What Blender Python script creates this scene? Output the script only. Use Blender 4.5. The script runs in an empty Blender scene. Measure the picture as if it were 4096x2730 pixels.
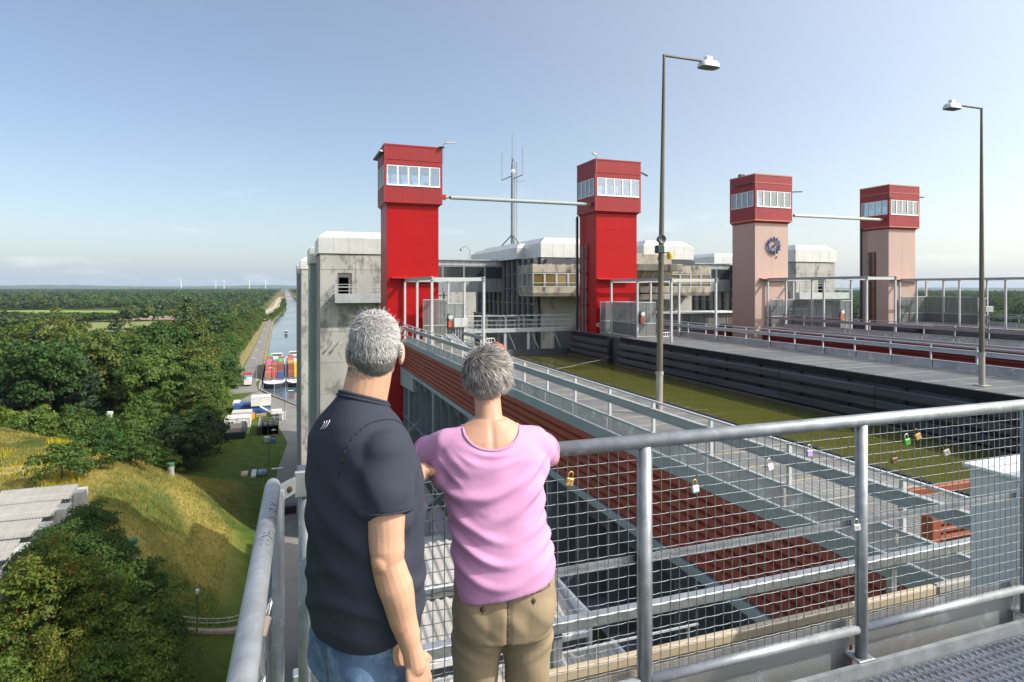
import bpy, math, random
import numpy as np
from mathutils import Vector, Matrix, Quaternion

random.seed(7)
RNG = np.random.default_rng(11)
scene = bpy.context.scene
COL = scene.collection
CAMZ = 43.0                                   # eye height above the lower canal
TH = math.radians(19.87)                      # the camera looks this far right of the lift's axis (+Y)

# ---------------------------------------------------------------- camera
cam_data = bpy.data.cameras.new('camera')
cam = bpy.data.objects.new('camera', cam_data)
COL.objects.link(cam)
cam.location = (0, 0, CAMZ)
cam.rotation_euler = (math.radians(90), 0, -TH)
cam_data.sensor_width = 36.0
cam_data.lens = 22.08
cam_data.shift_y = -0.0525
cam_data.clip_start = 0.05
cam_data.clip_end = 60000
cam_data.dof.use_dof = False
scene.camera = cam

# ---------------------------------------------------------------- light
SUN = Vector((1.42, -1.0, 1.55)).normalized()   # towards the sun: high on the right, behind the camera
ELEV = math.asin(SUN.z)
AZ = math.atan2(SUN.x, SUN.y)                   # clockwise from +Y
world = bpy.data.worlds.new('World')
scene.world = world
world.use_nodes = True
wn, wl = world.node_tree.nodes, world.node_tree.links
wn.clear()
sky = wn.new('ShaderNodeTexSky')
sky.sky_type = 'NISHITA'
sky.sun_disc = False
sky.sun_elevation = ELEV
sky.sun_rotation = AZ
sky.altitude = 40
sky.air_density = 1.0
sky.dust_density = 2.5
sky.ozone_density = 1.5
# a few thin fair-weather clouds low over the horizon, all round
geo_c = wn.new('ShaderNodeTexCoord')
mp = wn.new('ShaderNodeMapping'); mp.inputs['Scale'].default_value = (3.2, 3.2, 17.0)
cn = wn.new('ShaderNodeTexNoise'); cn.inputs['Scale'].default_value = 1.9; cn.inputs['Detail'].default_value = 7; cn.inputs['Roughness'].default_value = 0.55
cr = wn.new('ShaderNodeValToRGB'); cr.color_ramp.elements[0].position = 0.58; cr.color_ramp.elements[1].position = 0.80
sepz = wn.new('ShaderNodeSeparateXYZ')
band = wn.new('ShaderNodeMapRange'); band.inputs['From Min'].default_value = 0.20; band.inputs['From Max'].default_value = 0.03
mulc = wn.new('ShaderNodeMath'); mulc.operation = 'MULTIPLY'
mulc2 = wn.new('ShaderNodeMath'); mulc2.operation = 'MULTIPLY'; mulc2.inputs[1].default_value = 0.35
mixc = wn.new('ShaderNodeMixRGB'); mixc.inputs['Color2'].default_value = (8.6, 8.6, 8.7, 1)
bg = wn.new('ShaderNodeBackground'); bg.inputs['Strength'].default_value = 0.130
wo = wn.new('ShaderNodeOutputWorld')
wl.new(geo_c.outputs['Generated'], mp.inputs['Vector'])
wl.new(mp.outputs[0], cn.inputs['Vector'])
wl.new(cn.outputs['Fac'], cr.inputs[0])
wl.new(geo_c.outputs['Generated'], sepz.inputs[0])
wl.new(sepz.outputs['Z'], band.inputs['Value'])
wl.new(cr.outputs[0], mulc.inputs[0]); wl.new(band.outputs[0], mulc.inputs[1])
wl.new(mulc.outputs[0], mulc2.inputs[0])
wl.new(mulc2.outputs[0], mixc.inputs['Fac'])
# summer haze in the air: a veil that thickens towards the horizon and brightens evenly round the sun
def wmath(op, a, b=None, c=None):
    n = wn.new('ShaderNodeMath'); n.operation = op
    for i, v in enumerate((a, b, c)):
        if v is None: continue
        if isinstance(v, (int, float)): n.inputs[i].default_value = v
        else: wl.new(v, n.inputs[i])
    return n.outputs[0]
nrm_ = wn.new('ShaderNodeVectorMath'); nrm_.operation = 'NORMALIZE'; wl.new(geo_c.outputs['Generated'], nrm_.inputs[0])
dot_ = wn.new('ShaderNodeVectorMath'); dot_.operation = 'DOT_PRODUCT'; dot_.inputs[1].default_value = SUN; wl.new(nrm_.outputs[0], dot_.inputs[0])
hg = wmath('DIVIDE', 0.84, wmath('POWER', wmath('MULTIPLY_ADD', dot_.outputs['Value'], -0.8, 1.16), 1.5))
glow = wmath('MULTIPLY', wmath('SUBTRACT', hg, 0.38), 2.2)
hor = wmath('MULTIPLY', wmath('EXPONENT', wmath('MULTIPLY', wmath('MAXIMUM', sepz.outputs['Z'], 0.0), -12.0)), 2.4)
def veil(f, col):
    v = wn.new('ShaderNodeVectorMath'); v.operation = 'SCALE'; v.inputs[0].default_value = col; wl.new(f, v.inputs['Scale']); return v.outputs[0]
ad1 = wn.new('ShaderNodeVectorMath'); ad1.operation = 'ADD'; wl.new(veil(glow, (1.06,0.96,0.80)), ad1.inputs[0]); wl.new(veil(hor, (0.72,0.90,1.15)), ad1.inputs[1])
ad2 = wn.new('ShaderNodeVectorMath'); ad2.operation = 'ADD'; wl.new(ad1.outputs[0], ad2.inputs[0]); wl.new(sky.outputs[0], ad2.inputs[1])
wl.new(ad2.outputs[0], mixc.inputs['Color1'])
wl.new(mixc.outputs[0], bg.inputs['Color'])
wl.new(bg.outputs[0], wo.inputs['Surface'])

sun_data = bpy.data.lights.new('sun', 'SUN')
sun_data.energy = 3.6
sun_data.angle = math.radians(0.53)
sun_data.color = (1.0, 0.93, 0.82)
sun = bpy.data.objects.new('sun', sun_data)
COL.objects.link(sun)
sun.rotation_euler = SUN.to_track_quat('Z', 'Y').to_euler()
sun.location = SUN * 300

# ---------------------------------------------------------------- exposure
vs = scene.view_settings
vs.view_transform = 'Standard'
vs.look = 'None'
vs.exposure = 0.40
vs.gamma = 1.0
vs.use_curve_mapping = False
scene.cycles.use_denoising = True
scene.cycles.max_bounces = 6
scene.cycles.transparent_max_bounces = 24
scene.cycles.volume_bounces = 0
scene.cycles.caustics_reflective = False
scene.cycles.caustics_refractive = False
# ================================================================ helpers
WLOC = {}                                      # world position of every thing's origin

def props(o, label=None, cat=None, group=None, kind=None):
    if label: o['label'] = label
    if cat: o['category'] = cat
    if group: o['group'] = group
    if kind: o['kind'] = kind
    return o

def thing(name, label, cat, loc=(0, 0, 0), group=None, kind=None, parent=None):
    o = bpy.data.objects.new(name, None)
    o.empty_display_size = 0.2
    COL.objects.link(o)
    o.location = loc
    WLOC[o.name] = Vector(loc)
    return props(o, label, cat, group, kind)

def place(o, loc, parent=None):
    loc = Vector(loc)
    WLOC[o.name] = loc
    if parent is not None:
        o.parent = parent
        o.location = loc - WLOC[parent.name]
    else:
        o.location = loc
    return o

def put(name, me, parent=None, loc=(0, 0, 0), rz=0.0, scale=None, **kw):
    """link one mesh (shared data allowed) at a world position under a thing"""
    o = bpy.data.objects.new(name, me)
    COL.objects.link(o)
    place(o, loc, parent)
    if rz: o.rotation_euler = (0, 0, rz)
    if scale: o.scale = scale
    return props(o, **kw)

class MB:
    def __init__(s):
        s.v = []; s.f = []
    def add(s, vs, fs):
        b = len(s.v)
        s.v.extend([tuple(p) for p in vs])
        s.f.extend([tuple(b + i for i in f) for f in fs])
        return s
    def box(s, x0, x1, y0, y1, z0, z1):
        if x0 > x1: x0, x1 = x1, x0
        if y0 > y1: y0, y1 = y1, y0
        if z0 > z1: z0, z1 = z1, z0
        return s.add([(x0,y0,z0),(x1,y0,z0),(x1,y1,z0),(x0,y1,z0),(x0,y0,z1),(x1,y0,z1),(x1,y1,z1),(x0,y1,z1)],
                     [(0,3,2,1),(4,5,6,7),(0,1,5,4),(1,2,6,5),(2,3,7,6),(3,0,4,7)])
    def bbox(s, x0, x1, y0, y1, z0, z1, b=0.01):
        """box with chamfered edges all round"""
        c = [(x0+x1)/2, (y0+y1)/2, (z0+z1)/2]; h = [abs(x1-x0)/2, abs(y1-y0)/2, abs(z1-z0)/2]
        b = min(b, min(h)*0.45)
        vs = []; idx = {}
        for sx in (-1,1):
            for sy in (-1,1):
                for sz in (-1,1):
                    for ax in range(3):
                        k = [sx*h[0], sy*h[1], sz*h[2]]
                        for a in range(3):
                            if a != ax: k[a] -= (sx,sy,sz)[a]*b
                        idx[(sx,sy,sz,ax)] = len(vs); vs.append((c[0]+k[0], c[1]+k[1], c[2]+k[2]))
        fs = []
        for ax in range(3):
            o1, o2 = (ax+1)%3, (ax+2)%3
            for sg in (-1,1):
                loop = []
                for (a,bb) in ((-1,-1),(1,-1),(1,1),(-1,1)):
                    t = [0,0,0]; t[ax]=sg; t[o1]=a; t[o2]=bb
                    loop.append(idx[(*t,ax)])
                fs.append(tuple(loop) if sg>0 else tuple(loop[::-1]))
        for ax in range(3):
            o1, o2 = (ax+1)%3, (ax+2)%3
            for s1 in (-1,1):
                for s2 in (-1,1):
                    t0=[0,0,0]; t1=[0,0,0]; t0[ax]=-1; t1[ax]=1; t0[o1]=t1[o1]=s1; t0[o2]=t1[o2]=s2
                    q = [idx[(*t0,o1)], idx[(*t1,o1)], idx[(*t1,o2)], idx[(*t0,o2)]]
                    fs.append(tuple(q) if s1*s2>0 else tuple(q[::-1]))
        for sx in (-1,1):
            for sy in (-1,1):
                for sz in (-1,1):
                    q = [idx[(sx,sy,sz,a)] for a in range(3)]
                    fs.append(tuple(q) if sx*sy*sz>0 else tuple(q[::-1]))
        return s.add(vs, fs)
    def tube(s, p, q, r, n=8, r2=None, cap=True):
        p = Vector(p); q = Vector(q); r2 = r if r2 is None else r2
        d = (q-p)
        if d.length < 1e-9: return s
        d.normalize()
        a = d.orthogonal().normalized(); b = d.cross(a)
        vs = []
        for (c, rr) in ((p, r), (q, r2)):
            for i in range(n):
                t = 2*math.pi*(i+0.5)/n
                vs.append(c + a*(math.cos(t)*rr) + b*(math.sin(t)*rr))
        fs = [(i, (i+1)%n, n+(i+1)%n, n+i) for i in range(n)]
        if cap: fs += [tuple(range(n))[::-1], tuple(range(n, 2*n))]
        return s.add(vs, fs)
    def path(s, pts, r, n=8, cap=True):
        """tube along a polyline with mitred bends; r may be a list"""
        pts = [Vector(p) for p in pts]
        m = len(pts)
        rs = r if isinstance(r, (list, tuple)) else [r]*m
        dirs = []
        for i in range(m):
            if i == 0: d = pts[1]-pts[0]
            elif i == m-1: d = pts[-1]-pts[-2]
            else: d = (pts[i+1]-pts[i]).normalized() + (pts[i]-pts[i-1]).normalized()
            dirs.append(d.normalized())
        a = dirs[0].orthogonal().normalized()
        vs = []; fs = []
        for i in range(m):
            d = dirs[i]
            a = (a - d*a.dot(d))
            a = a.normalized() if a.length > 1e-6 else d.orthogonal().normalized()
            b = d.cross(a)
            for k in range(n):
                t = 2*math.pi*(k+0.5)/n
                vs.append(pts[i] + a*(math.cos(t)*rs[i]) + b*(math.sin(t)*rs[i]))
        for i in range(m-1):
            for k in range(n):
                fs.append((i*n+k, i*n+(k+1)%n, (i+1)*n+(k+1)%n, (i+1)*n+k))
        if cap: fs += [tuple(range(n))[::-1], tuple(range((m-1)*n, m*n))]
        return s.add(vs, fs)
    def bar(s, p, q, w, h, up=(0,0,1)):
        """rectangular bar from p to q, w across, h along up"""
        p = Vector(p); q = Vector(q); d = (q-p).normalized(); up = Vector(up)
        if abs(d.dot(up)) > 0.999: up = Vector((1,0,0))
        a = d.cross(up).normalized(); b = a.cross(d).normalized()
        vs = []
        for c in (p, q):
            for (i,j) in ((-1,-1),(1,-1),(1,1),(-1,1)):
                vs.append(c + a*(i*w/2) + b*(j*h/2))
        return s.add(vs, [(0,3,2,1),(4,5,6,7),(0,1,5,4),(1,2,6,5),(2,3,7,6),(3,0,4,7)])
    def prism(s, poly, axis, a0, a1):
        """extrude a 2-D polygon along an axis (0,1,2); poly in the two other axes in cyclic order"""
        n = len(poly); vs = []
        for t in (a0, a1):
            for (u, w) in poly:
                p = [0,0,0]; p[axis] = t; p[(axis+1)%3] = u; p[(axis+2)%3] = w
                vs.append(tuple(p))
        fs = [(i, (i+1)%n, n+(i+1)%n, n+i) for i in range(n)]
        fs += [tuple(range(n))[::-1], tuple(range(n,2*n))]
        return s.add(vs, fs)
    def lathe(s, c, prof, n=12, axis=2):
        vs = []; fs = []
        for (r, z) in prof:
            for i in range(n):
                t = 2*math.pi*i/n
                p = [0,0,0]; p[axis] = z; p[(axis+1)%3] = r*math.cos(t); p[(axis+2)%3] = r*math.sin(t)
                vs.append((c[0]+p[0], c[1]+p[1], c[2]+p[2]))
        m = len(prof)
        for j in range(m-1):
            for i in range(n):
                fs.append((j*n+i, j*n+(i+1)%n, (j+1)*n+(i+1)%n, (j+1)*n+i))
        fs += [tuple(range(n))[::-1], tuple(range((m-1)*n, m*n))]
        return s.add(vs, fs)
    def mesh(s, name, mat, smooth=False):
        me = bpy.data.meshes.new(name)
        me.from_pydata(s.v, [], s.f)
        me.update()
        if mat is not None: me.materials.append(mat)
        if smooth: me.shade_smooth()
        return me
    def build(s, name, mat, parent=None, smooth=False, loc=None, **kw):
        """vertices are in world space; the object's origin goes to loc (or the parent's)"""
        if loc is None:
            loc = WLOC[parent.name] if parent is not None else Vector((0,0,0))
            if parent is None and s.v:
                a = np.array(s.v); lo = a.min(0); hi = a.max(0)
                loc = Vector(((lo[0]+hi[0])/2, (lo[1]+hi[1])/2, lo[2]))
        loc = Vector(loc)
        s.v = [(p[0]-loc.x, p[1]-loc.y, p[2]-loc.z) for p in s.v]
        return put(name, s.mesh(name, mat, smooth), parent, loc, **kw)

def npmesh(name, V, F, mat, smooth=False):
    """fast mesh from numpy arrays: V (n,3), F (m,k)"""
    V = np.asarray(V, dtype=np.float32); F = np.asarray(F, dtype=np.int32)
    me = bpy.data.meshes.new(name)
    m, k = F.shape
    me.vertices.add(len(V)); me.vertices.foreach_set('co', V.ravel())
    me.loops.add(m*k); me.loops.foreach_set('vertex_index', F.ravel())
    me.polygons.add(m)
    me.polygons.foreach_set('loop_start', np.arange(0, m*k, k, dtype=np.int32))
    me.update(calc_edges=True)
    if mat is not None: me.materials.append(mat)
    if smooth: me.shade_smooth()
    return me

# ================================================================ materials
MATS = {}
def nodes_of(m):
    m.use_nodes = True
    nt = m.node_tree
    return nt, nt.nodes, nt.links, nt.nodes['Principled BSDF']

def mat(name, col, rough=0.6, metal=0.0, var=0.12, scale=2.0, stretch=(1,1,1), bump=0.0, bscale=20.0,
        spec=0.5, col2=None, f2=0.0, s2=6.0, coat=0.0, sss=0.0, detail=4.0, objvar=0.0, space='pos', sharp=0.12):
    """principled surface; colour varies over the piece by noise, col2 = stains with their own shape"""
    m = bpy.data.materials.new(name)
    nt, N, L, P = nodes_of(m)
    P.inputs['Roughness'].default_value = rough
    P.inputs['Metallic'].default_value = metal
    P.inputs['Specular IOR Level'].default_value = spec
    if coat: P.inputs['Coat Weight'].default_value = coat; P.inputs['Coat Roughness'].default_value = 0.12
    if sss:
        P.inputs['Subsurface Weight'].default_value = sss
        P.inputs['Subsurface Radius'].default_value = (0.02, 0.008, 0.004)
        P.inputs['Subsurface Scale'].default_value = 0.4
    if space == 'obj':
        tc = N.new('ShaderNodeTexCoord'); src = tc.outputs['Object']
    else:
        g = N.new('ShaderNodeNewGeometry'); src = g.outputs['Position']
    mp = N.new('ShaderNodeMapping'); mp.inputs['Scale'].default_value = stretch
    L.new(src, mp.inputs['Vector'])
    nz = N.new('ShaderNodeTexNoise'); nz.inputs['Scale'].default_value = scale; nz.inputs['Detail'].default_value = detail
    nz.inputs['Roughness'].default_value = 0.6
    L.new(mp.outputs[0], nz.inputs['Vector'])
    mr = N.new('ShaderNodeMapRange')
    mr.inputs['From Min'].default_value = 0.28; mr.inputs['From Max'].default_value = 0.72
    mr.inputs['To Min'].default_value = 1-var; mr.inputs['To Max'].default_value = 1+var
    L.new(nz.outputs['Fac'], mr.inputs['Value'])
    val = mr.outputs[0]
    if objvar:
        oi = N.new('ShaderNodeObjectInfo')
        m2 = N.new('ShaderNodeMapRange'); m2.inputs['To Min'].default_value = 1-objvar; m2.inputs['To Max'].default_value = 1+objvar
        L.new(oi.outputs['Random'], m2.inputs['Value'])
        mm = N.new('ShaderNodeMath'); mm.operation = 'MULTIPLY'
        L.new(val, mm.inputs[0]); L.new(m2.outputs[0], mm.inputs[1]); val = mm.outputs[0]
    base = N.new('ShaderNodeVectorMath'); base.operation = 'SCALE'
    base.inputs[0].default_value = col
    L.new(val, base.inputs['Scale'])
    out = base.outputs[0]
    if col2 is not None:
        n2 = N.new('ShaderNodeTexNoise'); n2.inputs['Scale'].default_value = s2; n2.inputs['Detail'].default_value = 8
        n2.inputs['Roughness'].default_value = 0.65
        L.new(mp.outputs[0], n2.inputs['Vector'])
        r2 = N.new('ShaderNodeMapRange'); r2.inputs['From Min'].default_value = 1-f2; r2.inputs['From Max'].default_value = 1-f2+sharp
        L.new(n2.outputs['Fac'], r2.inputs['Value'])
        mx = N.new('ShaderNodeMixRGB'); mx.inputs['Color2'].default_value = (*col2, 1)
        L.new(r2.outputs[0], mx.inputs['Fac']); L.new(out, mx.inputs['Color1']); out = mx.outputs[0]
    L.new(out, P.inputs['Base Color'])
    if bump:
        nb = N.new('ShaderNodeTexNoise'); nb.inputs['Scale'].default_value = bscale; nb.inputs['Detail'].default_value = 5
        L.new(mp.outputs[0], nb.inputs['Vector'])
        bp = N.new('ShaderNodeBump'); bp.inputs['Strength'].default_value = 1.0; bp.inputs['Distance'].default_value = bump
        L.new(nb.outputs['Fac'], bp.inputs['Height']); L.new(bp.outputs[0], P.inputs['Normal'])
    MATS[name] = m
    return m

def glass(name, tint=(0.8,0.88,0.92), see=0.75, rough=0.03):
    m = bpy.data.materials.new(name)
    nt, N, L, P = nodes_of(m)
    N.remove(P)
    out = N['Material Output']
    tr = N.new('ShaderNodeBsdfTransparent'); tr.inputs['Color'].default_value = (*tint, 1)
    gl = N.new('ShaderNodeBsdfGlossy'); gl.inputs['Roughness'].default_value = rough; gl.inputs['Color'].default_value = (0.9,0.95,1,1)
    fr = N.new('ShaderNodeFresnel'); fr.inputs['IOR'].default_value = 1.5
    mr = N.new('ShaderNodeMapRange'); mr.inputs['To Min'].default_value = 1-see-0.03; mr.inputs['To Max'].default_value = 1.0
    mx = N.new('ShaderNodeMixShader')
    L.new(fr.outputs[0], mr.inputs['Value']); L.new(mr.outputs[0], mx.inputs['Fac'])
    L.new(tr.outputs[0], mx.inputs[1]); L.new(gl.outputs[0], mx.inputs[2]); L.new(mx.outputs[0], out.inputs['Surface'])
    MATS[name] = m
    return m

def frosted(name, tint, dif, mixf):
    m = bpy.data.materials.new(name)
    nt, N, L, P = nodes_of(m)
    out = N['Material Output']
    P.inputs['Base Color'].default_value = (*dif, 1); P.inputs['Roughness'].default_value = 0.25
    rf = N.new('ShaderNodeBsdfRefraction'); rf.inputs['IOR'].default_value = 1.02; rf.inputs['Roughness'].default_value = 0.25; rf.inputs['Color'].default_value = (*tint,1)
    tr = N.new('ShaderNodeBsdfTransparent'); tr.inputs['Color'].default_value = (*tint,1)
    m1 = N.new('ShaderNodeMixShader'); m1.inputs['Fac'].default_value = 0.55
    L.new(rf.outputs[0], m1.inputs[1]); L.new(tr.outputs[0], m1.inputs[2])
    mx = N.new('ShaderNodeMixShader'); mx.inputs['Fac'].default_value = mixf
    L.new(m1.outputs[0], mx.inputs[1]); L.new(P.outputs[0], mx.inputs[2]); L.new(mx.outputs[0], out.inputs['Surface'])
    MATS[name] = m
    return m

def holes(name, col, pitch, frac, rough=0.5, metal=0.4, axes='yz', var=0.2):
    """perforated sheet: round holes really let light through"""
    m = mat(name, col, rough, metal, var=var, scale=1.2, col2=(col[0]*1.5+0.05, col[1]*1.5+0.05, col[2]*1.5+0.06), f2=0.45, s2=3.0)
    nt = m.node_tree; N, L = nt.nodes, nt.links
    P = N['Principled BSDF']; out = N['Material Output']
    g = N.new('ShaderNodeNewGeometry')
    sp = N.new('ShaderNodeSeparateXYZ'); L.new(g.outputs['Position'], sp.inputs[0])
    def M(op, a, b=None):
        n = N.new('ShaderNodeMath'); n.operation = op
        if hasattr(a, 'is_linked') or not isinstance(a, (int,float)): L.new(a, n.inputs[0])
        else: n.inputs[0].default_value = a
        if b is not None:
            if isinstance(b, (int,float)): n.inputs[1].default_value = b
            else: L.new(b, n.inputs[1])
        return n.outputs[0]
    u = sp.outputs[axes[0].upper()]; v = sp.outputs[axes[1].upper()]
    vv = M('DIVIDE', v, pitch*0.866)
    row = M('FLOOR', vv)
    off = M('MULTIPLY', M('MODULO', row, 2.0), 0.5)
    uu = M('ADD', M('DIVIDE', u, pitch), off)
    fu = M('SUBTRACT', M('FRACT', uu), 0.5); fv = M('MULTIPLY', M('SUBTRACT', M('FRACT', vv), 0.5), 0.866)
    d = M('SQRT', M('ADD', M('MULTIPLY', fu, fu), M('MULTIPLY', fv, fv)))
    hole = M('LESS_THAN', d, frac)
    tr = N.new('ShaderNodeBsdfTransparent')
    mx = N.new('ShaderNodeMixShader')
    L.new(hole, mx.inputs['Fac']); L.new(P.outputs[0], mx.inputs[1]); L.new(tr.outputs[0], mx.inputs[2]); L.new(mx.outputs[0], out.inputs['Surface'])
    return m

def grating_mat(name, col, px, py, rough=0.5):
    """walkway grating seen from afar: fine ribs as relief"""
    m = mat(name, col, rough, 0.5, var=0.22, scale=1.5, objvar=0.10)
    nt = m.node_tree; N, L = nt.nodes, nt.links
    P = N['Principled BSDF']
    g = N.new('ShaderNodeNewGeometry')
    w1 = N.new('ShaderNodeTexWave'); w1.bands_direction = 'Y'; w1.inputs['Scale'].default_value = 0.314/py*0.5
    w2 = N.new('ShaderNodeTexWave'); w2.bands_direction = 'X'; w2.inputs['Scale'].default_value = 0.314/px*0.5
    L.new(g.outputs['Position'], w1.inputs['Vector']); L.new(g.outputs['Position'], w2.inputs['Vector'])
    ad = N.new('ShaderNodeMath'); ad.operation = 'ADD'
    L.new(w1.outputs['Fac'], ad.inputs[0]); L.new(w2.outputs['Fac'], ad.inputs[1])
    bp = N.new('ShaderNodeBump'); bp.inputs['Distance'].default_value = 0.02; bp.inputs['Strength'].default_value = 0.9
    L.new(ad.outputs[0], bp.inputs['Height']); L.new(bp.outputs[0], P.inputs['Normal'])
    return m

def water(name, col, rough, bs1, bd1, bs2, bd2, stretch=(1,1,1), patch=None):
    m = bpy.data.materials.new(name)
    nt, N, L, P = nodes_of(m)
    P.inputs['Base Color'].default_value = (*col, 1)
    P.inputs['Roughness'].default_value = rough
    P.inputs['IOR'].default_value = 1.33
    g = N.new('ShaderNodeNewGeometry')
    mp = N.new('ShaderNodeMapping'); mp.inputs['Scale'].default_value = stretch
    L.new(g.outputs['Position'], mp.inputs['Vector'])
    n1 = N.new('ShaderNodeTexNoise'); n1.inputs['Scale'].default_value = bs1; n1.inputs['Detail'].default_value = 3
    n2 = N.new('ShaderNodeTexNoise'); n2.inputs['Scale'].default_value = bs2; n2.inputs['Detail'].default_value = 2
    for n in (n1, n2): L.new(mp.outputs[0], n.inputs['Vector'])
    b1 = N.new('ShaderNodeBump'); b1.inputs['Distance'].default_value = bd1; b1.inputs['Strength'].default_value = 1
    b2 = N.new('ShaderNodeBump'); b2.inputs['Distance'].default_value = bd2; b2.inputs['Strength'].default_value = 1
    L.new(n1.outputs['Fac'], b1.inputs['Height']); L.new(n2.outputs['Fac'], b2.inputs['Height'])
    L.new(b1.outputs[0], b2.inputs['Normal']); L.new(b2.outputs[0], P.inputs['Normal'])
    if patch:
        n3 = N.new('ShaderNodeTexNoise'); n3.inputs['Scale'].default_value = patch; n3.inputs['Detail'].default_value = 3
        mp3 = N.new('ShaderNodeMapping'); mp3.inputs['Scale'].default_value = (1, 0.35, 1)
        L.new(g.outputs['Position'], mp3.inputs['Vector']); L.new(mp3.outputs[0], n3.inputs['Vector'])
        r = N.new('ShaderNodeMapRange'); r.inputs['From Min'].default_value = 0.4; r.inputs['From Max'].default_value = 0.65
        r.inputs['To Min'].default_value = rough*0.4; r.inputs['To Max'].default_value = rough*1.6
        L.new(n3.outputs['Fac'], r.inputs['Value']); L.new(r.outputs[0], P.inputs['Roughness'])
    MATS[name] = m
    return m

def leafmat(name, col, col2, transl=0.25, var=0.25):
    m = bpy.data.materials.new(name)
    nt, N, L, P = nodes_of(m)
    out = N['Material Output']
    g = N.new('ShaderNodeNewGeometry')
    oi = N.new('ShaderNodeObjectInfo')
    n1 = N.new('ShaderNodeTexNoise'); n1.inputs['Scale'].default_value = 0.45; n1.inputs['Detail'].default_value = 3
    L.new(g.outputs['Position'], n1.inputs['Vector'])
    ad = N.new('ShaderNodeMath'); ad.operation = 'ADD'
    sb = N.new('ShaderNodeMath'); sb.operation = 'MULTIPLY_ADD'; sb.inputs[1].default_value = 0.9; sb.inputs[2].default_value = -0.45
    L.new(oi.outputs['Random'], sb.inputs[0])
    L.new(n1.outputs['Fac'], ad.inputs[0]); L.new(sb.outputs[0], ad.inputs[1])
    mx = N.new('ShaderNodeMixRGB'); mx.inputs['Color1'].default_value = (*col,1); mx.inputs['Color2'].default_value = (*col2,1)
    rm = N.new('ShaderNodeMapRange'); rm.inputs['From Min'].default_value = 0.2; rm.inputs['From Max'].default_value = 0.9
    L.new(ad.outputs[0], rm.inputs['Value']); L.new(rm.outputs[0], mx.inputs['Fac'])
    # leaf to leaf
    rp = N.new('ShaderNodeMapRange'); rp.inputs['To Min'].default_value = 1-var; rp.inputs['To Max'].default_value = 1+var
    L.new(g.outputs['Random Per Island'], rp.inputs['Value'])
    sc = N.new('ShaderNodeVectorMath'); sc.operation = 'SCALE'
    L.new(mx.outputs[0], sc.inputs[0]); L.new(rp.outputs[0], sc.inputs['Scale'])
    L.new(sc.outputs[0], P.inputs['Base Color'])
    P.inputs['Roughness'].default_value = 0.65; P.inputs['Specular IOR Level'].default_value = 0.25
    tl = N.new('ShaderNodeBsdfTranslucent')
    t2 = N.new('ShaderNodeVectorMath'); t2.operation = 'MULTIPLY'; t2.inputs[1].default_value = (1.5, 1.6, 0.6)
    L.new(sc.outputs[0], t2.inputs[0]); L.new(t2.outputs[0], tl.inputs['Color'])
    ms = N.new('ShaderNodeMixShader'); ms.inputs['Fac'].default_value = transl
    L.new(P.outputs[0], ms.inputs[1]); L.new(tl.outputs[0], ms.inputs[2]); L.new(ms.outputs[0], out.inputs['Surface'])
    MATS[name] = m
    return m

galv = mat('galvanised', (0.33,0.36,0.38), 0.50, 0.60, var=0.28, scale=9, detail=6, col2=(0.46,0.49,0.51), f2=0.42, s2=26, sharp=0.1)
wire_m = mat('mesh_wire', (0.20,0.22,0.235), 0.45, 0.55, var=0.15, scale=14)
galv_far = mat('galvanised_far', (0.46,0.49,0.51), 0.5, 0.35, var=0.15, scale=1.2)
frame_grey = mat('frame_paint', (0.50,0.52,0.53), 0.5, 0.0, var=0.08, scale=0.8)
rail_grey = mat('rail_paint', (0.33,0.37,0.38), 0.5, 0.0, var=0.1, scale=0.9, col2=(0.24,0.26,0.26), f2=0.36, s2=3)
rail_light = mat('rail_light', (0.52,0.54,0.55), 0.5, 0.0, var=0.1, scale=0.9)
mauve = mat('mauve_paint', (0.40,0.33,0.36), 0.55, var=0.1, scale=0.8)
beam_grey = mat('beam_grey', (0.29,0.34,0.34), 0.6, var=0.12, scale=0.6, col2=(0.20,0.22,0.22), f2=0.34, s2=2)
dark_steel = mat('dark_steel', (0.06,0.07,0.08), 0.55, var=0.25, scale=0.7)
steel_dim = mat('steel_dim', (0.19,0.215,0.235), 0.6, var=0.2, scale=0.5)
black_steel = mat('black_steel', (0.018,0.02,0.024), 0.5, var=0.3, scale=0.8)
red_clad = mat('red_cladding', (0.30,0.062,0.036), 0.5, var=0.12, scale=0.35, objvar=0.06, spec=0.35)
red_clad2 = mat('red_cladding_far', (0.20,0.022,0.022), 0.5, var=0.12, scale=0.35, objvar=0.06, spec=0.35)
clad_groove = mat('cladding_groove', (0.055,0.014,0.014), 0.7, var=0.1)
red_tower = mat('red_tower', (0.40,0.004,0.006), 0.42, var=0.06, scale=0.4, bump=0.03, bscale=0.9, spec=0.22)
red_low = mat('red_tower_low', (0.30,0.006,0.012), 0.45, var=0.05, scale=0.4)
red_cabin = mat('red_cabin', (0.31,0.018,0.020), 0.5, var=0.06, scale=0.6, objvar=0.03)
red_trim = mat('red_trim', (0.33,0.018,0.020), 0.4, var=0.05)
red_cabin2 = mat('dull_red_cabin', (0.30,0.030,0.036), 0.6, var=0.08, scale=0.7, objvar=0.04)
tan_trim = mat('tan_trim', (0.52,0.24,0.16), 0.55, var=0.1)
pink_tower = mat('pink_tower', (0.50,0.355,0.31), 0.6, var=0.07, scale=0.35, stretch=(1,1,0.3))
white_frame = mat('white_frame', (0.80,0.82,0.84), 0.35, var=0.03)
inside_grey = mat('inside_grey', (0.42,0.46,0.50), 0.7, var=0.1)
pane = glass('window_glass', (0.80,0.88,0.95), 0.78)
pane_dark = mat('dark_window', (0.035,0.045,0.05), 0.12, var=0.5, scale=0.35, spec=0.8)
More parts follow.
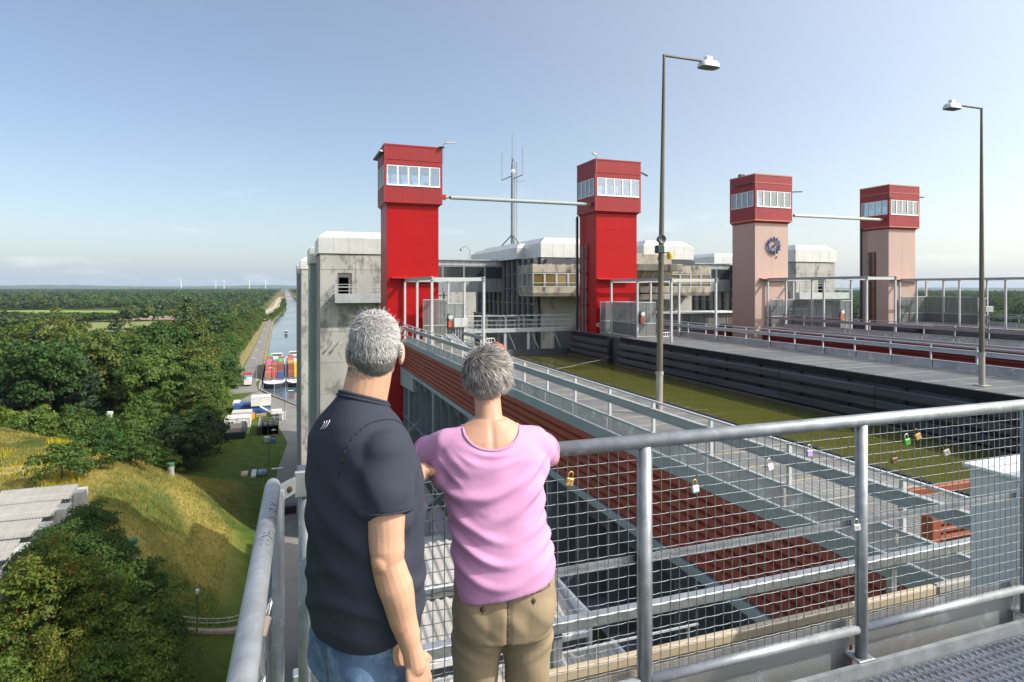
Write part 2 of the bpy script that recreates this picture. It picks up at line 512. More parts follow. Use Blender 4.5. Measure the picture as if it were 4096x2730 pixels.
pane_amber = mat('amber_window', (0.16,0.12,0.045), 0.15, var=0.45, scale=0.5, spec=0.7, objvar=0.35)
pane_dim = mat('dim_window', (0.16,0.17,0.16), 0.25, var=0.35, scale=0.4, spec=0.6, objvar=0.3)
milk = frosted('frosted_glass', (0.80,0.84,0.84), (0.34,0.37,0.37), 0.38)
milk_low = frosted('frosted_panel', (0.50,0.52,0.50), (0.26,0.27,0.26), 0.72)
concrete = mat('concrete', (0.43,0.43,0.405), 0.85, var=0.20, scale=0.55, stretch=(1,1,0.55), col2=(0.22,0.22,0.20), f2=0.50, s2=1.1, objvar=0.07, bump=0.004, bscale=6)
concrete_stain = mat('stained_concrete', (0.40,0.375,0.31), 0.9, var=0.22, scale=0.9, stretch=(1,1,0.35), col2=(0.11,0.105,0.085), f2=0.50, s2=1.5, objvar=0.04)
concrete_joint = mat('concrete_joint', (0.13,0.13,0.125), 0.9, var=0.1)
roof_metal = mat('roof_sheet', (0.62,0.64,0.62), 0.42, 0.25, var=0.10, scale=0.8, objvar=0.05, bump=0.012, bscale=1.6)
roof_metal_side = roof_metal
fin_grey = mat('facade_fin', (0.22,0.235,0.24), 0.55, var=0.1)
zinc = mat('zinc_cladding', (0.27,0.30,0.32), 0.5, 0.2, var=0.2, scale=0.9, stretch=(1,1,0.4), objvar=0.08)
timber = mat('fender_timber', (0.080,0.086,0.096), 0.72, var=0.35, scale=1.2, stretch=(1,0.18,2.5), col2=(0.17,0.165,0.165), f2=0.40, s2=2.2, objvar=0.18, bump=0.006, bscale=9)
timber_edge = mat('fender_edge', (0.022,0.023,0.026), 0.75, spec=0.25, var=0.25, scale=1)
deck_near = grating_mat('deck_grating', (0.24,0.245,0.235), 0.03, 0.03)
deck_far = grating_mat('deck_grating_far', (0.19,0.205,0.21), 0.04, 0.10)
seam = mat('deck_seam', (0.42,0.34,0.24), 0.6, var=0.25, scale=3)
perf_near = holes('perforated_kick', (0.52,0.54,0.56), 0.022, 0.27, axes='yz')
perf_front = holes('perforated_toe', (0.36,0.38,0.39), 0.0115, 0.33, axes='xz', var=0.12)
cream = mat('cream_guard', (0.50,0.42,0.30), 0.6, var=0.16, scale=2.2, stretch=(0.5,1,1), col2=(0.30,0.22,0.13), f2=0.40, s2=7)
brown_post = mat('rust_post', (0.30,0.14,0.05), 0.75, var=0.25, scale=4)
white_cab = mat('white_cabinet', (0.74,0.77,0.79), 0.45, var=0.05, scale=1.5)
roof_corr = mat('corrugated_roof', (0.44,0.43,0.40), 0.5, 0.2, var=0.2, scale=1.1, objvar=0.05)
orange = mat('orange_steel', (0.25,0.062,0.020), 0.6, var=0.22, scale=2.5, col2=(0.18,0.05,0.02), f2=0.4, s2=5)
lamp_pole = mat('lamp_pole', (0.15,0.13,0.10), 0.6, 0.1, var=0.35, scale=1.2, stretch=(2,2,0.35), col2=(0.13,0.115,0.09), f2=0.45, s2=2.2)
lamp_base = mat('lamp_base', (0.34,0.32,0.28), 0.6, var=0.25, scale=2, stretch=(2,2,0.5), col2=(0.22,0.17,0.11), f2=0.42, s2=2.5)
lamp_alu = mat('lamp_aluminium', (0.66,0.68,0.70), 0.4, 0.4, var=0.06)
lamp_lens = mat('lamp_lens', (0.10,0.11,0.10), 0.2, var=0.2)
mast_grey = mat('mast_steel', (0.22,0.24,0.25), 0.5, 0.4, var=0.15)
pipe_grey = mat('pipe_beam', (0.36,0.41,0.41), 0.45, var=0.06)
pipe_cream = mat('pipe_cream', (0.58,0.56,0.50), 0.5, var=0.1)
yellow = mat('yellow_paint', (0.72,0.50,0.02), 0.45, var=0.08)
signal_orange = mat('signal_orange', (0.62,0.12,0.05), 0.5, var=0.1)
clock_blue = mat('clock_blue', (0.022,0.07,0.24), 0.4, var=0.15)
clock_tip = mat('clock_tip', (0.16,0.21,0.27), 0.45, var=0.1)
rusty_door = mat('rusty_door', (0.62,0.54,0.36), 0.7, var=0.1, scale=2, col2=(0.22,0.09,0.03), f2=0.50, s2=2.6, sharp=0.05)
white_paint = mat('white_paint', (0.78,0.79,0.78), 0.5, var=0.06, scale=0.5)
green_water = water('trough_water', (0.086,0.092,0.018), 0.06, 1.1, 0.045, 4.0, 0.012, (0.45,1.0,1))
blue_water = water('canal_water', (0.075,0.11,0.14), 0.11, 0.30, 0.06, 1.3, 0.02, (1,0.6,1), patch=0.012)
asphalt = mat('quay_asphalt', (0.20,0.195,0.185), 0.9, var=0.18, scale=0.12, col2=(0.12,0.12,0.115), f2=0.42, s2=0.35)
quay_conc = mat('quay_wall', (0.20,0.15,0.11), 0.85, var=0.2, scale=0.3)
# ================================================================ land and water
def smooth(t):
    t = np.clip(t, 0, 1)
    return t*t*(3-2*t)

def bank_x(y):
    """left edge of the lower canal"""
    y = np.asarray(y, float)
    return -9.6 - 0.0072*np.clip(y-255, 0, 545) + np.clip(y-830, 0, 500)*0.030

def ground_z(x, y):
    x = np.asarray(x, float); y = np.asarray(y, float)
    e1 = (-2.5 - x)/23.0
    e2 = (152 + 1.1*np.maximum(0, -20-x) - y)/48.0
    e3 = (y - 43)/33.0
    k = 0.15
    sm = -k*np.log(np.exp(-np.clip(e1,-3,3)/k)+np.exp(-np.clip(e2,-3,3)/k)+np.exp(-np.clip(e3,-3,3)/k))
    hill = 14.6*smooth(sm*1.03)
    hill = hill*(1+0.010*np.sin(x*0.33+1)*np.cos(y*0.27)) 
    far = np.clip((np.hypot(x, y)-1500)/6000, 0, 1)
    z = 2.0 + hill + 0.35*np.sin(x*0.05)*np.sin(y*0.043)*(np.abs(x) > 25)*(y > 150) + far*0.0
    return z

def in_water(x, y):
    x = np.asarray(x, float); y = np.asarray(y, float)
    a = (y > 257) & (x > bank_x(y)) & (x < 33 + 0*y)
    diag = 4.5 - (y-228)*0.345                 # quay runs slantwise out to the canal's edge
    b = (y > 228) & (y <= 257) & (x > diag) & (x < 33)
    c = (y > 52) & (y <= 228) & (x > 10.0) & (x < 24.0)
    return (a | b | c) & (y < 9000)

def geo(a, b, n):
    return np.geomspace(a, b, n)
xs = np.unique(np.round(np.concatenate([-geo(160, 30000, 46), np.arange(-160, -40, 4.0), np.arange(-40, 12, 1.25),
      np.array([10.0, 10.05, 4.5, 24.0, 24.05, 33.0, 33.1]), np.arange(12, 80, 4.0), geo(84, 30000, 44)]), 2))
ys = np.unique(np.round(np.concatenate([-geo(10, 3000, 14), np.arange(-8, 44, 4.0), np.arange(44, 160, 1.5), np.arange(160, 280, 2.0),
      np.arange(280, 900, 8.0), geo(905, 32000, 60)]), 2))
GX, GY = np.meshgrid(xs, ys, indexing='ij')
GZ = ground_z(GX, GY)
wet = in_water(GX, GY)
GZ = np.where(wet, -2.5, GZ)
gm = bpy.data.materials.new('meadow')
nt, N, L, P = nodes_of(gm)
P.inputs['Roughness'].default_value = 0.95; P.inputs['Specular IOR Level'].default_value = 0.15
g = N.new('ShaderNodeNewGeometry')
def nz(scale, detail=4, stretch=None):
    n = N.new('ShaderNodeTexNoise'); n.inputs['Scale'].default_value = scale; n.inputs['Detail'].default_value = detail
    L.new(g.outputs['Position'], n.inputs['Vector']); return n.outputs['Fac']
def ramp(src, a, b):
    r = N.new('ShaderNodeMapRange'); r.inputs['From Min'].default_value = a; r.inputs['From Max'].default_value = b
    L.new(src, r.inputs['Value']); return r.outputs[0]
def mixcol(f, c1, c2):
    m = N.new('ShaderNodeMixRGB')
    L.new(f, m.inputs['Fac'])
    for s, c in (('Color1', c1), ('Color2', c2)):
        if isinstance(c, tuple): m.inputs[s].default_value = (*c, 1)
        else: L.new(c, m.inputs[s])
    return m.outputs[0]
dry = mixcol(ramp(nz(0.9, 6), 0.35, 0.65), (0.25,0.21,0.055), (0.34,0.29,0.085))
grn = mixcol(ramp(nz(1.1, 5), 0.35, 0.65), (0.055,0.085,0.018), (0.10,0.13,0.028))
near = mixcol(ramp(nz(0.085, 4), 0.44, 0.60), dry, grn)
sy_ = N.new('ShaderNodeSeparateXYZ'); L.new(g.outputs['Position'], sy_.inputs[0])
near = mixcol(ramp(sy_.outputs['Y'], 84, 70), near, (0.050,0.075,0.018))
# the mown lawn beside the road is green, the bank above it dry
sx = N.new('ShaderNodeSeparateXYZ'); L.new(g.outputs['Position'], sx.inputs[0])
lawn = ramp(sx.outputs['Z'], 5.5, 2.6)
near = mixcol(lawn, near, mixcol(ramp(nz(0.5, 6), 0.35, 0.65), (0.045,0.085,0.012), (0.085,0.125,0.02)))
far_c = mixcol(ramp(nz(0.004, 3), 0.4, 0.6), (0.07,0.10,0.025), (0.13,0.14,0.045))
fy = ramp(sx.outputs['Y'], 230, 330)
fin = mixcol(fy, near, far_c)
L.new(fin, P.inputs['Base Color'])
bp = N.new('ShaderNodeBump'); bp.inputs['Distance'].default_value = 0.35; bp.inputs['Strength'].default_value = 0.8
L.new(nz(1.4, 6), bp.inputs['Height']); L.new(bp.outputs[0], P.inputs['Normal'])
MATS['meadow'] = gm
nx, ny = len(xs), len(ys)
V = np.stack([GX.ravel(), GY.ravel(), GZ.ravel()], 1)
I = np.arange(nx*ny).reshape(nx, ny)
F = np.stack([I[:-1,:-1].ravel(), I[1:,:-1].ravel(), I[1:,1:].ravel(), I[:-1,1:].ravel()], 1)
put('ground', npmesh('ground', V, F, gm, smooth=True), kind='structure')

# lower canal
yw = np.concatenate([[52, 228], np.arange(229, 258, 4.0), np.arange(258, 900, 20.0), geo(900, 6000, 30)])
mb = MB()
mb.add([(-40, 210, 0), (40, 210, 0), (40, 9000, 0), (-40, 9000, 0)], [(0,1,2,3)])
put('canal_water', mb.mesh('canal_water', blue_water), kind='structure')
mb = MB(); mb.add([(9.9, 51, 0.004), (24.2, 51, 0.004), (24.2, 209.9, 0.004), (9.9, 209.9, 0.004)], [(0,1,2,3)])
put('lower_basin_water', mb.mesh('lower_basin_water', blue_water), kind='structure')

# quay edge: coping and sheet-pile face following the bank
pts = [(4.6, 226.0), (4.4, 228.4), (-5.4, 257.0), (-9.7, 272.0)] + [(float(bank_x(y)), y) for y in np.arange(290, 830, 20.0)]
mb = MB(); cp = MB()
for (a, b) in zip(pts[:-1], pts[1:]):
    mb.bar((a[0]+0.05, a[1], 0.7), (b[0]+0.05, b[1], 0.7), 0.5, 3.2)
    cp.bar((a[0]-0.12, a[1], 2.22), (b[0]-0.12, b[1], 2.22), 0.62, 0.35)
mb.build('quay_wall', quay_conc, kind='structure')
cp.build('quay_coping', mat('coping', (0.33,0.28,0.22), 0.85, var=0.2, scale=0.2), kind='structure')

# roads as sheets above the ground
def sheet(name, pts2, z, m, **kw):
    mb = MB(); n = len(pts2)
    mb.add([(x, y, z) for (x, y) in pts2], [tuple(range(n))])
    return put(name, mb.mesh(name, m), kind='structure', **kw)
promen_l = [(-20.5, 262.0), (-19.8, 320), (-19.5, 500), (-21.5, 812)]
promen_r = [(float(bank_x(y))-1.7, y) for y in (812, 500, 320, 284)] + [(-9.0, 266.0)]
sheet('quay_road', promen_l + promen_r, 2.05, asphalt)
sheet('yard_road', [(-3.2, 40), (9.8, 40), (9.8, 200), (4.3, 226.5), (4.1, 228.2), (-5.7, 256.6), (-9.2, 265.5), (-12.0, 262.0), (-17.0, 240), (-16.0, 222.5), (-4.6, 221), (-3.0, 206), (-1.0, 190), (0.6, 176), (-1.6, 150), (-2.8, 110)], 2.06, asphalt)
grass_verge = mat('dry_verge', (0.27,0.22,0.085), 0.95, var=0.25, scale=0.25, col2=(0.09,0.125,0.025), f2=0.48, s2=0.25)
sheet('quay_verge', [(-24.8, 290), (-20.6, 290), (-19.9, 500), (-21.9, 812), (-25, 812)], 2.03, grass_verge)
sheet('quay_edge_verge', [(float(bank_x(y))-1.68, y) for y in (300, 500, 700, 812)] + [(float(bank_x(y))-0.5, y) for y in (812, 700, 500, 300)], 2.09, grass_verge)
# the dyke beyond the quay, with its pale track
mb = MB()
prev = None
dy = mat('dyke_grass', (0.36,0.29,0.15), 0.95, var=0.25, scale=0.03, col2=(0.12,0.15,0.04), f2=0.45, s2=0.02)
for y in np.concatenate([np.arange(812, 1500, 40.0), geo(1500, 2600, 8)]):
    b = float(bank_x(y))
    row = [(b-34, y, 1.9), (b-24, y, 4.2), (b-12, y, 4.4), (b-1, y, 1.2)]
    i = len(mb.v); mb.v.extend(row)
    if prev is not None:
        for k in range(3): mb.f.append((prev+k, prev+k+1, i+k+1, i+k))
    prev = i
mb.build('canal_dyke', dy, kind='structure')
mb = MB(); prev = None
for y in np.concatenate([np.arange(815, 1500, 40.0), geo(1500, 2600, 8)]):
    b = float(bank_x(y)); i = len(mb.v)
    mb.v.extend([(b-22.5, y, 4.40), (b-18.0, y, 4.46)])
    if prev is not None: mb.f.append((prev, prev+1, i+1, i))
    prev = i
mb.build('dyke_track', mat('gravel_track', (0.46,0.44,0.40), 0.9, var=0.1), kind='structure')

# fields
def field(name, pts2, m, z=2.45):
    return sheet(name, pts2, z, m)
corn = bpy.data.materials.new('maize_rows')
nt, N, L, P = nodes_of(corn)
P.inputs['Roughness'].default_value = 0.95
g = N.new('ShaderNodeNewGeometry')
wv = N.new('ShaderNodeTexWave'); wv.bands_direction = 'X'; wv.inputs['Scale'].default_value = 0.055; wv.inputs['Distortion'].default_value = 0.6
L.new(g.outputs['Position'], wv.inputs['Vector'])
n1 = N.new('ShaderNodeTexNoise'); n1.inputs['Scale'].default_value = 0.03; L.new(g.outputs['Position'], n1.inputs['Vector'])
mx = N.new('ShaderNodeMixRGB'); mx.inputs['Color1'].default_value = (0.125,0.155,0.045,1); mx.inputs['Color2'].default_value = (0.25,0.255,0.085,1)
L.new(wv.outputs['Fac'], mx.inputs['Fac'])
m2 = N.new('ShaderNodeMixRGB'); m2.blend_type = 'MULTIPLY'; m2.inputs['Fac'].default_value = 0.5
L.new(mx.outputs[0], m2.inputs['Color1']); L.new(n1.outputs['Color'], m2.inputs['Color2']); L.new(mx.outputs[0], P.inputs['Base Color'])
field('maize_field', [(-225, 470), (-150, 500), (-75, 520), (-70, 690), (-110, 830), (-210, 820), (-310, 640)], corn, 3.6)
field('green_field', [(-640, 960), (-205, 1010), (-230, 1240), (-420, 1330), (-760, 1250)], mat('green_field', (0.17,0.27,0.045), 0.95, var=0.15, scale=0.01), 2.6)
field('ploughed_field', [(-190, 880), (-120, 880), (-120, 1000), (-215, 1020)], mat('bare_soil', (0.25,0.18,0.13), 0.95, var=0.15, scale=0.02), 2.55)
field('pale_field', [(-200, 1350), (-80, 1350), (-90, 1480), (-220, 1500)], mat('stubble', (0.34,0.30,0.15), 0.95, var=0.15, scale=0.01), 2.5)
# sandy track on the bank at the left
mb = MB(); prev = None
for t in np.linspace(0, 1, 14):
    x = -52 + 19*t; y = 101 + 16*t - 6*t*t
    w = 2.1; i = len(mb.v)
    for s in (-1, 1):
        xx, yy = x - 0.5*w*s, y + 0.85*w*s
        mb.v.append((xx, yy, float(ground_z(xx, yy))+0.06))
    if prev is not None: mb.f.append((prev, prev+1, i+1, i))
    prev = i
mb.build('sandy_track', mat('sandy_track', (0.42,0.36,0.27), 0.95, var=0.15, scale=0.8), kind='structure')

# distant ridge on the horizon
def ridge(name, r0, hmax, seed, a0, a1, col):
    rg = np.random.default_rng(seed)
    mb = MB(); prev = None
    n = 120
    hs = np.convolve(rg.random(n+12), np.ones(9)/9, 'valid')[:n+1]
    for k in range(n):
        a = math.radians(a0 + (a1-a0)*k/(n-1)); h = hmax*(0.55+0.9*(hs[k]-0.5)*1.2)
        x, y = r0*math.sin(a), r0*math.cos(a); x2, y2 = (r0+2600)*math.sin(a), (r0+2600)*math.cos(a)
        i = len(mb.v); mb.v.extend([(x, y, -1), ((x+x2)/2, (y+y2)/2, h), (x2, y2, -1)])
        if prev is not None: mb.f.extend([(prev, prev+1, i+1, i), (prev+1, prev+2, i+2, i+1)])
        prev = i
    mb.build(name, mat(name, col, 0.95, var=0.2, scale=0.002), kind='structure')
ridge('distant_hills', 12500, 118, 3, -38, 30, (0.045,0.07,0.035))
ridge('distant_hills', 14500, 70, 9, 30, 92, (0.045,0.07,0.035))
# ================================================================ the lift: troughs, towers, buildings
ZD = 39.4                                       # trough walkway level
ZW = 37.47                                      # water in the troughs

def post_mesh(h, w=0.06, m=None, name='post'):
    key = (h, w, m.name)
    if key not in post_mesh.c:
        post_mesh.c[key] = MB().box(-w/2, w/2, -w/2, w/2, 0, h).mesh(name, m)
    return post_mesh.c[key]
post_mesh.c = {}

def y_rail(label, X, y0, y1, zd, m_post, m_top, m_ch, side, group, first=0.0, step=2.0, perf=perf_near):
    """walkway railing along Y: posts, top rail, deep middle channel, lower rail and perforated kick plate"""
    t = thing('walkway_railing', label, 'railing', (X, (y0+y1)/2, zd), group)
    MB().bbox(X-0.03, X+0.03, y0, y1, zd+1.055, zd+1.10, 0.012).build('top_rail', m_top, t)
    c = MB()
    c.box(X-0.018, X+0.018, y0, y1, zd+0.745, zd+0.895)
    c.box(X-0.05, X+0.05, y0, y1, zd+0.895, zd+0.92); c.box(X-0.05, X+0.05, y0, y1, zd+0.72, zd+0.745)
    c.build('middle_channel', m_ch, t)
    MB().box(X-0.035, X+0.035, y0, y1, zd+0.345, zd+0.39).build('lower_rail', m_ch, t)
    pm = MB().box(-0.006, 0.006, 0, step-0.09, 0, 0.325).mesh('kick_plate', perf)
    me = post_mesh(1.06, 0.062, m_post)
    y = y0 + first
    while y < y1:
        put('post', me, t, (X-side*0.055, y, zd))
        if y + step < y1: put('kick_plate', pm, t, (X+side*0.02, y+0.045, zd+0.02))
        y += step
    return t

def trough(dx, dz, tag, clad, m_rail, m_beam, y_end):
    zd = ZD+dz; zw = ZW+dz
    XL, XLi, XRi, XR = 7.6+dx, 11.0+dx, 22.4+dx, 27.4+dx
    Y0 = 3.2 if dx == 0 else 4.5
    t = thing('ship_trough', 'long steel ship trough with %s, %s' % (('red ribbed cladding beside the viewing platform', 'nearer of the two') if dx == 0 else ('dark red cladding and mauve railing', 'farther of the two')), 'ship trough', (XL, 30, zd-8))
    # outer edge beam, cladding planks, lower flange
    MB().bbox(XL-0.02, XL+0.16, Y0, 43.6, zd-0.30, zd, 0.01).build('edge_beam', m_beam, t)
    n_rows = 7; hgt = 1.58; ph = hgt/n_rows
    prof = [(0.0, 0.0), (0.0, ph), (-0.02, ph), (-0.075, ph-0.035), (-0.075, 0.075), (-0.02, 0.04)]
    segs = np.linspace(Y0, 43.6, 8)
    me = None
    for k in range(len(segs)-1):
        L0 = segs[k+1]-segs[k]-0.012
        if me is None:
            mb = MB()
            poly = [(0.0,0.0),(-0.02,0.035),(-0.075,0.065),(-0.075,ph-0.03),(-0.02,ph),(0.0,ph)]
            # prism along Y: other axes order is (z, x)
            mb.prism([(z, x) for (x, z) in poly], 1, 0, L0)
            me = mb.mesh('cladding_plank', clad)
        for r in range(n_rows):
            put('cladding_plank', me, t, (XL+0.02, segs[k], zd-0.30-hgt+r*ph))
    MB().box(XL+0.021, XL+0.12, Y0, 43.6, zd-1.88, zd-0.30).build('cladding_backing', clad_groove, t)
    fl = MB(); fl.bbox(XL-0.10, XL+0.5, Y0, 43.6, zd-2.08, zd-1.885, 0.012)
    fl.build('lower_flange', m_beam, t)
    # bracket that reaches under the flange by the tower
    MB().prism([(39.0, zd-2.085), (43.55, zd-2.085), (43.55, zd-3.15), (39.0, zd-2.95)][::-1], 0, XL-0.08, XL+0.35).build('bracket', m_beam, t)
    # girder below
    MB().box(XL+1.0, XL+1.06, Y0, 43.6, zd-9.0, zd-2.1).build('girder_web', steel_dim, t)
    for k, zz in enumerate((zd-5.2, zd-9.0)):
        MB().box(XL+0.05, XL+1.0, Y0, 43.6, zz, zz+0.10).build('girder_flange', dark_steel if k else steel_dim, t)
    sm = MB().box(-0.05, 1.0, -0.02, 0.02, 0, 6.7).mesh('stiffener', steel_dim)
    cm = MB().box(-0.05, 0.5, -0.25, 0.25, 0, 6.7).mesh('column', steel_dim)
    for k, y in enumerate(np.arange(5.0, 43, 1.8)):
        if k % 4 == 0: put('column', cm, t, (XL+0.06, y, zd-8.85))
        else: put('stiffener', sm, t, (XL+0.05, y, zd-8.85))
    # hull: side boxes and floor
    h = MB()
    h.box(XL+0.16, XLi, Y0, y_end, zd-2.6, zd-0.06)
    h.box(XRi, XR-0.1, Y0, y_end, zd-2.6, zd-0.06)
    h.box(XLi, XRi, Y0, y_end, zd-6.5, zd-5.6)
    h.box(XLi-0.001, XLi+0.02, Y0, y_end, zd-5.6, zd-2.6); h.box(XRi-0.02, XRi, Y0, y_end, zd-5.6, zd-2.6)
    h.box(XLi, XRi, Y0-0.3, Y0, zd-6.0, zd-0.4)
    h.build('hull', dark_steel, t)
    # walkway panels
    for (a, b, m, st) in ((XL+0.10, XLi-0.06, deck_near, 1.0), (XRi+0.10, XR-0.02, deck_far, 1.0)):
        pm = MB().box(0, b-a, 0.008, st-0.008, -0.05, 0.0).mesh('grating_panel', m)
        qm = MB().box(0, b-a, -0.016, 0.016, -0.05, 0.006).mesh('panel_seam', seam)
        y = Y0
        k = 0
        while y < 47.3:
            put('grating_panel', pm, t, (a, y, zd))
            if k and (random.random() < 0.75): put('panel_seam', qm, t, (a, y, zd))
            y += st; k += 1
    MB().bbox(XLi-0.06, XLi+0.08, Y0, 47, zd-0.35, zd+0.07, 0.02).build('fender_edge', timber_edge, t)
    MB().box(XLi-0.02, XLi+0.03, Y0, 47, zw-0.5, zd-0.35).build('inner_wall', black_steel, t)
    # timber fenders on the far side of the water
    MB().bbox(XRi-0.06, XRi+0.12, Y0, 39.3, zd-0.26, zd+0.05, 0.02).build('fender_cap', timber_edge, t)
    for (ya, yb, xo) in ((Y0, 39.3, 0.0), (40.7, 47.3, 0.05)):
        n = max(1, int(round((yb-ya)/5.2))); ln = (yb-ya)/n
        tm = MB().bbox(-0.28, 0.0, 0.01, ln-0.01, 0, 0.34, 0.035).mesh('fender_beam', timber)
        for r in range(3):
            z = zd-0.36-0.36-r*0.50
            for k in range(n):
                put('fender_beam', tm, t, (XRi+xo, ya+k*ln, z))
        bk = MB()
        bk.box(XRi+xo+0.002, XRi+xo+0.08, ya, yb, zw-0.6, zd-0.26)
        y = ya+1.3
        while y < yb:
            bk.box(XRi+xo-0.10, XRi+xo+0.003, y-0.06, y+0.06, zw-0.2, zd-0.26); y += 2.6
        bk.build('fender_wall', black_steel, t)
        MB().bbox(XRi+xo-0.42, XRi+xo, ya, yb, zw-0.3, zw+0.14, 0.03).build('rubbing_ledge', mat('ledge'+tag+str(int(ya)), (0.10,0.085,0.06), 0.8, var=0.3, scale=1.2), t)
    MB().bbox(XRi-0.03, XRi+0.7, 40.7, 47.3, zd-0.30, zd-0.02, 0.02).build('fender_cap', timber_edge, t)
    c = MB(); c.bbox(XRi-0.34, XRi+0.06, 40.45, 40.72, zw-0.3, zd-0.06, 0.02); c.box(XRi+0.3, XRi+1.2, 39.3, 40.7, zw-0.4, zd-0.1)
    c.build('corner_post', black_steel, t)
    MB().add([(XLi, Y0, zw), (XRi, Y0, zw), (XRi, 51.0, zw), (XLi, 51.0, zw)], [(0,1,2,3)]).build('trough_water_%s' % tag, green_water, kind='structure', loc=(XLi, Y0, zw)).name = 'trough_water'
    return t

trough1 = trough(0.0, 0.0, 'near', red_clad, rail_grey, beam_grey, 51.0)
trough2 = trough(31.2, 0.19, 'far', red_clad2, mauve, mauve, 51.0)
y_rail('grey railing with perforated kick plates along the near trough edge, closest to the platform', 7.66, 3.4, 43.4, ZD, rail_light, rail_light, rail_grey, -1, 'trough walkway railings', first=0.68)
y_rail('pale grey railing along the walkway beyond the water, before the dark red cladding', 27.28, 3.6, 43.4, ZD, rail_light, rail_light, rail_light, 1, 'trough walkway railings', first=0.5)
y_rail('mauve railing along the top of the farther trough wall, past the pale grey railing', 38.86, 4.6, 43.2, ZD+0.19, mauve, mauve, mauve, -1, 'trough walkway railings', first=0.6)
y_rail('railing at the far right under the long open steel frame', 58.45, 8.6, 43.2, ZD+0.19, rail_grey, rail_grey, rail_grey, 1, 'trough walkway railings', first=0.4, step=2.4)

# rope hanging across the water from the far fender
mb = MB(); pts = []
for k in range(15):
    s = k/14
    pts.append((11.2+11.2*s, 34.6+5.9*s, ZW+0.12+0.35*s*s+0.02*math.sin(k*2)))
mb.path(pts, 0.018, 6).build('mooring_rope', mat('rope', (0.26,0.24,0.20), 0.9, var=0.2, scale=6), label='pale mooring rope stretched low across the trough water to the timber fender', cat='rope')

# ---------------------------------------------------------------- control towers on the troughs
CAB = dict(z0=CAMZ+5.88, z1=CAMZ+9.86, wz0=CAMZ+7.06, wz1=CAMZ+8.42)
def plank_mesh(w, h, m, name='cladding_plank', ribs=2):
    key = (round(w,4), round(h,4), m.name)
    if key not in plank_mesh.c:
        # small standing-seam plank facing -Y, 15 mm deep with two fine ribs
        xs_ = [0.004]
        for k in range(ribs):
            c = w*(k+1)/(ribs+1); xs_ += [c-0.012, c-0.004, c+0.004, c+0.012]
        xs_.append(w-0.004)
        ys_ = [-0.02]
        for k in range(ribs): ys_ += [-0.02, -0.014, -0.014, -0.02]
        ys_.append(-0.02)
        vs, fs = [], []
        for x, y in zip(xs_, ys_): vs += [(x, y, 0.0), (x, y, h)]
        n = len(xs_)
        for i in range(n-1): fs.append((2*i, 2*i+2, 2*i+3, 2*i+1))
        b = len(vs)
        vs += [(0.0, 0.012, 0.0), (0.0, 0.012, h), (w, 0.012, 0.0), (w, 0.012, h)]
        fs += [(b, 0, 1, b+1), (2*n-2, b+2, b+3, 2*n-1), (b, b+2, 2*n-2, 0), (1, 2*n-1, b+3, b+1), (b+1, b+3, b+2, b)]
        mb = MB(); mb.add(vs, fs[:-1]); 
        plank_mesh.c[key] = mb.mesh(name, m)
    return plank_mesh.c[key]
plank_mesh.c = {}

def clad_face(t, p0, p1, z0, z1, w, m, rz):
    """row of planks on a wall from p0 to p1 (xy), outward normal to the right-hand side of travel"""
    p0 = Vector((*p0, 0)); p1 = Vector((*p1, 0)); L0 = (p1-p0).length
    n = max(1, int(round(L0/w))); ww = L0/n
    me = plank_mesh(ww, z1-z0, m)
    d = (p1-p0)/L0
    for k in range(n):
        p = p0 + d*(ww*k)
        put('cladding_plank', me, t, (p.x, p.y, z0), rz=rz)

def window_band(t, p0, p1, z0, z1, n, rz, m_frame, m_glass, fr=0.055, out=0.03):
    """ribbon of n windows, each with its own frame and pane"""
    p0 = Vector((*p0, 0)); p1 = Vector((*p1, 0)); L0 = (p1-p0).length; d = (p1-p0)/L0
    w = L0/n; h = z1-z0
    key = ('win', round(w,3), round(h,3), m_frame.name, m_glass.name)
    if key not in plank_mesh.c:
        f = MB()
        f.box(0, w, -out, 0.06, 0, fr); f.box(0, w, -out, 0.06, h-fr, h)
        f.box(0, fr, -out, 0.06, fr, h-fr); f.box(w-fr, w, -out, 0.06, fr, h-fr)
        g_ = MB().box(fr, w-fr, 0.008, 0.016, fr, h-fr)
        plank_mesh.c[key] = (f.mesh('window_frame', m_frame), g_.mesh('pane', m_glass))
    fm, gm_ = plank_mesh.c[key]
    for k in range(n):
        p = p0 + d*(w*k)
        o = put('window_frame', fm, t, (p.x, p.y, z0), rz=rz)
        g_ = bpy.data.objects.new('pane', gm_); COL.objects.link(g_); g_.parent = o

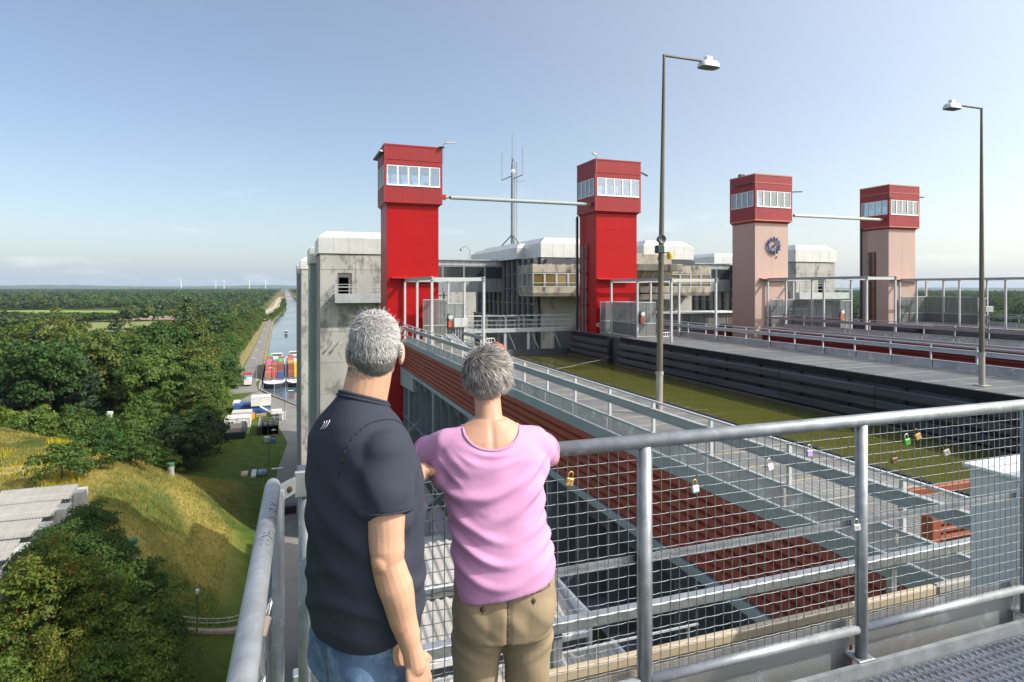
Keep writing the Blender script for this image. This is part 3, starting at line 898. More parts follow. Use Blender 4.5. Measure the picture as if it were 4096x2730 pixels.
def control_tower(x0, x1, dz, style, label, zbase):
    y0, y1 = 43.7, 46.6
    red = style == 'red'
    t = thing('control_tower', label, 'control tower', ((x0+x1)/2, (y0+y1)/2, zbase), 'control towers of the ship lift')
    cz0, cz1, wz0, wz1 = CAB['z0']+dz, CAB['z1']+dz, CAB['wz0']+dz, CAB['wz1']+dz
    mc = red_cabin if red else red_cabin2
    mtw = red_tower if red else pink_tower
    mtr = red_trim if red else tan_trim
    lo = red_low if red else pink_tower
    sh = MB().bbox(x0, x1, y0, y1, ZD-0.05, cz0+0.02, 0.02)
    sh.build('shaft', mtw, t)
    zj = [ZD+3.9, ZD+5.2, ZD+6.6, ZD+8.1, cz0-0.24] if red else [ZD+4.0, ZD+6.3, cz0-0.24]
    for za, zb in zip(zj[:-1], zj[1:]):
        for xa, xb in (((x0, x1),) if red else ((x0, (x0+x1)/2), ((x0+x1)/2, x1))):
            MB().bbox(xa+0.004, xb-0.004, y0-0.014, y0+0.01, za+0.004, zb-0.004, 0.004).build('shaft_plate', mtw, t)
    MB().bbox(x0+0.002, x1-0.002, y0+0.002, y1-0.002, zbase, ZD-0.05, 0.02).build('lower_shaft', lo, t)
    ov = 0.20
    X0, X1, Y0, Y1 = x0-ov, x1+ov, y0-0.26, y1+0.05
    # splayed underside, floor, ceiling, corner posts of the cabin
    MB().add([(x0,y0,cz0-0.22),(x1,y0,cz0-0.22),(x1,y1,cz0-0.22),(x0,y1,cz0-0.22),(X0,Y0,cz0),(X1,Y0,cz0),(X1,Y1,cz0),(X0,Y1,cz0)],
             [(0,1,5,4),(1,2,6,5),(2,3,7,6),(3,0,4,7),(0,3,2,1)]).build('corbel', mc, t)
    MB().box(X0+0.03, X1-0.03, Y0+0.03, Y1-0.03, cz0, cz0+0.12).build('cabin_floor', inside_grey, t)
    MB().box(X0+0.03, X1-0.03, Y0+0.03, Y1-0.03, wz1+0.10, cz1-0.15).build('cabin_ceiling', inside_grey, t)
    body = MB()
    for (za, zb) in ((cz0+0.02, wz0-0.002), (wz1+0.002, cz1-0.06)):
        body.box(X0+0.02, X1-0.02, Y0+0.02, Y0+0.08, za, zb); body.box(X0+0.02, X1-0.02, Y1-0.08, Y1-0.02, za, zb)
        body.box(X0+0.02, X0+0.08, Y0+0.08, Y1-0.08, za, zb); body.box(X1-0.08, X1-0.02, Y0+0.08, Y1-0.08, za, zb)
    body.build('cabin_wall', mc, t)
    tr = MB()
    for (xx, yy) in ((X0, Y0), (X1, Y0), (X0, Y1), (X1, Y1)):
        sx, sy = (1 if xx == X0 else -1), (1 if yy == Y0 else -1)
        tr.box(xx-0.012*sx, xx+0.13*sx, yy-0.012*sy, yy+0.13*sy, cz0-0.02, cz1)
    tr.build('corner_trim', mtr if red else mc, t)
    zs = cz1-1.05 if red else cz1-0.78
    for z, hh in ((cz0-0.03, 0.08), (zs, 0.045), (cz1-0.09, 0.10)):
        e = MB()
        e.box(X0-0.03, X1+0.03, Y0-0.035, Y0+0.01, z, z+hh); e.box(X0-0.035, X0+0.01, Y0+0.01, Y1+0.03, z, z+hh); e.box(X1-0.01, X1+0.035, Y0+0.01, Y1+0.03, z, z+hh)
        e.build('trim', mtr, t)
    MB().box(X0, X1, Y0, Y1, cz1-0.06, cz1-0.02).build('roof', dark_steel, t)
    pw = 0.232 if red else 0.94
    for (za, zb) in ((cz0+0.05, wz0-0.06), (wz1+0.05, zs), (zs+0.045, cz1-0.09)):
        clad_face(t, (X0+0.13, Y0+0.012), (X1-0.13, Y0+0.012), za, zb, pw, mc, 0.0)
        clad_face(t, (X0+0.012, Y1-0.13), (X0+0.012, Y0+0.13), za, zb, pw, mc, -math.pi/2)
        clad_face(t, (X1-0.012, Y0+0.13), (X1-0.012, Y1-0.13), za, zb, pw, mc, math.pi/2)
    window_band(t, (X0+0.16, Y0), (X1-0.16, Y0), wz0, wz1, 5, 0.0, white_frame, pane)
    window_band(t, (X0, Y1-0.2), (X0, Y0+0.2), wz0, wz1, 4, -math.pi/2, white_frame, pane)
    window_band(t, (X1, Y0+0.2), (X1, Y1-0.2), wz0, wz1, 4, math.pi/2, white_frame, pane)
    window_band(t, (X1-0.16, Y1), (X0+0.16, Y1), wz0, wz1, 5, math.pi, white_frame, pane)
    MB().box(X0+0.14, X1-0.14, Y0-0.055, Y0-0.005, wz0-0.055, wz0-0.002).build('sill', white_frame, t)
    # things seen through the glass
    ins = MB()
    ins.path([(x0+0.2, y0+1.0, wz0-0.2), (x0+0.2, y0+1.0, wz0+0.55), (x0+1.2, y0+1.0, wz0+0.55), (x0+1.2, y0+1.0, wz0-0.2)], 0.03, 6)
    ins.path([(x0+0.2, y0+1.0, wz0+0.28), (x0+1.2, y0+1.0, wz0+0.28)], 0.02, 6)
    ins.build('inner_railing', inside_grey, t)
    MB().bar((x0+1.7, y0+1.4, wz1), (x0+2.2, y0+1.4, wz0-0.2), 0.16, 0.16).build('brace', inside_grey, t)
    cb = MB(); cb.bbox(x1-0.55, x1-0.05, y1-0.6, y1-0.2, wz0-0.3, wz0+0.7, 0.02); cb.bbox(x0+0.75, x0+1.0, y1-1.0, y1-0.75, wz0-0.4, wz0+0.35, 0.05)
    cb.build('switch_box', inside_grey, t)
    return t

t1 = control_tower(6.6, 10.25, 0.0, 'red', 'bright red control tower left of the water, with the lamp arm on its roof', 2.0)
t2 = control_tower(22.74, 26.36, 0.08, 'red', 'bright red control tower right of the water, with cable track on its left side', ZD-0.6)
t3 = control_tower(38.0, 41.6, -0.12, 'pink', 'pale pink control tower carrying the blue ring clock', 2.0)
t4 = control_tower(53.6, 57.1, -0.18, 'pink', 'pale pink control tower without a clock, rightmost of the four', ZD-0.4)

# fittings that belong to each tower
def ledge(t, x0, x1, y, z, m):
    MB().prism([(y, z+0.10), (y, z), (y-0.42, z-0.02), (y-0.42, z+0.02)], 0, x0, x1).build('ledge', m, t)
ledge(t1, 6.9, 10.2, 43.69, CAMZ+0.62, red_trim); ledge(t2, 22.76, 25.8, 43.69, CAMZ+0.62, red_trim)
ledge(t3, 38.5, 41.58, 43.69, CAMZ+0.72, tan_trim); ledge(t4, 53.7, 56.9, 43.69, CAMZ+0.72, tan_trim)
# cable chain, ladder rails and pipes on the left faces
for (t, x, m) in ((t2, 22.74, red_low), (t4, 53.6, mat('rust_stain', (0.24,0.10,0.05), 0.8, var=0.3, scale=0.8))):
    c = MB(); zt = CAB['z0']-0.1
    c.box(x-0.36, x-0.22, 46.35, 46.5, ZD+0.1, zt)
    c.build('cable_track', black_steel, t)
    c = MB(); z = ZD+0.3
    while z < zt-0.2:
        c.box(x-0.40, x-0.36, 46.32, 46.53, z, z+0.10); z += 0.2
    c.build('track_links', dark_steel, t)
    c = MB(); c.path([(x-0.14, 45.2, ZD), (x-0.14, 45.2, CAMZ+3.3), (x-0.02, 45.2, CAMZ+3.45)], 0.06, 8); c.path([(x-0.16, 45.7, ZD), (x-0.16, 45.7, CAMZ+3.2)], 0.075, 8)
    c.build('riser_pipes', steel_dim, t)
    for k in range(5):
        MB().box(x-0.24, x, 45.05, 45.85, ZD+0.9+k*1.25, ZD+1.0+k*1.25).build('pipe_bracket', m, t)
    MB().box(x-0.012, x-0.002, 45.0, 45.95, ZD, CAMZ+3.4).build('pipe_backing', m, t)
# floodlight and street-light arm on the first tower, small lamps on the others
def small_lamp(t, base, pts, head0, head1, m=lamp_alu):
    a = MB().path([base]+pts, 0.025, 6); o = a.build('lamp_arm', mast_grey, t)
    MB().bar(head0, head1, 0.16, 0.09).build('lamp_head', m, t)
cx1, cy0, cz1 = 10.45, 43.44, CAB['z1']
small_lamp(t1, (cx1+0.06, cy0-0.06, cz1-1.0), [(cx1+0.06, cy0-0.06, cz1+0.22), (cx1+0.30, cy0-0.1, cz1+0.32)], (cx1+0.30, cy0-0.1, cz1+0.33), (cx1+0.95, cy0-0.2, cz1+0.42))
MB().lathe((cx1-0.05, cy0-0.05, cz1-0.02), [(0.22,0.02),(0.24,0.05),(0.05,0.10)], 12).build('lamp_bracket', mast_grey, t1)
f = MB(); f.bar((6.28, 43.5, cz1-0.50), (5.95, 44.6, cz1-0.95), 0.35, 0.12); f.tube((6.35, 43.6, cz1-0.75), (6.1, 44.3, cz1-0.95), 0.07, 8)
f.build('floodlight', mast_grey, t1)
small_lamp(t2, (22.6, 43.40, cz1-0.8), [(22.6, 43.40, cz1+0.3), (22.5, 43.36, cz1+0.36)], (22.52, 43.36, cz1+0.38), (22.2, 43.2, cz1+0.42))
small_lamp(t2, (26.58, 43.6, cz1-0.6), [(26.75, 43.6, cz1-0.75)], (26.7, 43.6, cz1-0.72), (27.3, 43.6, cz1-0.95), dark_steel)
small_lamp(t3, (41.8, 43.5, cz1-1.7), [(42.0, 43.5, cz1-1.5)], (42.0, 43.5, cz1-1.48), (42.95, 43.5, cz1-1.42), dark_steel)
small_lamp(t4, (57.3, 43.5, cz1-1.2), [(57.45, 43.5, cz1-1.2)], (57.4, 43.5, cz1-1.2), (57.95, 43.5, cz1-1.2), dark_steel)
f = MB(); f.bar((37.78, 43.7, cz1-0.9), (37.6, 45.9, cz1-0.9), 0.12, 0.10); f.box(37.9, 38.4, 45.4, 45.7, cz1-0.2, cz1+0.15)
f.build('gutter', dark_steel, t3)
MB().bbox(53.1, 53.5, 43.2, 43.5, cz1-1.55, cz1-1.3, 0.03).build('floodlight', dark_steel, t4)

# pipe beams between the towers
def pipe_beam(x0, x1, z, m, label):
    t = thing('pipe_beam', label, 'beam', ((x0+x1)/2, 44.0, z), 'pipe beams between the towers')
    MB().tube((x0+0.75, 44.0, z), (x1-0.45, 44.0, z), 0.135, 14).build('pipe', m, t, smooth=False)
    e = MB(); e.lathe((x0+0.75, 44, z), [(0.135,0.0),(0.05,-0.12),(0.05,-0.2)][::-1], 12, 0); e.lathe((x1-0.45, 44, z), [(0.135,0),(0.05,0.12),(0.05,0.2)], 12, 0)
    e.build('end_cone', dark_steel, t)
    e = MB(); e.tube((x0+0.38, 44, z), (x0+0.55, 44, z), 0.10, 12); e.tube((x1-0.25, 44, z), (x1-0.18, 44, z), 0.09, 12)
    e.build('coupling', yellow, t)
    e = MB(); e.bbox(x0, x0+0.38, 43.82, 44.18, z-0.17, z+0.17, 0.02); e.bbox(x1-0.18, x1, 43.84, 44.16, z-0.15, z+0.15, 0.02)
    e.build('anchor_block', red_trim, t)
pipe_beam(10.45, 22.54, CAMZ+6.45, pipe_grey, 'long grey pipe beam joining the two bright red towers')
pipe_beam(41.8, 53.4, CAMZ+6.38, pipe_cream, 'long cream pipe beam joining the two pink towers')

# clock on the third tower
ck = thing('wall_clock', 'blue ring clock with bar markers on the pale pink tower', 'clock', (39.95, 43.62, CAMZ+2.9))
cx, cy, cz, R = 39.95, 43.57, CAMZ+3.62, 0.60
ring = MB()
seg = 40
vs, fs = [], []
for i in range(seg):
    a = 2*math.pi*i/seg
    for (rr, yy) in ((R-0.065, cy-0.035), (R+0.065, cy-0.035), (R+0.065, cy+0.03), (R-0.065, cy+0.03)):
        vs.append((cx+rr*math.sin(a), yy, cz+rr*math.cos(a)))
for i in range(seg):
    j = (i+1) % seg
    for k in range(4): fs.append((i*4+k, i*4+(k+1)%4, j*4+(k+1)%4, j*4+k))
ring.add(vs, fs); ring.build('ring', clock_blue, ck)
for i in range(12):
    a = math.radians(30*i)
    p = lambda r_: (cx+r_*math.sin(a), cy-0.02, cz+r_*math.cos(a))
    o = MB().bar(p(R-0.13), p(R+0.19), 0.065, 0.08, up=(0,-1,0)).build('hour_marker', clock_blue, ck)
    MB().bar(p(R-0.12), p(R+0.15), 0.045, 0.02, up=(0,-1,0)).build('marker_face', clock_tip, ck).location.y -= 0.062
for (name, ang, l0, l1, w) in (('hour_hand', 227, -0.14, 0.42, 0.085), ('minute_hand', 192, -0.16, 0.60, 0.06)):
    a = math.radians(ang)
    d = Vector((math.sin(a), 0, math.cos(a)))
    c = Vector((cx, cy-0.075, cz))
    MB().bar(c+d*l0, c+d*l1, w, 0.05, up=(0,-1,0)).build(name, clock_blue, ck)
MB().tube((cx, 43.7, cz), (cx, cy-0.08, cz), 0.05, 10).build('spindle', clock_blue, ck)
sp = MB(); sp.tube((cx+0.35, 43.7, cz-1.0), (cx+0.35, 43.58, cz-1.0), 0.07, 10); sp.build('spotlight', brown_post, ck)
# supports from ring to wall
s_ = MB()
for i in range(0, 12, 3):
    a = math.radians(30*i); s_.tube((cx+R*math.sin(a), cy+0.02, cz+R*math.cos(a)), (cx+R*math.sin(a), 43.71, cz+R*math.cos(a)), 0.02, 6)
s_.build('standoffs', clock_blue, ck)

# ---------------------------------------------------------------- open steel frames with frosted screens
def frame(xa, xb, ys_, zd, label, screens, top=4.14, m=frame_grey):
    t = thing('open_pergola', label, 'steel pergola', ((xa+xb)/2, (ys_[0]+ys_[-1])/2, zd), 'open steel frames by the towers')
    pm = MB().bbox(-0.07, 0.07, -0.07, 0.07, 0, top-0.13, 0.012).mesh('post', m)
    for y in ys_:
        for x in (xa, xb): put('post', pm, t, (x, y, zd))
    for x in (xa, xb):
        b = MB(); b.box(x-0.08, x+0.08, ys_[0]-0.15, ys_[-1]+0.1, zd+top-0.13, zd+top-0.10); b.box(x-0.02, x+0.02, ys_[0]-0.15, ys_[-1]+0.1, zd+top-0.10, zd+top+0.04); b.box(x-0.08, x+0.08, ys_[0]-0.15, ys_[-1]+0.1, zd+top+0.04, zd+top+0.07)
        b.build('long_beam', m, t)
    cm = MB().box(0.09, xb-xa-0.09, -0.05, 0.05, 0, 0.20).mesh('cross_beam', m)
    for y in ys_: put('cross_beam', cm, t, (xa, y, zd+top-0.18))
    ins = 0.5*(ys_[0]+ys_[1])
    put('cross_beam', cm, t, (xa, ins, zd+top-0.18))
    for (p0, p1, n, zb, zm, zt) in screens:
        p0 = Vector((*p0, 0)); p1 = Vector((*p1, 0)); d = p1-p0; L0 = d.length; w = L0/n; rz = math.atan2(d.y, d.x)
        mu = MB().box(-0.025, 0.025, -0.025, 0.025, 0, zt-zb).mesh('mullion', m if zb > 0.5 else steel_dim)
        up = MB().box(0.03, w-0.03, -0.006, 0.006, 0, zt-zm-0.04).mesh('frosted_pane', milk)
        lo = MB().box(0.03, w-0.03, -0.008, 0.008, 0, zm-zb-0.04).mesh('lower_panel', milk_low)
        rl = MB(); rl.box(0, L0, -0.03, 0.03, zt-zb-0.02, zt-zb+0.04)
        if zm-zb > 0.1: rl.box(0, L0, -0.03, 0.03, zm-zb-0.03, zm-zb+0.03)
        rl.box(0, L0, -0.03, 0.03, -0.01, 0.03)
        put('screen_rails', rl.mesh('screen_rails', m), t, (p0.x, p0.y, zd+zb), rz=rz)
        for k in range(n+1):
            q = p0 + d*(k/n); put('mullion', mu, t, (q.x, q.y, zd+zb), rz=rz)
            if k < n:
                put('frosted_pane', up, t, (q.x, q.y, zd+zm+0.02), rz=rz)
                if zm-zb > 0.1: put('lower_panel', lo, t, (q.x, q.y, zd+zb+0.02), rz=rz)
    return t
Z2 = ZD+0.19
frame(7.82, 10.9, (35.0, 39.2, 43.5), ZD, 'grey open steel frame in front of the left bright red tower',
      [((9.0, 43.0), (10.55, 42.8), 5, 0.05, 0.95, 2.72), ((9.75, 39.2), (10.83, 39.2), 2, 0.05, 1.0, 2.55)])
frame(23.7, 27.2, (35.0, 39.2, 43.0), ZD, 'grey open steel frame in front of the right bright red tower',
      [((23.8, 42.9), (23.8, 39.3), 4, 0.05, 1.0, 2.45), ((22.95, 43.4), (25.9, 43.15), 6, 0.05, 1.0, 2.45), ((23.8, 39.2), (25.2, 39.2), 2, 0.05, 1.0, 2.5)])
frame(39.2, 42.0, (33.7, 37.5, 41.4, 43.5), Z2, 'grey open steel frame beside the pink clock tower',
      [((42.0, 43.4), (42.0, 37.6), 7, 0.05, 0.9, 2.35), ((40.9, 37.5), (42.0, 37.5), 2, 0.05, 0.9, 2.35), ((39.35, 43.3), (41.9, 43.3), 4, 0.05, 0.9, 2.35)])
frame(54.8, 58.3, (25.0, 29.5, 34.2, 37.9, 41.8, 43.5), Z2, 'long grey open steel frame at the right, beside the rightmost pink tower',
      [((58.25, 43.4), (58.25, 37.9), 8, 0.05, 0.95, 2.5), ((55.0, 43.45), (58.2, 43.45), 5, 0.05, 0.95, 2.5), ((57.1, 37.9), (58.3, 37.9), 2, 0.05, 0.95, 2.4)])

# horns with handsets and switch boxes on the frames
def horn(loc, label, box=None):
    t = thing('horn', label, 'horn', loc, 'horns with orange handsets')
    x, y, z = loc
    MB().lathe((x, y-0.02, z+0.55), [(0.05,0.05),(0.06,-0.02),(0.15,-0.16),(0.16,-0.17)], 12, 1).build('horn_bell', lamp_alu, t)
    MB().bbox(x-0.13, x+0.13, y-0.08, y+0.06, z-0.12, z+0.36, 0.03).build('handset', signal_orange, t)
    MB().box(x-0.16, x+0.16, y+0.06, y+0.09, z-0.15, z+0.75).build('back_plate', dark_steel, t)
horn((9.9, 39.02, ZD+1.15), 'round horn above an orange handset on the frame by the left red tower')
horn((23.95, 39.0, ZD+1.15), 'round horn above an orange handset on the frame by the right red tower')
horn((40.75, 37.3, Z2+0.95), 'small horn above an orange handset on the frame by the clock tower')
sb = thing('switch_cabinet', 'pair of grey switch boxes beside the horn near the left red tower', 'switch box', (10.55, 39.0, ZD+1.2))
for k in range(2): MB().bbox(10.12+k*0.46, 10.56+k*0.46, 38.82, 39.06, ZD+1.05, ZD+1.62, 0.015).build('box', rail_light, sb)
cb = MB()
for k in range(3): cb.path([(10.25+k*0.17, 38.95, ZD+1.05), (10.25+k*0.17, 38.97, ZD+0.1)], 0.03, 6)
cb.build('conduit', rail_light, sb)
MB().bbox(57.2, 58.2, 37.3, 37.6, Z2+1.25, Z2+1.75, 0.02).build('switch_cabinet', zinc, label='olive grey switch box on the frame at the far right', cat='switch box')
# small side gate railing beside the left frame
g = thing('side_railing', 'short grey railing closing the walkway between the left frame posts', 'railing', (10.9, 37, ZD))
for z in (1.08, 0.62, 0.25): MB().bar((10.9, 35.1, ZD+z), (10.9, 39.1, ZD+z), 0.05, 0.22 if z == 0.62 else 0.05).build('rail', rail_grey, g)
MB().box(10.87, 10.93, 37.0, 37.06, ZD, ZD+1.1).build('post', rail_grey, g)
def ladder_hoop(p, label):
    x, y, z = p
    mb = MB(); w, h = 0.55, 0.26
    pts = []
    for (cx_, cz_, a0) in ((w-0.09, h-0.09, 0), (0.09, h-0.09, 90), (0.09, 0.09, 180), (w-0.09, 0.09, 270)):
        for k in range(4):
            a = math.radians(a0+30*k); pts.append((x+cx_+0.09*math.cos(a), y, z+cz_+0.09*math.sin(a)))
    pts.append(pts[0]); mb.path(pts, 0.022, 6, cap=False)
    mb.path([(x+w*0.36, y, z), (x+w*0.36, y, z+h)], 0.02, 6); mb.path([(x+w*0.64, y, z), (x+w*0.64, y, z+h)], 0.02, 6)
    mb.path([(x-0.12, y, z+h*0.5), (x, y, z+h*0.5)], 0.02, 6)
    mb.build('ladder_hoop', white_paint, label=label, cat='grab rail', group='white grab hoops on the trough')
ladder_hoop((11.02, 35.0, ZD+0.35), 'white grab hoop on the frame post by the left red tower')
ladder_hoop((23.05, 35.0, ZD+0.40), 'white grab hoop on the front post of the right steel frame')
ladder_hoop((22.75, 43.5, ZD+0.55), 'white grab hoop at the foot of the right bright red tower')
# leaning ladder and orange bag on the near walkway
ld = thing('ladder', 'white aluminium ladder lying along the near walkway by the steel frame', 'ladder', (8.2, 31, ZD))
a0, a1 = Vector((8.0, 27.0, ZD+0.12)), Vector((8.5, 34.6, ZD+0.95)); off = Vector((0.42, -0.02, 0.02))
MB().bar(a0, a1, 0.04, 0.09).build('stile', lamp_alu, ld); MB().bar(a0+off, a1+off, 0.04, 0.09).build('stile', lamp_alu, ld)
for k in range(24):
    p = a0.lerp(a1, (k+0.5)/24); MB().bar(p, p+off, 0.03, 0.03).build('rung', lamp_alu, ld)
cn_ = thing('safety_barrier', 'folded orange and white plastic barrier standing on the near walkway', 'barrier', (9.6, 28.2, ZD))
for k in range(3): MB().bbox(9.35+0.16*k, 9.48+0.16*k, 28.0, 28.7, ZD, ZD+1.0-0.08*k, 0.02).build('panel', signal_orange if k != 1 else mat('pale_orange', (0.62,0.22,0.16), 0.5), cn_)

# ---------------------------------------------------------------- gate bridge at the end of the trough
def gate_bridge(dx, dz, label):
    zd = ZD+dz
    t = thing('gate_bridge', label, 'footbridge', (16.6+dx, 48.0, zd-1.9), 'footbridges over the trough gates')
    xa, xb = 10.3+dx, 22.9+dx
    MB().bbox(xa, xb, 47.5, 48.7, zd+0.10, zd+0.24, 0.02).build('deck', galv_far, t)
    MB().bbox(xa, xb, 47.42, 47.5, zd-0.02, zd+0.30, 0.01).build('deck_beam', galv_far, t)
    MB().bbox(xa, xb, 47.6, 47.9, zd-1.95, zd-1.45, 0.02).build('gate_sill', dark_steel, t)
    MB().box(xa, xb, 48.0, 48.2, zd-2.6, zd-1.6).build('gate_leaf', black_steel, t)
    n = 6
    cm = MB(); cm.bbox(-0.11, 0.11, -0.05, 0.05, 0, 1.5, 0.01); cm = cm.mesh('strut', galv_far)
    for k in range(n+1):
        x = xa + 0.3 + (xb-xa-0.6)*k/n
        put('strut', cm, t, (x, 47.58, zd-1.45))
        if k < n: MB().bar((x+0.35, 47.75, zd-0.05), (x+0.95, 47.75, zd-1.40), 0.07, 0.07).build('brace', galv_far, t)
    # railing of hooped sections
    w = (xb-xa)/8
    hm = MB()
    hm.path([(0.05,0,0),(0.05,0,0.98),(0.12,0,1.06),(w-0.12,0,1.06),(w-0.05,0,0.98),(w-0.05,0,0)], 0.025, 6)
    hm.path([(0.05,0,0.68),(w-0.05,0,0.68)], 0.018, 5); hm.path([(0.05,0,0.32),(w-0.05,0,0.32)], 0.018, 5); hm.path([(w*0.5,0,0),(w*0.5,0,0.68)], 0.018, 5)
    hm = hm.mesh('railing_section', galv_far)
    for yy in (47.45, 48.65):
        for k in range(8): put('railing_section', hm, t, (xa+k*w, yy, zd+0.24))
gate_bridge(0, 0, 'grey footbridge with hooped railings across the trough end between the red towers')
gate_bridge(31.2, 0.19, 'grey footbridge with hooped railings across the trough end between the pink towers')

# ---------------------------------------------------------------- concrete guide towers and their metal hats
def hat(t, x0, x1, y0, y1, z0, z1, zt, inset, sheets=1.2):
    """sheet-metal hat: separate wall sheets and a bevelled lid"""
    MB().box(x0+0.03, x1-0.03, y0+0.03, y1-0.03, z0, z1).build('hat_core', steel_dim, t)
    for (a, b, fx) in (((x0, y0), (x1, y0), 0.0), ((x0, y1), (x0, y0), -math.pi/2), ((x1, y0), (x1, y1), math.pi/2)):
        L0 = math.hypot(b[0]-a[0], b[1]-a[1]); n = max(1, int(round(L0/sheets))); w = L0/n
        key = ('hat', round(w,3), round(z1-z0,3))
        if key not in plank_mesh.c:
            plank_mesh.c[key] = MB().bbox(0.006, w-0.006, -0.012, 0.03, 0, z1-z0, 0.006).mesh('wall_sheet', roof_metal)
        for k in range(n):
            put('wall_sheet', plank_mesh.c[key], t, (a[0]+(b[0]-a[0])*k/n, a[1]+(b[1]-a[1])*k/n, z0), rz=fx)
    i = inset
    MB().add([(x0,y0,z1),(x1,y0,z1),(x1,y1,z1),(x0,y1,z1),(x0+i,y0+i,zt),(x1-i,y0+i,zt),(x1-i,y1-i,zt),(x0+i,y1-i,zt)],
             [(0,1,5,4),(1,2,6,5),(2,3,7,6),(3,0,4,7),(4,5,6,7)]).build('hat_lid', roof_metal, t)
    e = MB(); n = max(1, int(round((x1-x0)/sheets)))
    for k in range(n+1):
        x = x0+i+(x1-x0-2*i)*k/n; xb_ = x0+(x1-x0)*k/n
        e.bar((xb_, y0, z1+0.012), (x, y0+i, zt+0.012), 0.03, 0.03)
    e.build('lid_seams', roof_metal, t)

def guide_tower(x0, x1, y0, y1, label, rows=16, ztop=45.9, cols=2, door=None, zb=2.0, guides=False, hat_z=(45.95, 47.35, 47.95)):
    t = thing('guide_tower', label, 'concrete tower', ((x0+x1)/2, (y0+y1)/2, zb), 'concrete guide towers')
    MB().box(x0+0.05, x1-0.05, y0+0.06, y1, zb, ztop).build('core', concrete_joint, t)
    ph = 2.72; w = (x1-x0)/cols
    z = ztop-1.35; zs_ = [ztop, z]
    while z > zb+0.2:
        z = max(zb, z-ph); zs_.append(z)
    for r in range(len(zs_)-1):
        za, zb_ = zs_[r+1], zs_[r]
        for c in range(cols):
            if door and r == 1 and c == door[0]:
                dx0, dx1, dz1 = door[1], door[2], door[3]
                xa, xb = x0+c*w+0.012, x0+(c+1)*w-0.012
                d = MB(); d.box(xa, dx0, y0, y0+0.08, za+0.012, zb_-0.012); d.box(dx1, xb, y0, y0+0.08, za+0.012, zb_-0.012); d.box(dx0, dx1, y0, y0+0.08, dz1, zb_-0.012)
                d.build('concrete_panel', concrete, t)
                MB().box(dx0, dx1, y0+0.30, y0+0.35, za+0.01, dz1).build('door_reveal', dark_steel, t)
                MB().box(dx0+0.10, dx0+0.92, y0+0.06, y0+0.12, za+0.02, dz1-0.38).build('door', rusty_door, t)
            else:
                MB().bbox(x0+c*w+0.012, x0+(c+1)*w-0.012, y0, y0+0.08, za+0.012, zb_-0.012, 0.008).build('concrete_panel', concrete, t)
    for xx, s in ((x0, 1), (x1, -1)):
        for r in range(len(zs_)-1):
            MB().bbox(xx, xx+0.07*s, y0+0.09, y1, zs_[r+1]+0.012, zs_[r]-0.012, 0.006).build('concrete_panel', concrete, t)
    hat(t, x0-0.14, x1+0.14, y0-0.10, y1+0.1, *hat_z, 0.75)
    if guides:
        for k, (ya, yb) in enumerate(((y1+1.0, y1+2.4), (y1+4.5, y1+6.2))):
            MB().bbox(x0-0.55, x0+1.5, ya, yb, zb, ztop-0.6, 0.03).build('guide_column', beam_grey if k == 0 else concrete, t)
            MB().bbox(x0-0.65, x0+1.6, ya-0.2, yb+0.2, ztop-0.6, ztop+1.0, 0.05).build('guide_cap', roof_metal, t)
        MB().box(x0+1.0, x1, y1, y1+12, zb, ztop-0.5).build('core_wall', dark_steel, t)
    return t
ga = guide_tower(2.86, 8.9, 57.0, 63.5, 'tall concrete guide tower with metal hat and rusty door, left of the red tower', door=(0, 4.35, 5.55, CAMZ+0.15+1.1), guides=True)
gb = guide_tower(2.5, 8.6, 108.0, 114.0, 'farthest concrete guide tower, seen as a narrow strip beside the canal', guides=True)
gc = guide_tower(23.7, 29.6, 57.0, 78.0, 'concrete guide tower behind the right red tower, under the left control bay')
gd = guide_tower(35.3, 41.2, 57.0, 78.0, 'concrete guide tower between the right red tower and the clock tower')
ge = guide_tower(55.4, 61.3, 57.0, 63.5, 'concrete guide tower with metal hat between the two pink towers', door=(1, 58.7, 59.9, CAMZ+0.9))
# concrete block added behind the lift, nearly hidden, to cast shade on the lawn
hl = thing('shadow_block', 'grey block added behind the ship lift to shade the lawn', 'building', (26, 138, 2))
MB().bbox(11.0, 41.0, 117, 162, 2.0, 45.6, 0.1).build('wall', concrete, hl)
MB().bbox(10.7, 41.3, 116.7, 162.3, 45.6, 46.6, 0.2).build('roof', roof_metal, hl)
# balcony on the first tower
bl = thing('balcony', 'grey steel balcony under the rusty door of the left concrete tower', 'balcony', (5.6, 56.4, CAMZ-1.3))
MB().box(4.05, 8.8, 55.6, 57.0, CAMZ-1.35, CAMZ-1.25).build('floor', galv_far, bl)
MB().box(4.05, 8.8, 55.58, 55.62, CAMZ-1.35, CAMZ-0.55).build('apron', galv_far, bl); MB().box(4.02, 4.06, 55.6, 57.0, CAMZ-1.35, CAMZ-0.55).build('apron', galv_far, bl)
for z in (-0.30, 0.02, 0.25):
    r = MB(); r.bar((4.05, 55.6, CAMZ+z), (8.8, 55.6, CAMZ+z), 0.05, 0.10 if z == 0.02 else 0.05); r.bar((4.05, 55.6, CAMZ+z), (4.05, 57.0, CAMZ+z), 0.05, 0.05); r.build('rail', galv_far, bl)
for x in (4.05, 5.2, 6.4, 7.6, 8.75): MB().box(x-0.03, x+0.03, 55.57, 55.63, CAMZ-1.3, CAMZ+0.25).build('post', galv_far, bl)
bl2 = thing('balcony', 'grey steel balcony on the concrete tower between the pink towers', 'balcony', (57, 56.4, CAMZ-1.3))
MB().box(54.6, 62, 55.6, 57.0, CAMZ-1.35, CAMZ-0.6).build('apron', galv_far, bl2)
for z in (-0.25, 0.15, 0.4): MB().bar((54.6, 55.6, CAMZ+z), (62, 55.6, CAMZ+z), 0.05, 0.06).build('rail', galv_far, bl2)
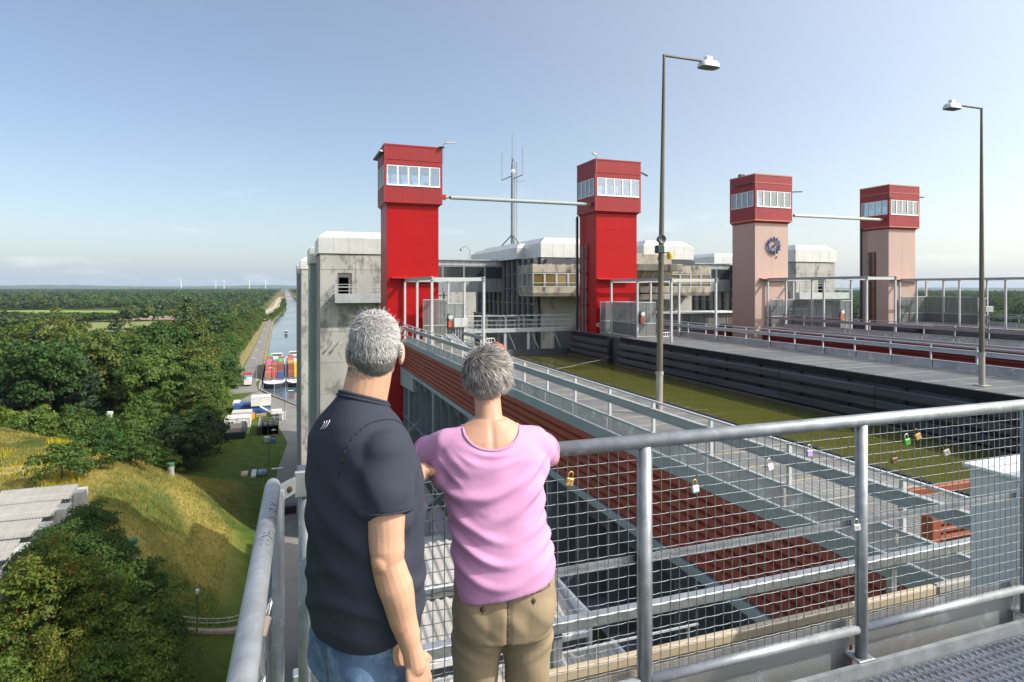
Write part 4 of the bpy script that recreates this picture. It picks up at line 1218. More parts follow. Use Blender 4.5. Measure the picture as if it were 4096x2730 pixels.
for x in np.linspace(54.6, 62, 7): MB().box(x-0.03, x+0.03, 55.57, 55.63, CAMZ-0.6, CAMZ+0.4).build('post', galv_far, bl2)
for k, (x, z) in enumerate(((4.2, 37.4), (4.55, 37.45))):
    pass
sp = thing('spotlight', 'small pair of spotlights low on the left concrete tower', 'spotlight', (4.3, 56.9, CAMZ-4.9))
for x in (3.95, 4.5):
    MB().tube((x, 57.0, CAMZ-4.75), (x, 56.55, CAMZ-4.85), 0.04, 6).build('arm', dark_steel, sp); MB().lathe((x, 56.5, CAMZ-4.85), [(0.06,0.1),(0.13,-0.08),(0.12,-0.1)], 10, 1).build('lamp', lamp_alu, sp)

# finned side building behind the trough, with its slatted base and linking passage
def fin_building(x, ya, yb, label, ztop=45.9):
    t = thing('finned_building', label, 'building', (x, (ya+yb)/2, 30.0))
    MB().box(x+0.30, x+0.5, ya, yb, 30, ztop).build('wall', dark_steel, t)
    zs0 = CAMZ-3.2
    step = 1.6; n = int((yb-ya)/step)
    fm = MB().box(-0.05, 0.35, -0.09, 0.09, 0, ztop-zs0).mesh('fin', fin_grey)
    hs = (ztop-zs0)/4
    pm = MB().box(0.20, 0.22, 0.12, step*0.5-0.04, 0.05, hs-0.05).mesh('pane', pane_dim)
    pm2 = MB().box(0.20, 0.22, step*0.5+0.02, step-0.12, 0.05, hs-0.05).mesh('pane', pane_dark)
    bm = MB().box(0.14, 0.26, 0.09, step-0.09, -0.05, 0.05).mesh('transom', fin_grey)
    mm = MB().box(0.16, 0.24, -0.03, 0.03, 0.05, ztop-zs0).mesh('mullion', fin_grey)
    for k in range(n):
        y = ya+k*step
        put('fin', fm, t, (x, y, zs0)); put('mullion', mm, t, (x, y+step*0.5, zs0))
        for r in range(4):
            put('pane', pm, t, (x, y, zs0+r*hs)); put('pane', pm2, t, (x, y, zs0+r*hs)); put('transom', bm, t, (x, y, zs0+r*hs))
    MB().box(x-0.10, x+0.4, ya, yb, zs0-0.14, zs0).build('sill', fin_grey, t)
    lv = MB(); y = ya
    while y < yb:
        lv.box(x+0.02, x+0.12, y, y+0.07, 31, zs0-0.15); y += 0.26
    lv.build('slats', fin_grey, t, kind='stuff')
    MB().box(x+0.24, x+0.3, ya, yb, 30, zs0-0.15).build('base_wall', black_steel, t)
    for y in (ya+8.0, ya+10.6): MB().bbox(x-0.05, x+0.2, y, y+0.7, 31, zs0-0.3, 0.02).build('pier', concrete, t)
    hat(t, x-0.35, x+7, ya+4, yb, ztop+0.05, ztop+1.25, ztop+1.7, 0.6, 1.6)
fin_building(23.08, 57.4, 78.5, 'dark grey building with vertical fins and a metal roof, behind the footbridge')
fin_building(54.5, 66.0, 90.0, 'dark finned building between the clock tower and the control bays')
def passage(xa, xb, label):
    y = 67.5
    t = thing('link_passage', label, 'passage', ((xa+xb)/2, y, 42.4), 'glazed passages between the buildings')
    MB().box(xa, xb, y+0.12, y+3, 42.46, 45.9).build('core', inside_grey, t)
    n = max(2, int((xb-xa)/1.0)); w = (xb-xa)/n
    for (za, zb, nm) in ((42.46, 43.85, 'zinc_panel'), (45.4, 45.95, 'fascia_panel')):
        pm = MB().bbox(0.012, w-0.012, -0.03, 0.10, 0, zb-za, 0.008).mesh(nm, zinc if nm == 'zinc_panel' else galv_far)
        for k in range(n): put(nm, pm, t, (xa+k*w, y, za))
    window_band(t, (xa+0.05, y), (xb-0.05, y), 43.88, 45.37, max(2, int((xb-xa)/2.1)), 0.0, fin_grey, pane_dark, fr=0.11, out=0.05)
    MB().box(xa-0.1, xb+0.1, y-0.25, y+3, 45.98, 46.10).build('roof', galv_far, t)
passage(8.95, 23.6, 'grey passage with a band of dark windows above the footbridge')
passage(41.3, 54.8, 'dark grey passage with windows beside the clock tower')
lt = thing('concrete_lattice', 'open concrete lattice wall under the grey passage', 'lattice', (13.5, 76, 32))
for x in np.arange(10.5, 19, 1.0): MB().box(x-0.1, x+0.1, 75.9, 76.1, 30, 42.4).build('upright', concrete, lt)
for z in np.arange(33, 42.4, 1.0): MB().box(10.4, 19.0, 75.92, 76.12, z-0.09, z+0.09).build('cross_bar', concrete, lt)
MB().bbox(9.0, 11.2, 72, 75, 20, 42.4, 0.05).build('concrete_pier', concrete, label='plain concrete pier under the passage beside the lattice wall', cat='pier')

# control building with stained concrete window bays
cbd = thing('control_building', 'stained concrete control building with window bays between the two troughs', 'building', (31, 55, 40.0))
def bay(xa, xb, flip):
    yf, yb = 53.2, 57.0
    z0, zw0, zw1, z1 = CAMZ-0.84, CAMZ+0.05, CAMZ+1.32, CAMZ+2.08
    s = 0.0
    for (za, zb, nm) in ((z0+0.28, zw0-0.06, 'parapet'), (zw1+0.02, z1, 'cornice')):
        MB().bbox(xa, xb, yf, yb, za, zb, 0.03).build(nm, concrete_stain, cbd)
    MB().prism([(xa+0.15, z0), (xb-0.15, z0), (xb, z0+0.275), (xa, z0+0.275)][::-1] if False else [(yf+0.12, z0), (yb, z0), (yb, z0+0.275), (yf, z0+0.275)], 0, xa+0.1, xb-0.1).build('soffit_beam', concrete_stain, cbd)
    MB().box(xa+0.12, xb-0.12, yf+0.25, yb, zw0-0.06, zw1+0.02).build('room', inside_grey, cbd)
    n = int(round((xb-xa)/1.25))
    window_band(cbd, (xa+0.03, yf+0.06), (xb-0.03, yf+0.06), zw0-0.04, zw1, n, 0.0, zinc_frame, pane_amber, fr=0.10, out=0.06)
    window_band(cbd, (xa+0.06, yb-0.05), (xa+0.06, yf+0.05), zw0-0.04, zw1, 3, -math.pi/2, zinc_frame, pane_dim, fr=0.09, out=0.06)
    MB().tube((xa, yf-0.10, zw0+0.35), (xb, yf-0.10, zw0+0.35), 0.03, 6).build('guard_rail', zinc_frame, cbd)
    for r in range(18):
        pass
    gr = MB(); rg = np.random.default_rng(int(xa))
    for k in range(26):
        x = xa + (xb-xa)*rg.random(); gr.bbox(x-0.12, x+0.14, yf+0.05, yf+0.35, z1, z1+0.05+0.06*rg.random(), 0.02)
    gr.build('roof_gravel', mat('roof_gravel%d' % int(xa), (0.34,0.33,0.30), 0.95, var=0.3, scale=6), cbd, kind='stuff')
zinc_frame = mat('bay_frame', (0.40,0.44,0.47), 0.5, var=0.1)
bay(21.2, 28.4, False)
bay(34.6, 40.8, True)
MB().bbox(27.6, 36.0, 51.2, 57.0, CAMZ+1.55, CAMZ+2.2, 0.05).build('roof_slab', concrete_stain, cbd)
MB().bbox(28.2, 35.4, 52.2, 57.0, CAMZ+2.2, CAMZ+3.2, 0.05).build('upstand', concrete_stain, cbd)
MB().bbox(28.0, 35.0, 52.0, 57.0, CAMZ-0.55, CAMZ+0.1, 0.05).build('balcony_slab', concrete_stain, cbd)
MB().bbox(28.0, 35.0, 51.9, 57.0, CAMZ-1.2, CAMZ-0.65, 0.05).build('balcony_edge', concrete_stain, cbd)
for k in range(6):
    x = 28.6+k*1.08
    MB().add([(x,52.4,CAMZ+0.15),(x+0.92,52.4,CAMZ+0.15),(x+1.05,51.5,CAMZ+1.5),(x+0.13,51.5,CAMZ+1.5)], [(0,1,2,3)]).build('slanted_pane', pane_amber, cbd)
    MB().bar((x-0.07,52.4,CAMZ+0.12), (x+0.06,51.45,CAMZ+1.55), 0.09, 0.12).build('slanted_mullion', zinc_frame, cbd)
MB().box(28.2, 35.2, 52.6, 57, CAMZ+0.1, CAMZ+1.55).build('room', pane_dark, cbd)
MB().box(23.9, 29.5, 56.2, 57.0, CAMZ+2.1, CAMZ+2.75).build('roof_kerb', dark_steel, cbd); MB().box(35.2, 41, 56.2, 57.0, CAMZ+2.1, CAMZ+2.75).build('roof_kerb', dark_steel, cbd)
# weather station post on the roof
ws = thing('weather_mast', 'thin white instrument mast on the control building roof', 'mast', (29.8, 54, CAMZ+3.2))
MB().tube((29.8, 54, CAMZ+3.2), (29.8, 54, CAMZ+5.0), 0.05, 8).build('pole', white_paint, ws); MB().lathe((29.8, 54, CAMZ+5.0), [(0.05,0),(0.13,0.05),(0.13,0.22),(0.05,0.28)], 10).build('sensor', white_paint, ws)
# shed behind the second trough wall
hs_ = thing('walkway_shelter', 'low glazed shelter with pale flat roof behind the clock tower', 'shelter', (34.5, 50, 38.2))
MB().bbox(32.4, 41.0, 49.2, 51.6, CAMZ-2.45, CAMZ-2.30, 0.02).build('roof', white_paint, hs_)
window_band(hs_, (32.6, 49.5), (40.8, 49.5), CAMZ-4.0, CAMZ-2.45, 8, 0.0, fin_grey, pane_dim, fr=0.06, out=0.03)
MB().box(32.6, 40.8, 49.7, 51.4, CAMZ-4.2, CAMZ-2.46).build('core', steel_dim, hs_)
MB().box(28.5, 38.8, 47.6, 47.9, 37.0, CAMZ-4.05).build('cladding_wall', red_clad2, label='dark red ribbed wall under the low glazed shelter', cat='wall')

# radio mast on the finned building
ms = thing('radio_mast', 'tall grey radio mast with antennas and raking struts on the roof', 'mast', (25.5, 70.5, CAMZ+4.6))
mx_, my_, mz_ = 25.5, 70.5, CAMZ+4.6
MB().path([(mx_, my_, mz_-0.3), (mx_, my_, mz_+6.5), (mx_, my_, mz_+10.3), (mx_, my_, mz_+10.32), (mx_, my_, mz_+13.9)], [0.17,0.16,0.11,0.04,0.02], 10).build('pole', mast_grey, ms)
lr = MB()
for k in range(34): lr.tube((mx_+0.22, my_-0.2, mz_+1+k*0.28), (mx_+0.52, my_-0.2, mz_+1+k*0.28), 0.025, 4)
lr.tube((mx_+0.22, my_-0.2, mz_+0.6), (mx_+0.22, my_-0.2, mz_+10.4), 0.03, 5); lr.tube((mx_+0.52, my_-0.2, mz_+0.6), (mx_+0.52, my_-0.2, mz_+10.4), 0.03, 5)
lr.build('ladder', mast_grey, ms)
for a in (20, 140, 260):
    dxx, dyy = 2.0*math.cos(math.radians(a)), 2.0*math.sin(math.radians(a))
    MB().tube((mx_, my_, mz_+1.7), (mx_+dxx, my_+dyy, mz_-0.3), 0.07, 6).build('strut', dark_steel, ms)
cr_ = MB(); cr_.tube((mx_-1.3, my_, mz_+8.1), (mx_, my_, mz_+8.7), 0.06, 6); cr_.tube((mx_+1.3, my_, mz_+8.9), (mx_, my_, mz_+8.3), 0.06, 6); cr_.build('cross_arm', dark_steel, ms)
for (x, z0, z1) in ((mx_-1.3, 8.0, 11.4), (mx_+1.3, 8.8, 12.3)): MB().tube((x, my_, mz_+z0), (x, my_, mz_+z1), 0.03, 5).build('whip_antenna', mast_grey, ms)
MB().tube((mx_, my_, mz_+8.0), (mx_+1.7, my_, mz_+8.2), 0.03, 5).build('yagi_antenna', mast_grey, ms)
MB().lathe((mx_, my_-0.3, mz_+9.2), [(0.05,0.05),(0.24,-0.02),(0.26,-0.06),(0.05,-0.10)], 12, 1).build('dish', rail_light, ms)
MB().lathe((mx_, my_-0.2, mz_+10.4), [(0.1,0),(0.15,0.1),(0.15,0.3),(0.06,0.38)], 10).build('radome', mast_grey, ms)
pl = MB().tube((20.7, 72, CAMZ+3.1), (20.7, 72, CAMZ+4.4), 0.04, 6); pl.path([(20.7, 72, CAMZ+4.4), (20.2, 72, CAMZ+4.9), (19.6, 72, CAMZ+4.6)], 0.04, 6); pl.lathe((19.6, 72, CAMZ+4.3), [(0.12,0),(0.14,0.1),(0.1,0.3)], 8)
pl.build('roof_camera', mast_grey, label='small camera on a curved arm above the grey passage roof', cat='camera')

# ---------------------------------------------------------------- lamp posts on the walkways
def lamp_post(x, y, z, top, lean, dirx, label):
    t = thing('lamp_post', label, 'lamp post', (x, y, z), 'tall lamp posts on the trough walkways')
    xt = x+lean
    zc = z+1.17
    f = lambda zz: x + lean*(zz-z)/(top-z)
    MB().path([(x, y, z), (f(zc), y, zc)], [0.098, 0.098], 12).build('base_tube', lamp_base, t, smooth=False)
    MB().tube((f(zc-0.03), y, zc-0.04), (f(zc), y, zc+0.05), 0.112, 12).build('collar', lamp_base, t)
    MB().path([(f(zc), y, zc), (f(zc+3.5), y, zc+3.5), (xt, y, top)], [0.088, 0.075, 0.038], 12).build('pole', lamp_pole, t)
    MB().tube((xt-0.03*dirx, y, top-0.02), (xt+1.28*dirx, y, top-0.02), 0.035, 8).build('arm', lamp_pole, t)
    MB().bbox(x-0.2, x+0.2, y-0.2, y+0.2, z+0.001, z+0.03, 0.01).build('base_plate', lamp_base, t)
    hx = xt + 1.52*dirx; hz = top-0.17
    # shade: rectangular dome, wide rim
    vs, fs = [], []
    rings = [(0.33,0.20,-0.02),(0.33,0.20,0.0),(0.30,0.18,0.10),(0.24,0.14,0.165),(0.12,0.07,0.185)]
    n = 16
    for (rx, ry, zz) in rings:
        for i in range(n):
            a = 2*math.pi*i/n; c, s_ = math.cos(a), math.sin(a)
            px = rx*math.copysign(abs(c)**0.55, c); py = ry*math.copysign(abs(s_)**0.55, s_)
            vs.append((hx+px, y+py, hz+zz))
    for j in range(len(rings)-1):
        for i in range(n): fs.append((j*n+i, j*n+(i+1)%n, (j+1)*n+(i+1)%n, (j+1)*n+i))
    fs.append(tuple(range((len(rings)-1)*n, len(rings)*n)))
    MB().add(vs, fs).build('shade', lamp_alu, t, smooth=True)
    MB().add([v for v in vs[:n]], [tuple(range(n))[::-1]]).build('lens', lamp_lens, t)
    MB().bbox(hx-0.13, hx+0.11, y-0.075, y+0.075, hz+0.18, hz+0.31, 0.05).build('gear_housing', lamp_alu, t)
    return t
lp1 = lamp_post(9.95, 15.3, ZD, CAMZ+6.60, 0.17, 1, 'tall weathered lamp post on the near walkway, arm reaching right over the water')
lp2 = lamp_post(23.95, 15.75, ZD, CAMZ+6.55, -0.02, -1, 'tall brown lamp post on the far walkway, arm reaching left')
ls = thing('loudspeaker', 'dark green loudspeaker with control box clamped to the nearer lamp post', 'loudspeaker', (9.95, 15.1, CAMZ+0.9))
q = lambda z: 9.95+0.17*(z-ZD)/(CAMZ+6.6-ZD)
MB().lathe((q(CAMZ+1.3)-0.16, 15.1, CAMZ+1.34), [(0.06,0.12),(0.10,0.04),(0.125,-0.09),(0.115,-0.10),(0.04,-0.05)], 14, 1).build('horn_bell', mat('olive_metal', (0.10,0.11,0.085), 0.5, var=0.2), ls)
MB().bbox(q(CAMZ+1)-0.29, q(CAMZ+1)-0.07, 15.02, 15.2, CAMZ+0.95, CAMZ+1.17, 0.02).build('control_box', mat('dark_box', (0.02,0.05,0.045), 0.5), ls)
MB().lathe((q(CAMZ+0.9)+0.22, 15.2, CAMZ+0.80), [(0.07,0),(0.085,0.12),(0.075,0.17)], 10).build('beacon', yellow, ls)
MB().tube((q(CAMZ+0.9), 15.25, CAMZ+0.97), (q(CAMZ+0.9)+0.22, 15.2, CAMZ+0.98), 0.02, 6).build('bracket', dark_steel, ls)
MB().path([(q(CAMZ+1)-0.2, 15.1, CAMZ+0.92), (q(CAMZ+1)-0.24, 15.1, CAMZ+0.78), (q(CAMZ+1)-0.12, 15.12, CAMZ+0.66), (q(CAMZ+0.6)-0.08, 15.2, CAMZ+0.64)], 0.014, 6).build('cable', black_steel, ls)

# service catwalk beside the trough girder, down in the shade
cw = thing('service_catwalk', 'grey service catwalk with handrails low beside the trough girder', 'catwalk', (6.0, 28, 33.0))
MB().box(5.2, 6.6, 13.8, 43, 33.0, 33.08).build('deck', galv_far, cw)
for x in (5.2, 6.6):
    for z in (33.55, 34.1): MB().tube((x, 13.8, z), (x, 43, z), 0.03, 6).build('rail', galv_far, cw)
    for y in np.arange(14, 43, 2.4): MB().tube((x, y, 33.0), (x, y, 34.1), 0.03, 6).build('post', galv_far, cw)
for y in np.arange(16, 43, 5.4): MB().bar((5.3, y, 33.0), (8.5, y, 35.5), 0.12, 0.2).build('bracket', steel_dim, cw)
for k, y in enumerate((17.5, 23.0, 29.5)): MB().bbox(3.2, 5.0, y, y+3.4, 32.2, 34.6+0.3*k, 0.04).build('plant_box', rail_grey, label='grey plant housing beside the catwalk under the trough, %s from the platform' % ('first', 'second', 'third')[k], cat='housing')
# ================================================================ viewing platform and its railings
ZF = 41.185                                     # platform floor
ZR = 42.368                                     # handrail axis
YR = 2.24                                       # front railing
XLr = -0.04                                     # left railing

# head building below the platform
hb = thing('head_building', 'concrete head building that carries the viewing platform', 'building', (3, -6, 2))
MB().box(0.4, 7.0, -14, 1.2, 2.0, 39.9).build('shaft', concrete, hb)
MB().box(0.1, 7.3, -14.2, 1.7, 39.9, 40.9).build('slab', concrete, hb)

pf = thing('viewing_platform', 'galvanised expanded metal platform floor with steel kerb', 'platform', (2.5, 0, ZF-0.1))
vs, fs = [], []
pit, per = 0.0225, 0.10
ystr = np.arange(0.2, 2.19, per/6)
i = 0
for x in np.arange(0.9, 5.2, pit):
    ph = 0.0 if i % 2 == 0 else math.pi
    b = len(vs)
    for y in ystr:
        c = math.cos(2*math.pi*y/per+ph); dxw = 0.0105*c*(1.15-0.15*c*c)
        tilt = 0.006*math.sin(2*math.pi*y/per+ph)
        vs += [(x+dxw-0.0022, y, ZF-0.026), (x+dxw-0.0022+tilt, y, ZF+0.002*math.sin(y*900)), (x+dxw+0.0022+tilt, y, ZF+0.002*math.sin(y*900)), (x+dxw+0.0022, y, ZF-0.026)]
    n = len(ystr)
    for k in range(n-1):
        for (p, q) in ((0,1),(1,2),(2,3)):
            fs.append((b+4*k+p, b+4*k+q, b+4*k+4+q, b+4*k+4+p))
    i += 1
floor_m = mat('floor_galvanised', (0.36,0.39,0.42), 0.4, 0.7, var=0.2, scale=8)
put('expanded_metal', npmesh('expanded_metal', np.array(vs)-np.array([2.5,0,ZF-0.1]), fs, floor_m), pf, WLOC[pf.name], kind='stuff')
b = MB()
for x in np.arange(0.0, 6.0, 0.6): b.box(x-0.03, x+0.03, -4, 2.18, ZF-0.16, ZF-0.03)
b.build('joists', dark_steel, pf, kind='stuff')
MB().box(-0.10, 6.0, -4, 2.19, ZF-0.30, ZF-0.26).build('dark_void_sheet', black_steel, pf)  # black sheet standing in for the dark void below the floor
MB().box(-0.10, 0.88, -4, 2.19, ZF-0.03, ZF).build('floor_plate', floor_m, pf); MB().box(0.88, 6.0, -4, 0.18, ZF-0.03, ZF).build('floor_plate', floor_m, pf)
k_ = MB(); k_.box(-0.1, 6.0, 2.19, 2.20, ZF-0.12, ZF+0.055); k_.box(-0.1, 6.0, 2.20, 2.215, ZF+0.043, ZF+0.055)
k_.build('kerb_angle', galv, pf)
k_ = MB(); k_.box(-0.11, -0.10, -4, 2.30, ZF-0.12, ZF+0.05)
k_.build('kerb_angle', galv, pf)

lx = lambda y: -0.036-0.027*(2.19-y)
def wire_panel(t, a, b_, z0, z1, ax, const):
    """woven wire mesh panel as one joined part; verticals pass alternately before and behind the horizontals"""
    mb = MB(); r = 0.0019; p = 0.0445
    n = int(round((b_-a)/p)); m = int(round((z1-z0)/0.0480))
    def P(u, w, z): return (u, const+w, z) if ax == 0 else (lx(u)+w, u, z)
    for k in range(1, n):
        u = a+(b_-a)*k/n + 0.0012*math.sin(k*7.3)
        mb.path([P(u, 0.0025*math.sin(j+k), z0+(z1-z0)*j/6) for j in range(7)], r, 5, cap=False)
    for j in range(1, m):
        z = z0+(z1-z0)*j/m
        pts = []
        for k in range(0, 2*n+1):
            pts.append(P(a+(b_-a)*k/(2*n), 0.0024*math.cos(math.pi*(k/2.0+j)), z - (0.0006 if k % 2 else -0.0006)))
        mb.path(pts, r, 5, cap=False)
    mb.build('wire_mesh', wire_m, t, smooth=True, kind='stuff')

fr = thing('front_railing', 'galvanised tube railing with wire mesh panels in front of the couple', 'railing', (2.0, YR, ZF))
MB().tube((0.04, YR, ZR), (6.0, YR, ZR), 0.0295, 20).build('handrail', galv, fr, smooth=True)
posts_x = (0.205, 1.389, 2.572, 3.756, 4.94)
pm = MB().tube((0,0,0), (0,0,ZR-ZF-0.075), 0.0275, 18).mesh('post', galv); pm.shade_smooth()
for x in posts_x[1:]:
    put('post', pm, fr, (x, YR, ZF+0.055))
    MB().bbox(x-0.05, x+0.05, 2.205, 2.295, ZF+0.056, ZF+0.064, 0.003).build('base_plate', galv, fr)
MB().tube((0.068, YR, ZF-0.1), (0.068, YR, ZR+0.0), 0.026, 18).build('corner_post', galv, fr, smooth=True)
for a, c in zip(posts_x[:-1], posts_x[1:]):
    a0 = a+0.027 if a > 0.3 else 0.095
    MB().tube((a0, YR, 41.383), (c-0.027, YR, 41.383), 0.0215, 16).build('bottom_rail', galv, fr, smooth=True)
    wire_panel(fr, a0+0.006, c-0.034, 41.403, 42.342, 0, YR)
    MB().box(a0, c-0.03, YR+0.030, YR+0.036, 41.853, 41.890).build('knee_rail', galv, fr)
    e = MB(); e.tube((a0+0.006, YR, 41.40), (a0+0.006, YR, 42.34), 0.003, 6); e.tube((c-0.034, YR, 41.40), (c-0.034, YR, 42.34), 0.003, 6)
    e.build('mesh_edge', galv, fr)
    MB().box(a0-0.02, c-0.012, 2.296, 2.299, 41.10, 41.40).build('toe_plate', perf_front, fr)
    bl_ = MB()
    for s in (0.12, 0.5, 0.88):
        bl_.lathe((a+(c-a)*s, 2.290, 41.355), [(0.0,-0.008),(0.007,-0.006),(0.007,0.006)], 8, 1)
    bl_.build('bolts', dark_steel, fr)

lr_ = thing('left_railing', 'galvanised tube railing at the left edge of the viewing platform', 'railing', (XLr, 0.8, ZF))
yy = 2.16
pts = [(lx(-1.5), -1.5, ZR), (lx(yy), yy-0.03, ZR)]
MB().path(pts + [(lx(yy), yy-0.01, ZR-0.001), (lx(yy), yy+0.012, ZR-0.004)], [0.0238, 0.0238, 0.022, 0.013], 24).build('handrail', galv, lr_, smooth=True)
MB().tube((lx(yy)+0.014, yy-0.04, ZF), (lx(yy)+0.014, yy-0.04, ZR-0.01), 0.0215, 16).build('post', galv, lr_, smooth=True)
MB().tube((lx(0.8)+0.010, 0.80, ZF), (lx(0.8)+0.010, 0.80, ZR-0.01), 0.0215, 16).build('post', galv, lr_, smooth=True)
MB().tube((lx(-1.5), -1.5, 41.383), (lx(yy), yy-0.05, 41.383), 0.02, 12).build('bottom_rail', galv, lr_, smooth=True)
wire_panel(lr_, 0.83, yy-0.07, 41.40, 42.34, 1, XLr); wire_panel(lr_, -0.38, 0.77, 41.40, 42.34, 1, XLr)
b = MB(); b.bar((XLr+0.02, yy-0.02, ZR-0.028), (0.045, YR-0.012, ZR-0.024), 0.008, 0.052); o = b.build('corner_bracket', galv, lr_)
MB().lathe(((XLr+0.048)/2+0.01, (yy+YR)/2-0.024, ZR-0.027), [(0.010,0.0),(0.010,-0.008),(0.004,-0.010)], 6, 1).build('bolt', mat('rusty_bolt', (0.07,0.035,0.02), 0.8), lr_)
MB().bbox(0.028, 0.108, YR-0.034, YR-0.016, ZR-0.07, ZR+0.018, 0.008).build('corner_plate', galv, lr_)
# marker writing scratched on the left handrail
def strokes(name, lines, m, parent, r=0.0016):
    mb = MB()
    for l in lines: mb.path(l, r, 5)
    return mb.build(name, m, parent)
ink = mat('marker_ink', (0.03,0.03,0.05), 0.7)
def on_rail(u, v):                               # u along the tube (Y), v round it from the top towards +X
    a = v/0.0240
    return (lx(u)+0.0242*math.sin(a), u, ZR+0.0242*math.cos(a))
wr = []
for (u0, pts) in ((1.60, [[(0,-0.004),(0.0,0.030)], [(0.028,-0.004),(0.022,0.030)], [(0.046,-0.002),(0.056,0.014),(0.046,0.028)], [(0.072,0.0),(0.066,0.028)], [(0.066,0.012),(0.090,0.014)]]),
                  (1.78, [[(0,0.004),(0.012,0.026),(0.026,0.006)], [(0.045,0.004),(0.040,0.026)], [(0.060,0.010),(0.072,0.004),(0.080,0.018),(0.066,0.026),(0.060,0.010)], [(0.10,0.006),(0.115,0.024),(0.125,0.006)]])):
    for p in pts:
        fine = []
        for (q0, q1) in zip(p[:-1], p[1:]):
            for s in (0, 0.5): fine.append(on_rail(u0+q0[0]+(q1[0]-q0[0])*s, q0[1]+(q1[1]-q0[1])*s))
        fine.append(on_rail(u0+p[-1][0], p[-1][1])); wr.append(fine)
strokes('marker_writing', wr, ink, lr_, 0.0011)

# ---------------------------------------------------------------- padlocks
chrome = mat('shackle_steel', (0.62,0.64,0.66), 0.25, 0.9, var=0.05)
brass = mat('brass', (0.58,0.36,0.12), 0.4, 0.6, var=0.15, scale=30)
brown_lock = mat('bronze_lock', (0.20,0.14,0.09), 0.45, 0.6, var=0.15, scale=30)
gold = mat('gold_lock', (0.62,0.40,0.14), 0.35, 0.7, var=0.1, scale=30)
silver = mat('silver_lock', (0.52,0.50,0.46), 0.4, 0.6, var=0.12, scale=30)
lk_white = mat('white_lock', (0.76,0.77,0.76), 0.4, var=0.03); lk_teal = mat('teal_lock', (0.10,0.33,0.36), 0.4, var=0.05)
lk_lilac = mat('lilac_lock', (0.50,0.36,0.66), 0.4, 0.2, var=0.05); lk_green = mat('green_lock', (0.08,0.42,0.05), 0.4, 0.2, var=0.05)
lk_red = mat('red_lock', (0.42,0.01,0.03), 0.35, 0.2, var=0.05); lk_wine = mat('wine_lock', (0.22,0.06,0.06), 0.4, 0.5, var=0.05); lk_grey = mat('greybrown_lock', (0.30,0.25,0.22), 0.4, 0.5, var=0.05)
def padlock(x, y, z, mb_, ms_, tilt, yaw, label, s=1.0, edge=None, marks=None):
    """lock hanging from a wire: z is the wire it hangs on"""
    t = thing('padlock', label, 'padlock', (x, y, z), 'love locks on the railings')
    w, h, dp = 0.038*s, 0.036*s, 0.015*s
    top = -0.024*s
    body = MB().bbox(-w/2, w/2, -dp/2, dp/2, top-h, top, 0.0035).mesh('body', mb_)
    o = put('body', body, t, (x, y, z))
    if edge is not None:
        e = MB().bbox(-w/2-0.0006, w/2+0.0006, -dp/2-0.0006, dp/2+0.0006, top-h-0.0008, top-h+0.008, 0.002).mesh('bumper', edge); put('bumper', e, t, (x, y, z))
    pts = []
    for k in range(13):
        a = math.pi*k/12; pts.append((-0.0115*s*math.cos(a), 0, 0.0115*s*math.sin(a)-0.008*s))
    pts = [(-0.0115*s, 0, top-0.004)] + pts + [(0.0115*s, 0, top-0.004)]
    put('shackle', MB().path(pts, 0.0031*s, 8).mesh('shackle', ms_), t, (x, y, z)).data.shade_smooth()
    if marks:
        mk = MB()
        for l in marks: mk.path([(u*w, -dp/2-0.0004, top-h*0.5+v*h) for (u, v) in l], 0.0010, 4)
        put('engraving', mk.mesh('engraving', ink), t, (x, y, z))
    t.rotation_euler = (0, tilt, yaw)
    return t
FL = [[(-0.34,-0.05),(-0.30,0.30)],[(-0.30,0.30),(-0.12,0.34)],[(-0.32,0.12),(-0.16,0.15)],[(-0.08,0.10),(0.08,0.12)],[(0.0,0.02),(0.0,0.20)],[(0.16,0.34),(0.14,0.02)],[(0.14,0.02),(0.34,0.05)],
      [(0.0,-0.36),(-0.09,-0.24),(-0.05,-0.17),(0.0,-0.21),(0.05,-0.17),(0.09,-0.24),(0.0,-0.36)]]
yl = YR-0.010
LOCKS = [
 (2285,1928, brass, gold, 0.22, 'worn brass padlock with F+L and a heart scratched on it', None, FL),
 (2778,1957, lk_white, gold, -0.12, 'white padlock with a teal edge and brass shackle, left half of the mesh', lk_teal, None),
 (3074,1870, lk_white, chrome, -0.25, 'white padlock with a chrome shackle, midway between two railing posts', None, None),
 (3237,1814, lk_lilac, chrome, 0.0, 'lilac padlock hanging just left of the railing post', None, None),
 (3573,1844, brown_lock, brown_lock, -0.20, 'dark bronze padlock with a small silver label, below the green one', None, [[(-0.25,0.0),(0.25,0.02)],[(-0.25,0.12),(0.25,0.14)]]),
 (3624,1769, lk_green, chrome, -0.20, 'bright green padlock on the right mesh panel', None, [[(-0.25,0.2),(0.2,0.22)],[(-0.25,0.0),(0.25,0.0)],[(-0.2,-0.25),(0.2,-0.25)]]),
 (3662,1749, gold, brown_lock, -0.40, 'small golden padlock beside the bright green one', None, None),
 (3777,1812, silver, brown_lock, -0.35, 'tarnished silver padlock, rightmost on the mesh', None, [[(-0.2,0.1),(0.1,-0.1)],[(0.0,0.2),(0.2,-0.2)]]),
 (3424,2110, lk_white, chrome, -0.10, 'white padlock hanging against the railing post, lowest on the mesh', None, [[(-0.25,0.1),(0.25,0.1)],[(-0.2,-0.1),(0.2,-0.1)]]),
]
for (px, py, m1, m2, tilt, lab, edge, mk) in LOCKS:
    u = (px-2048)/2512; d = yl/(math.cos(TH)-u*math.sin(TH)); x = d*(math.sin(TH)+u*math.cos(TH)); z = CAMZ-(py-1150)/2512*d
    padlock(x, yl, z+0.036, m1, m2, tilt, random.uniform(-0.25,0.1), lab, 0.86, edge, mk)
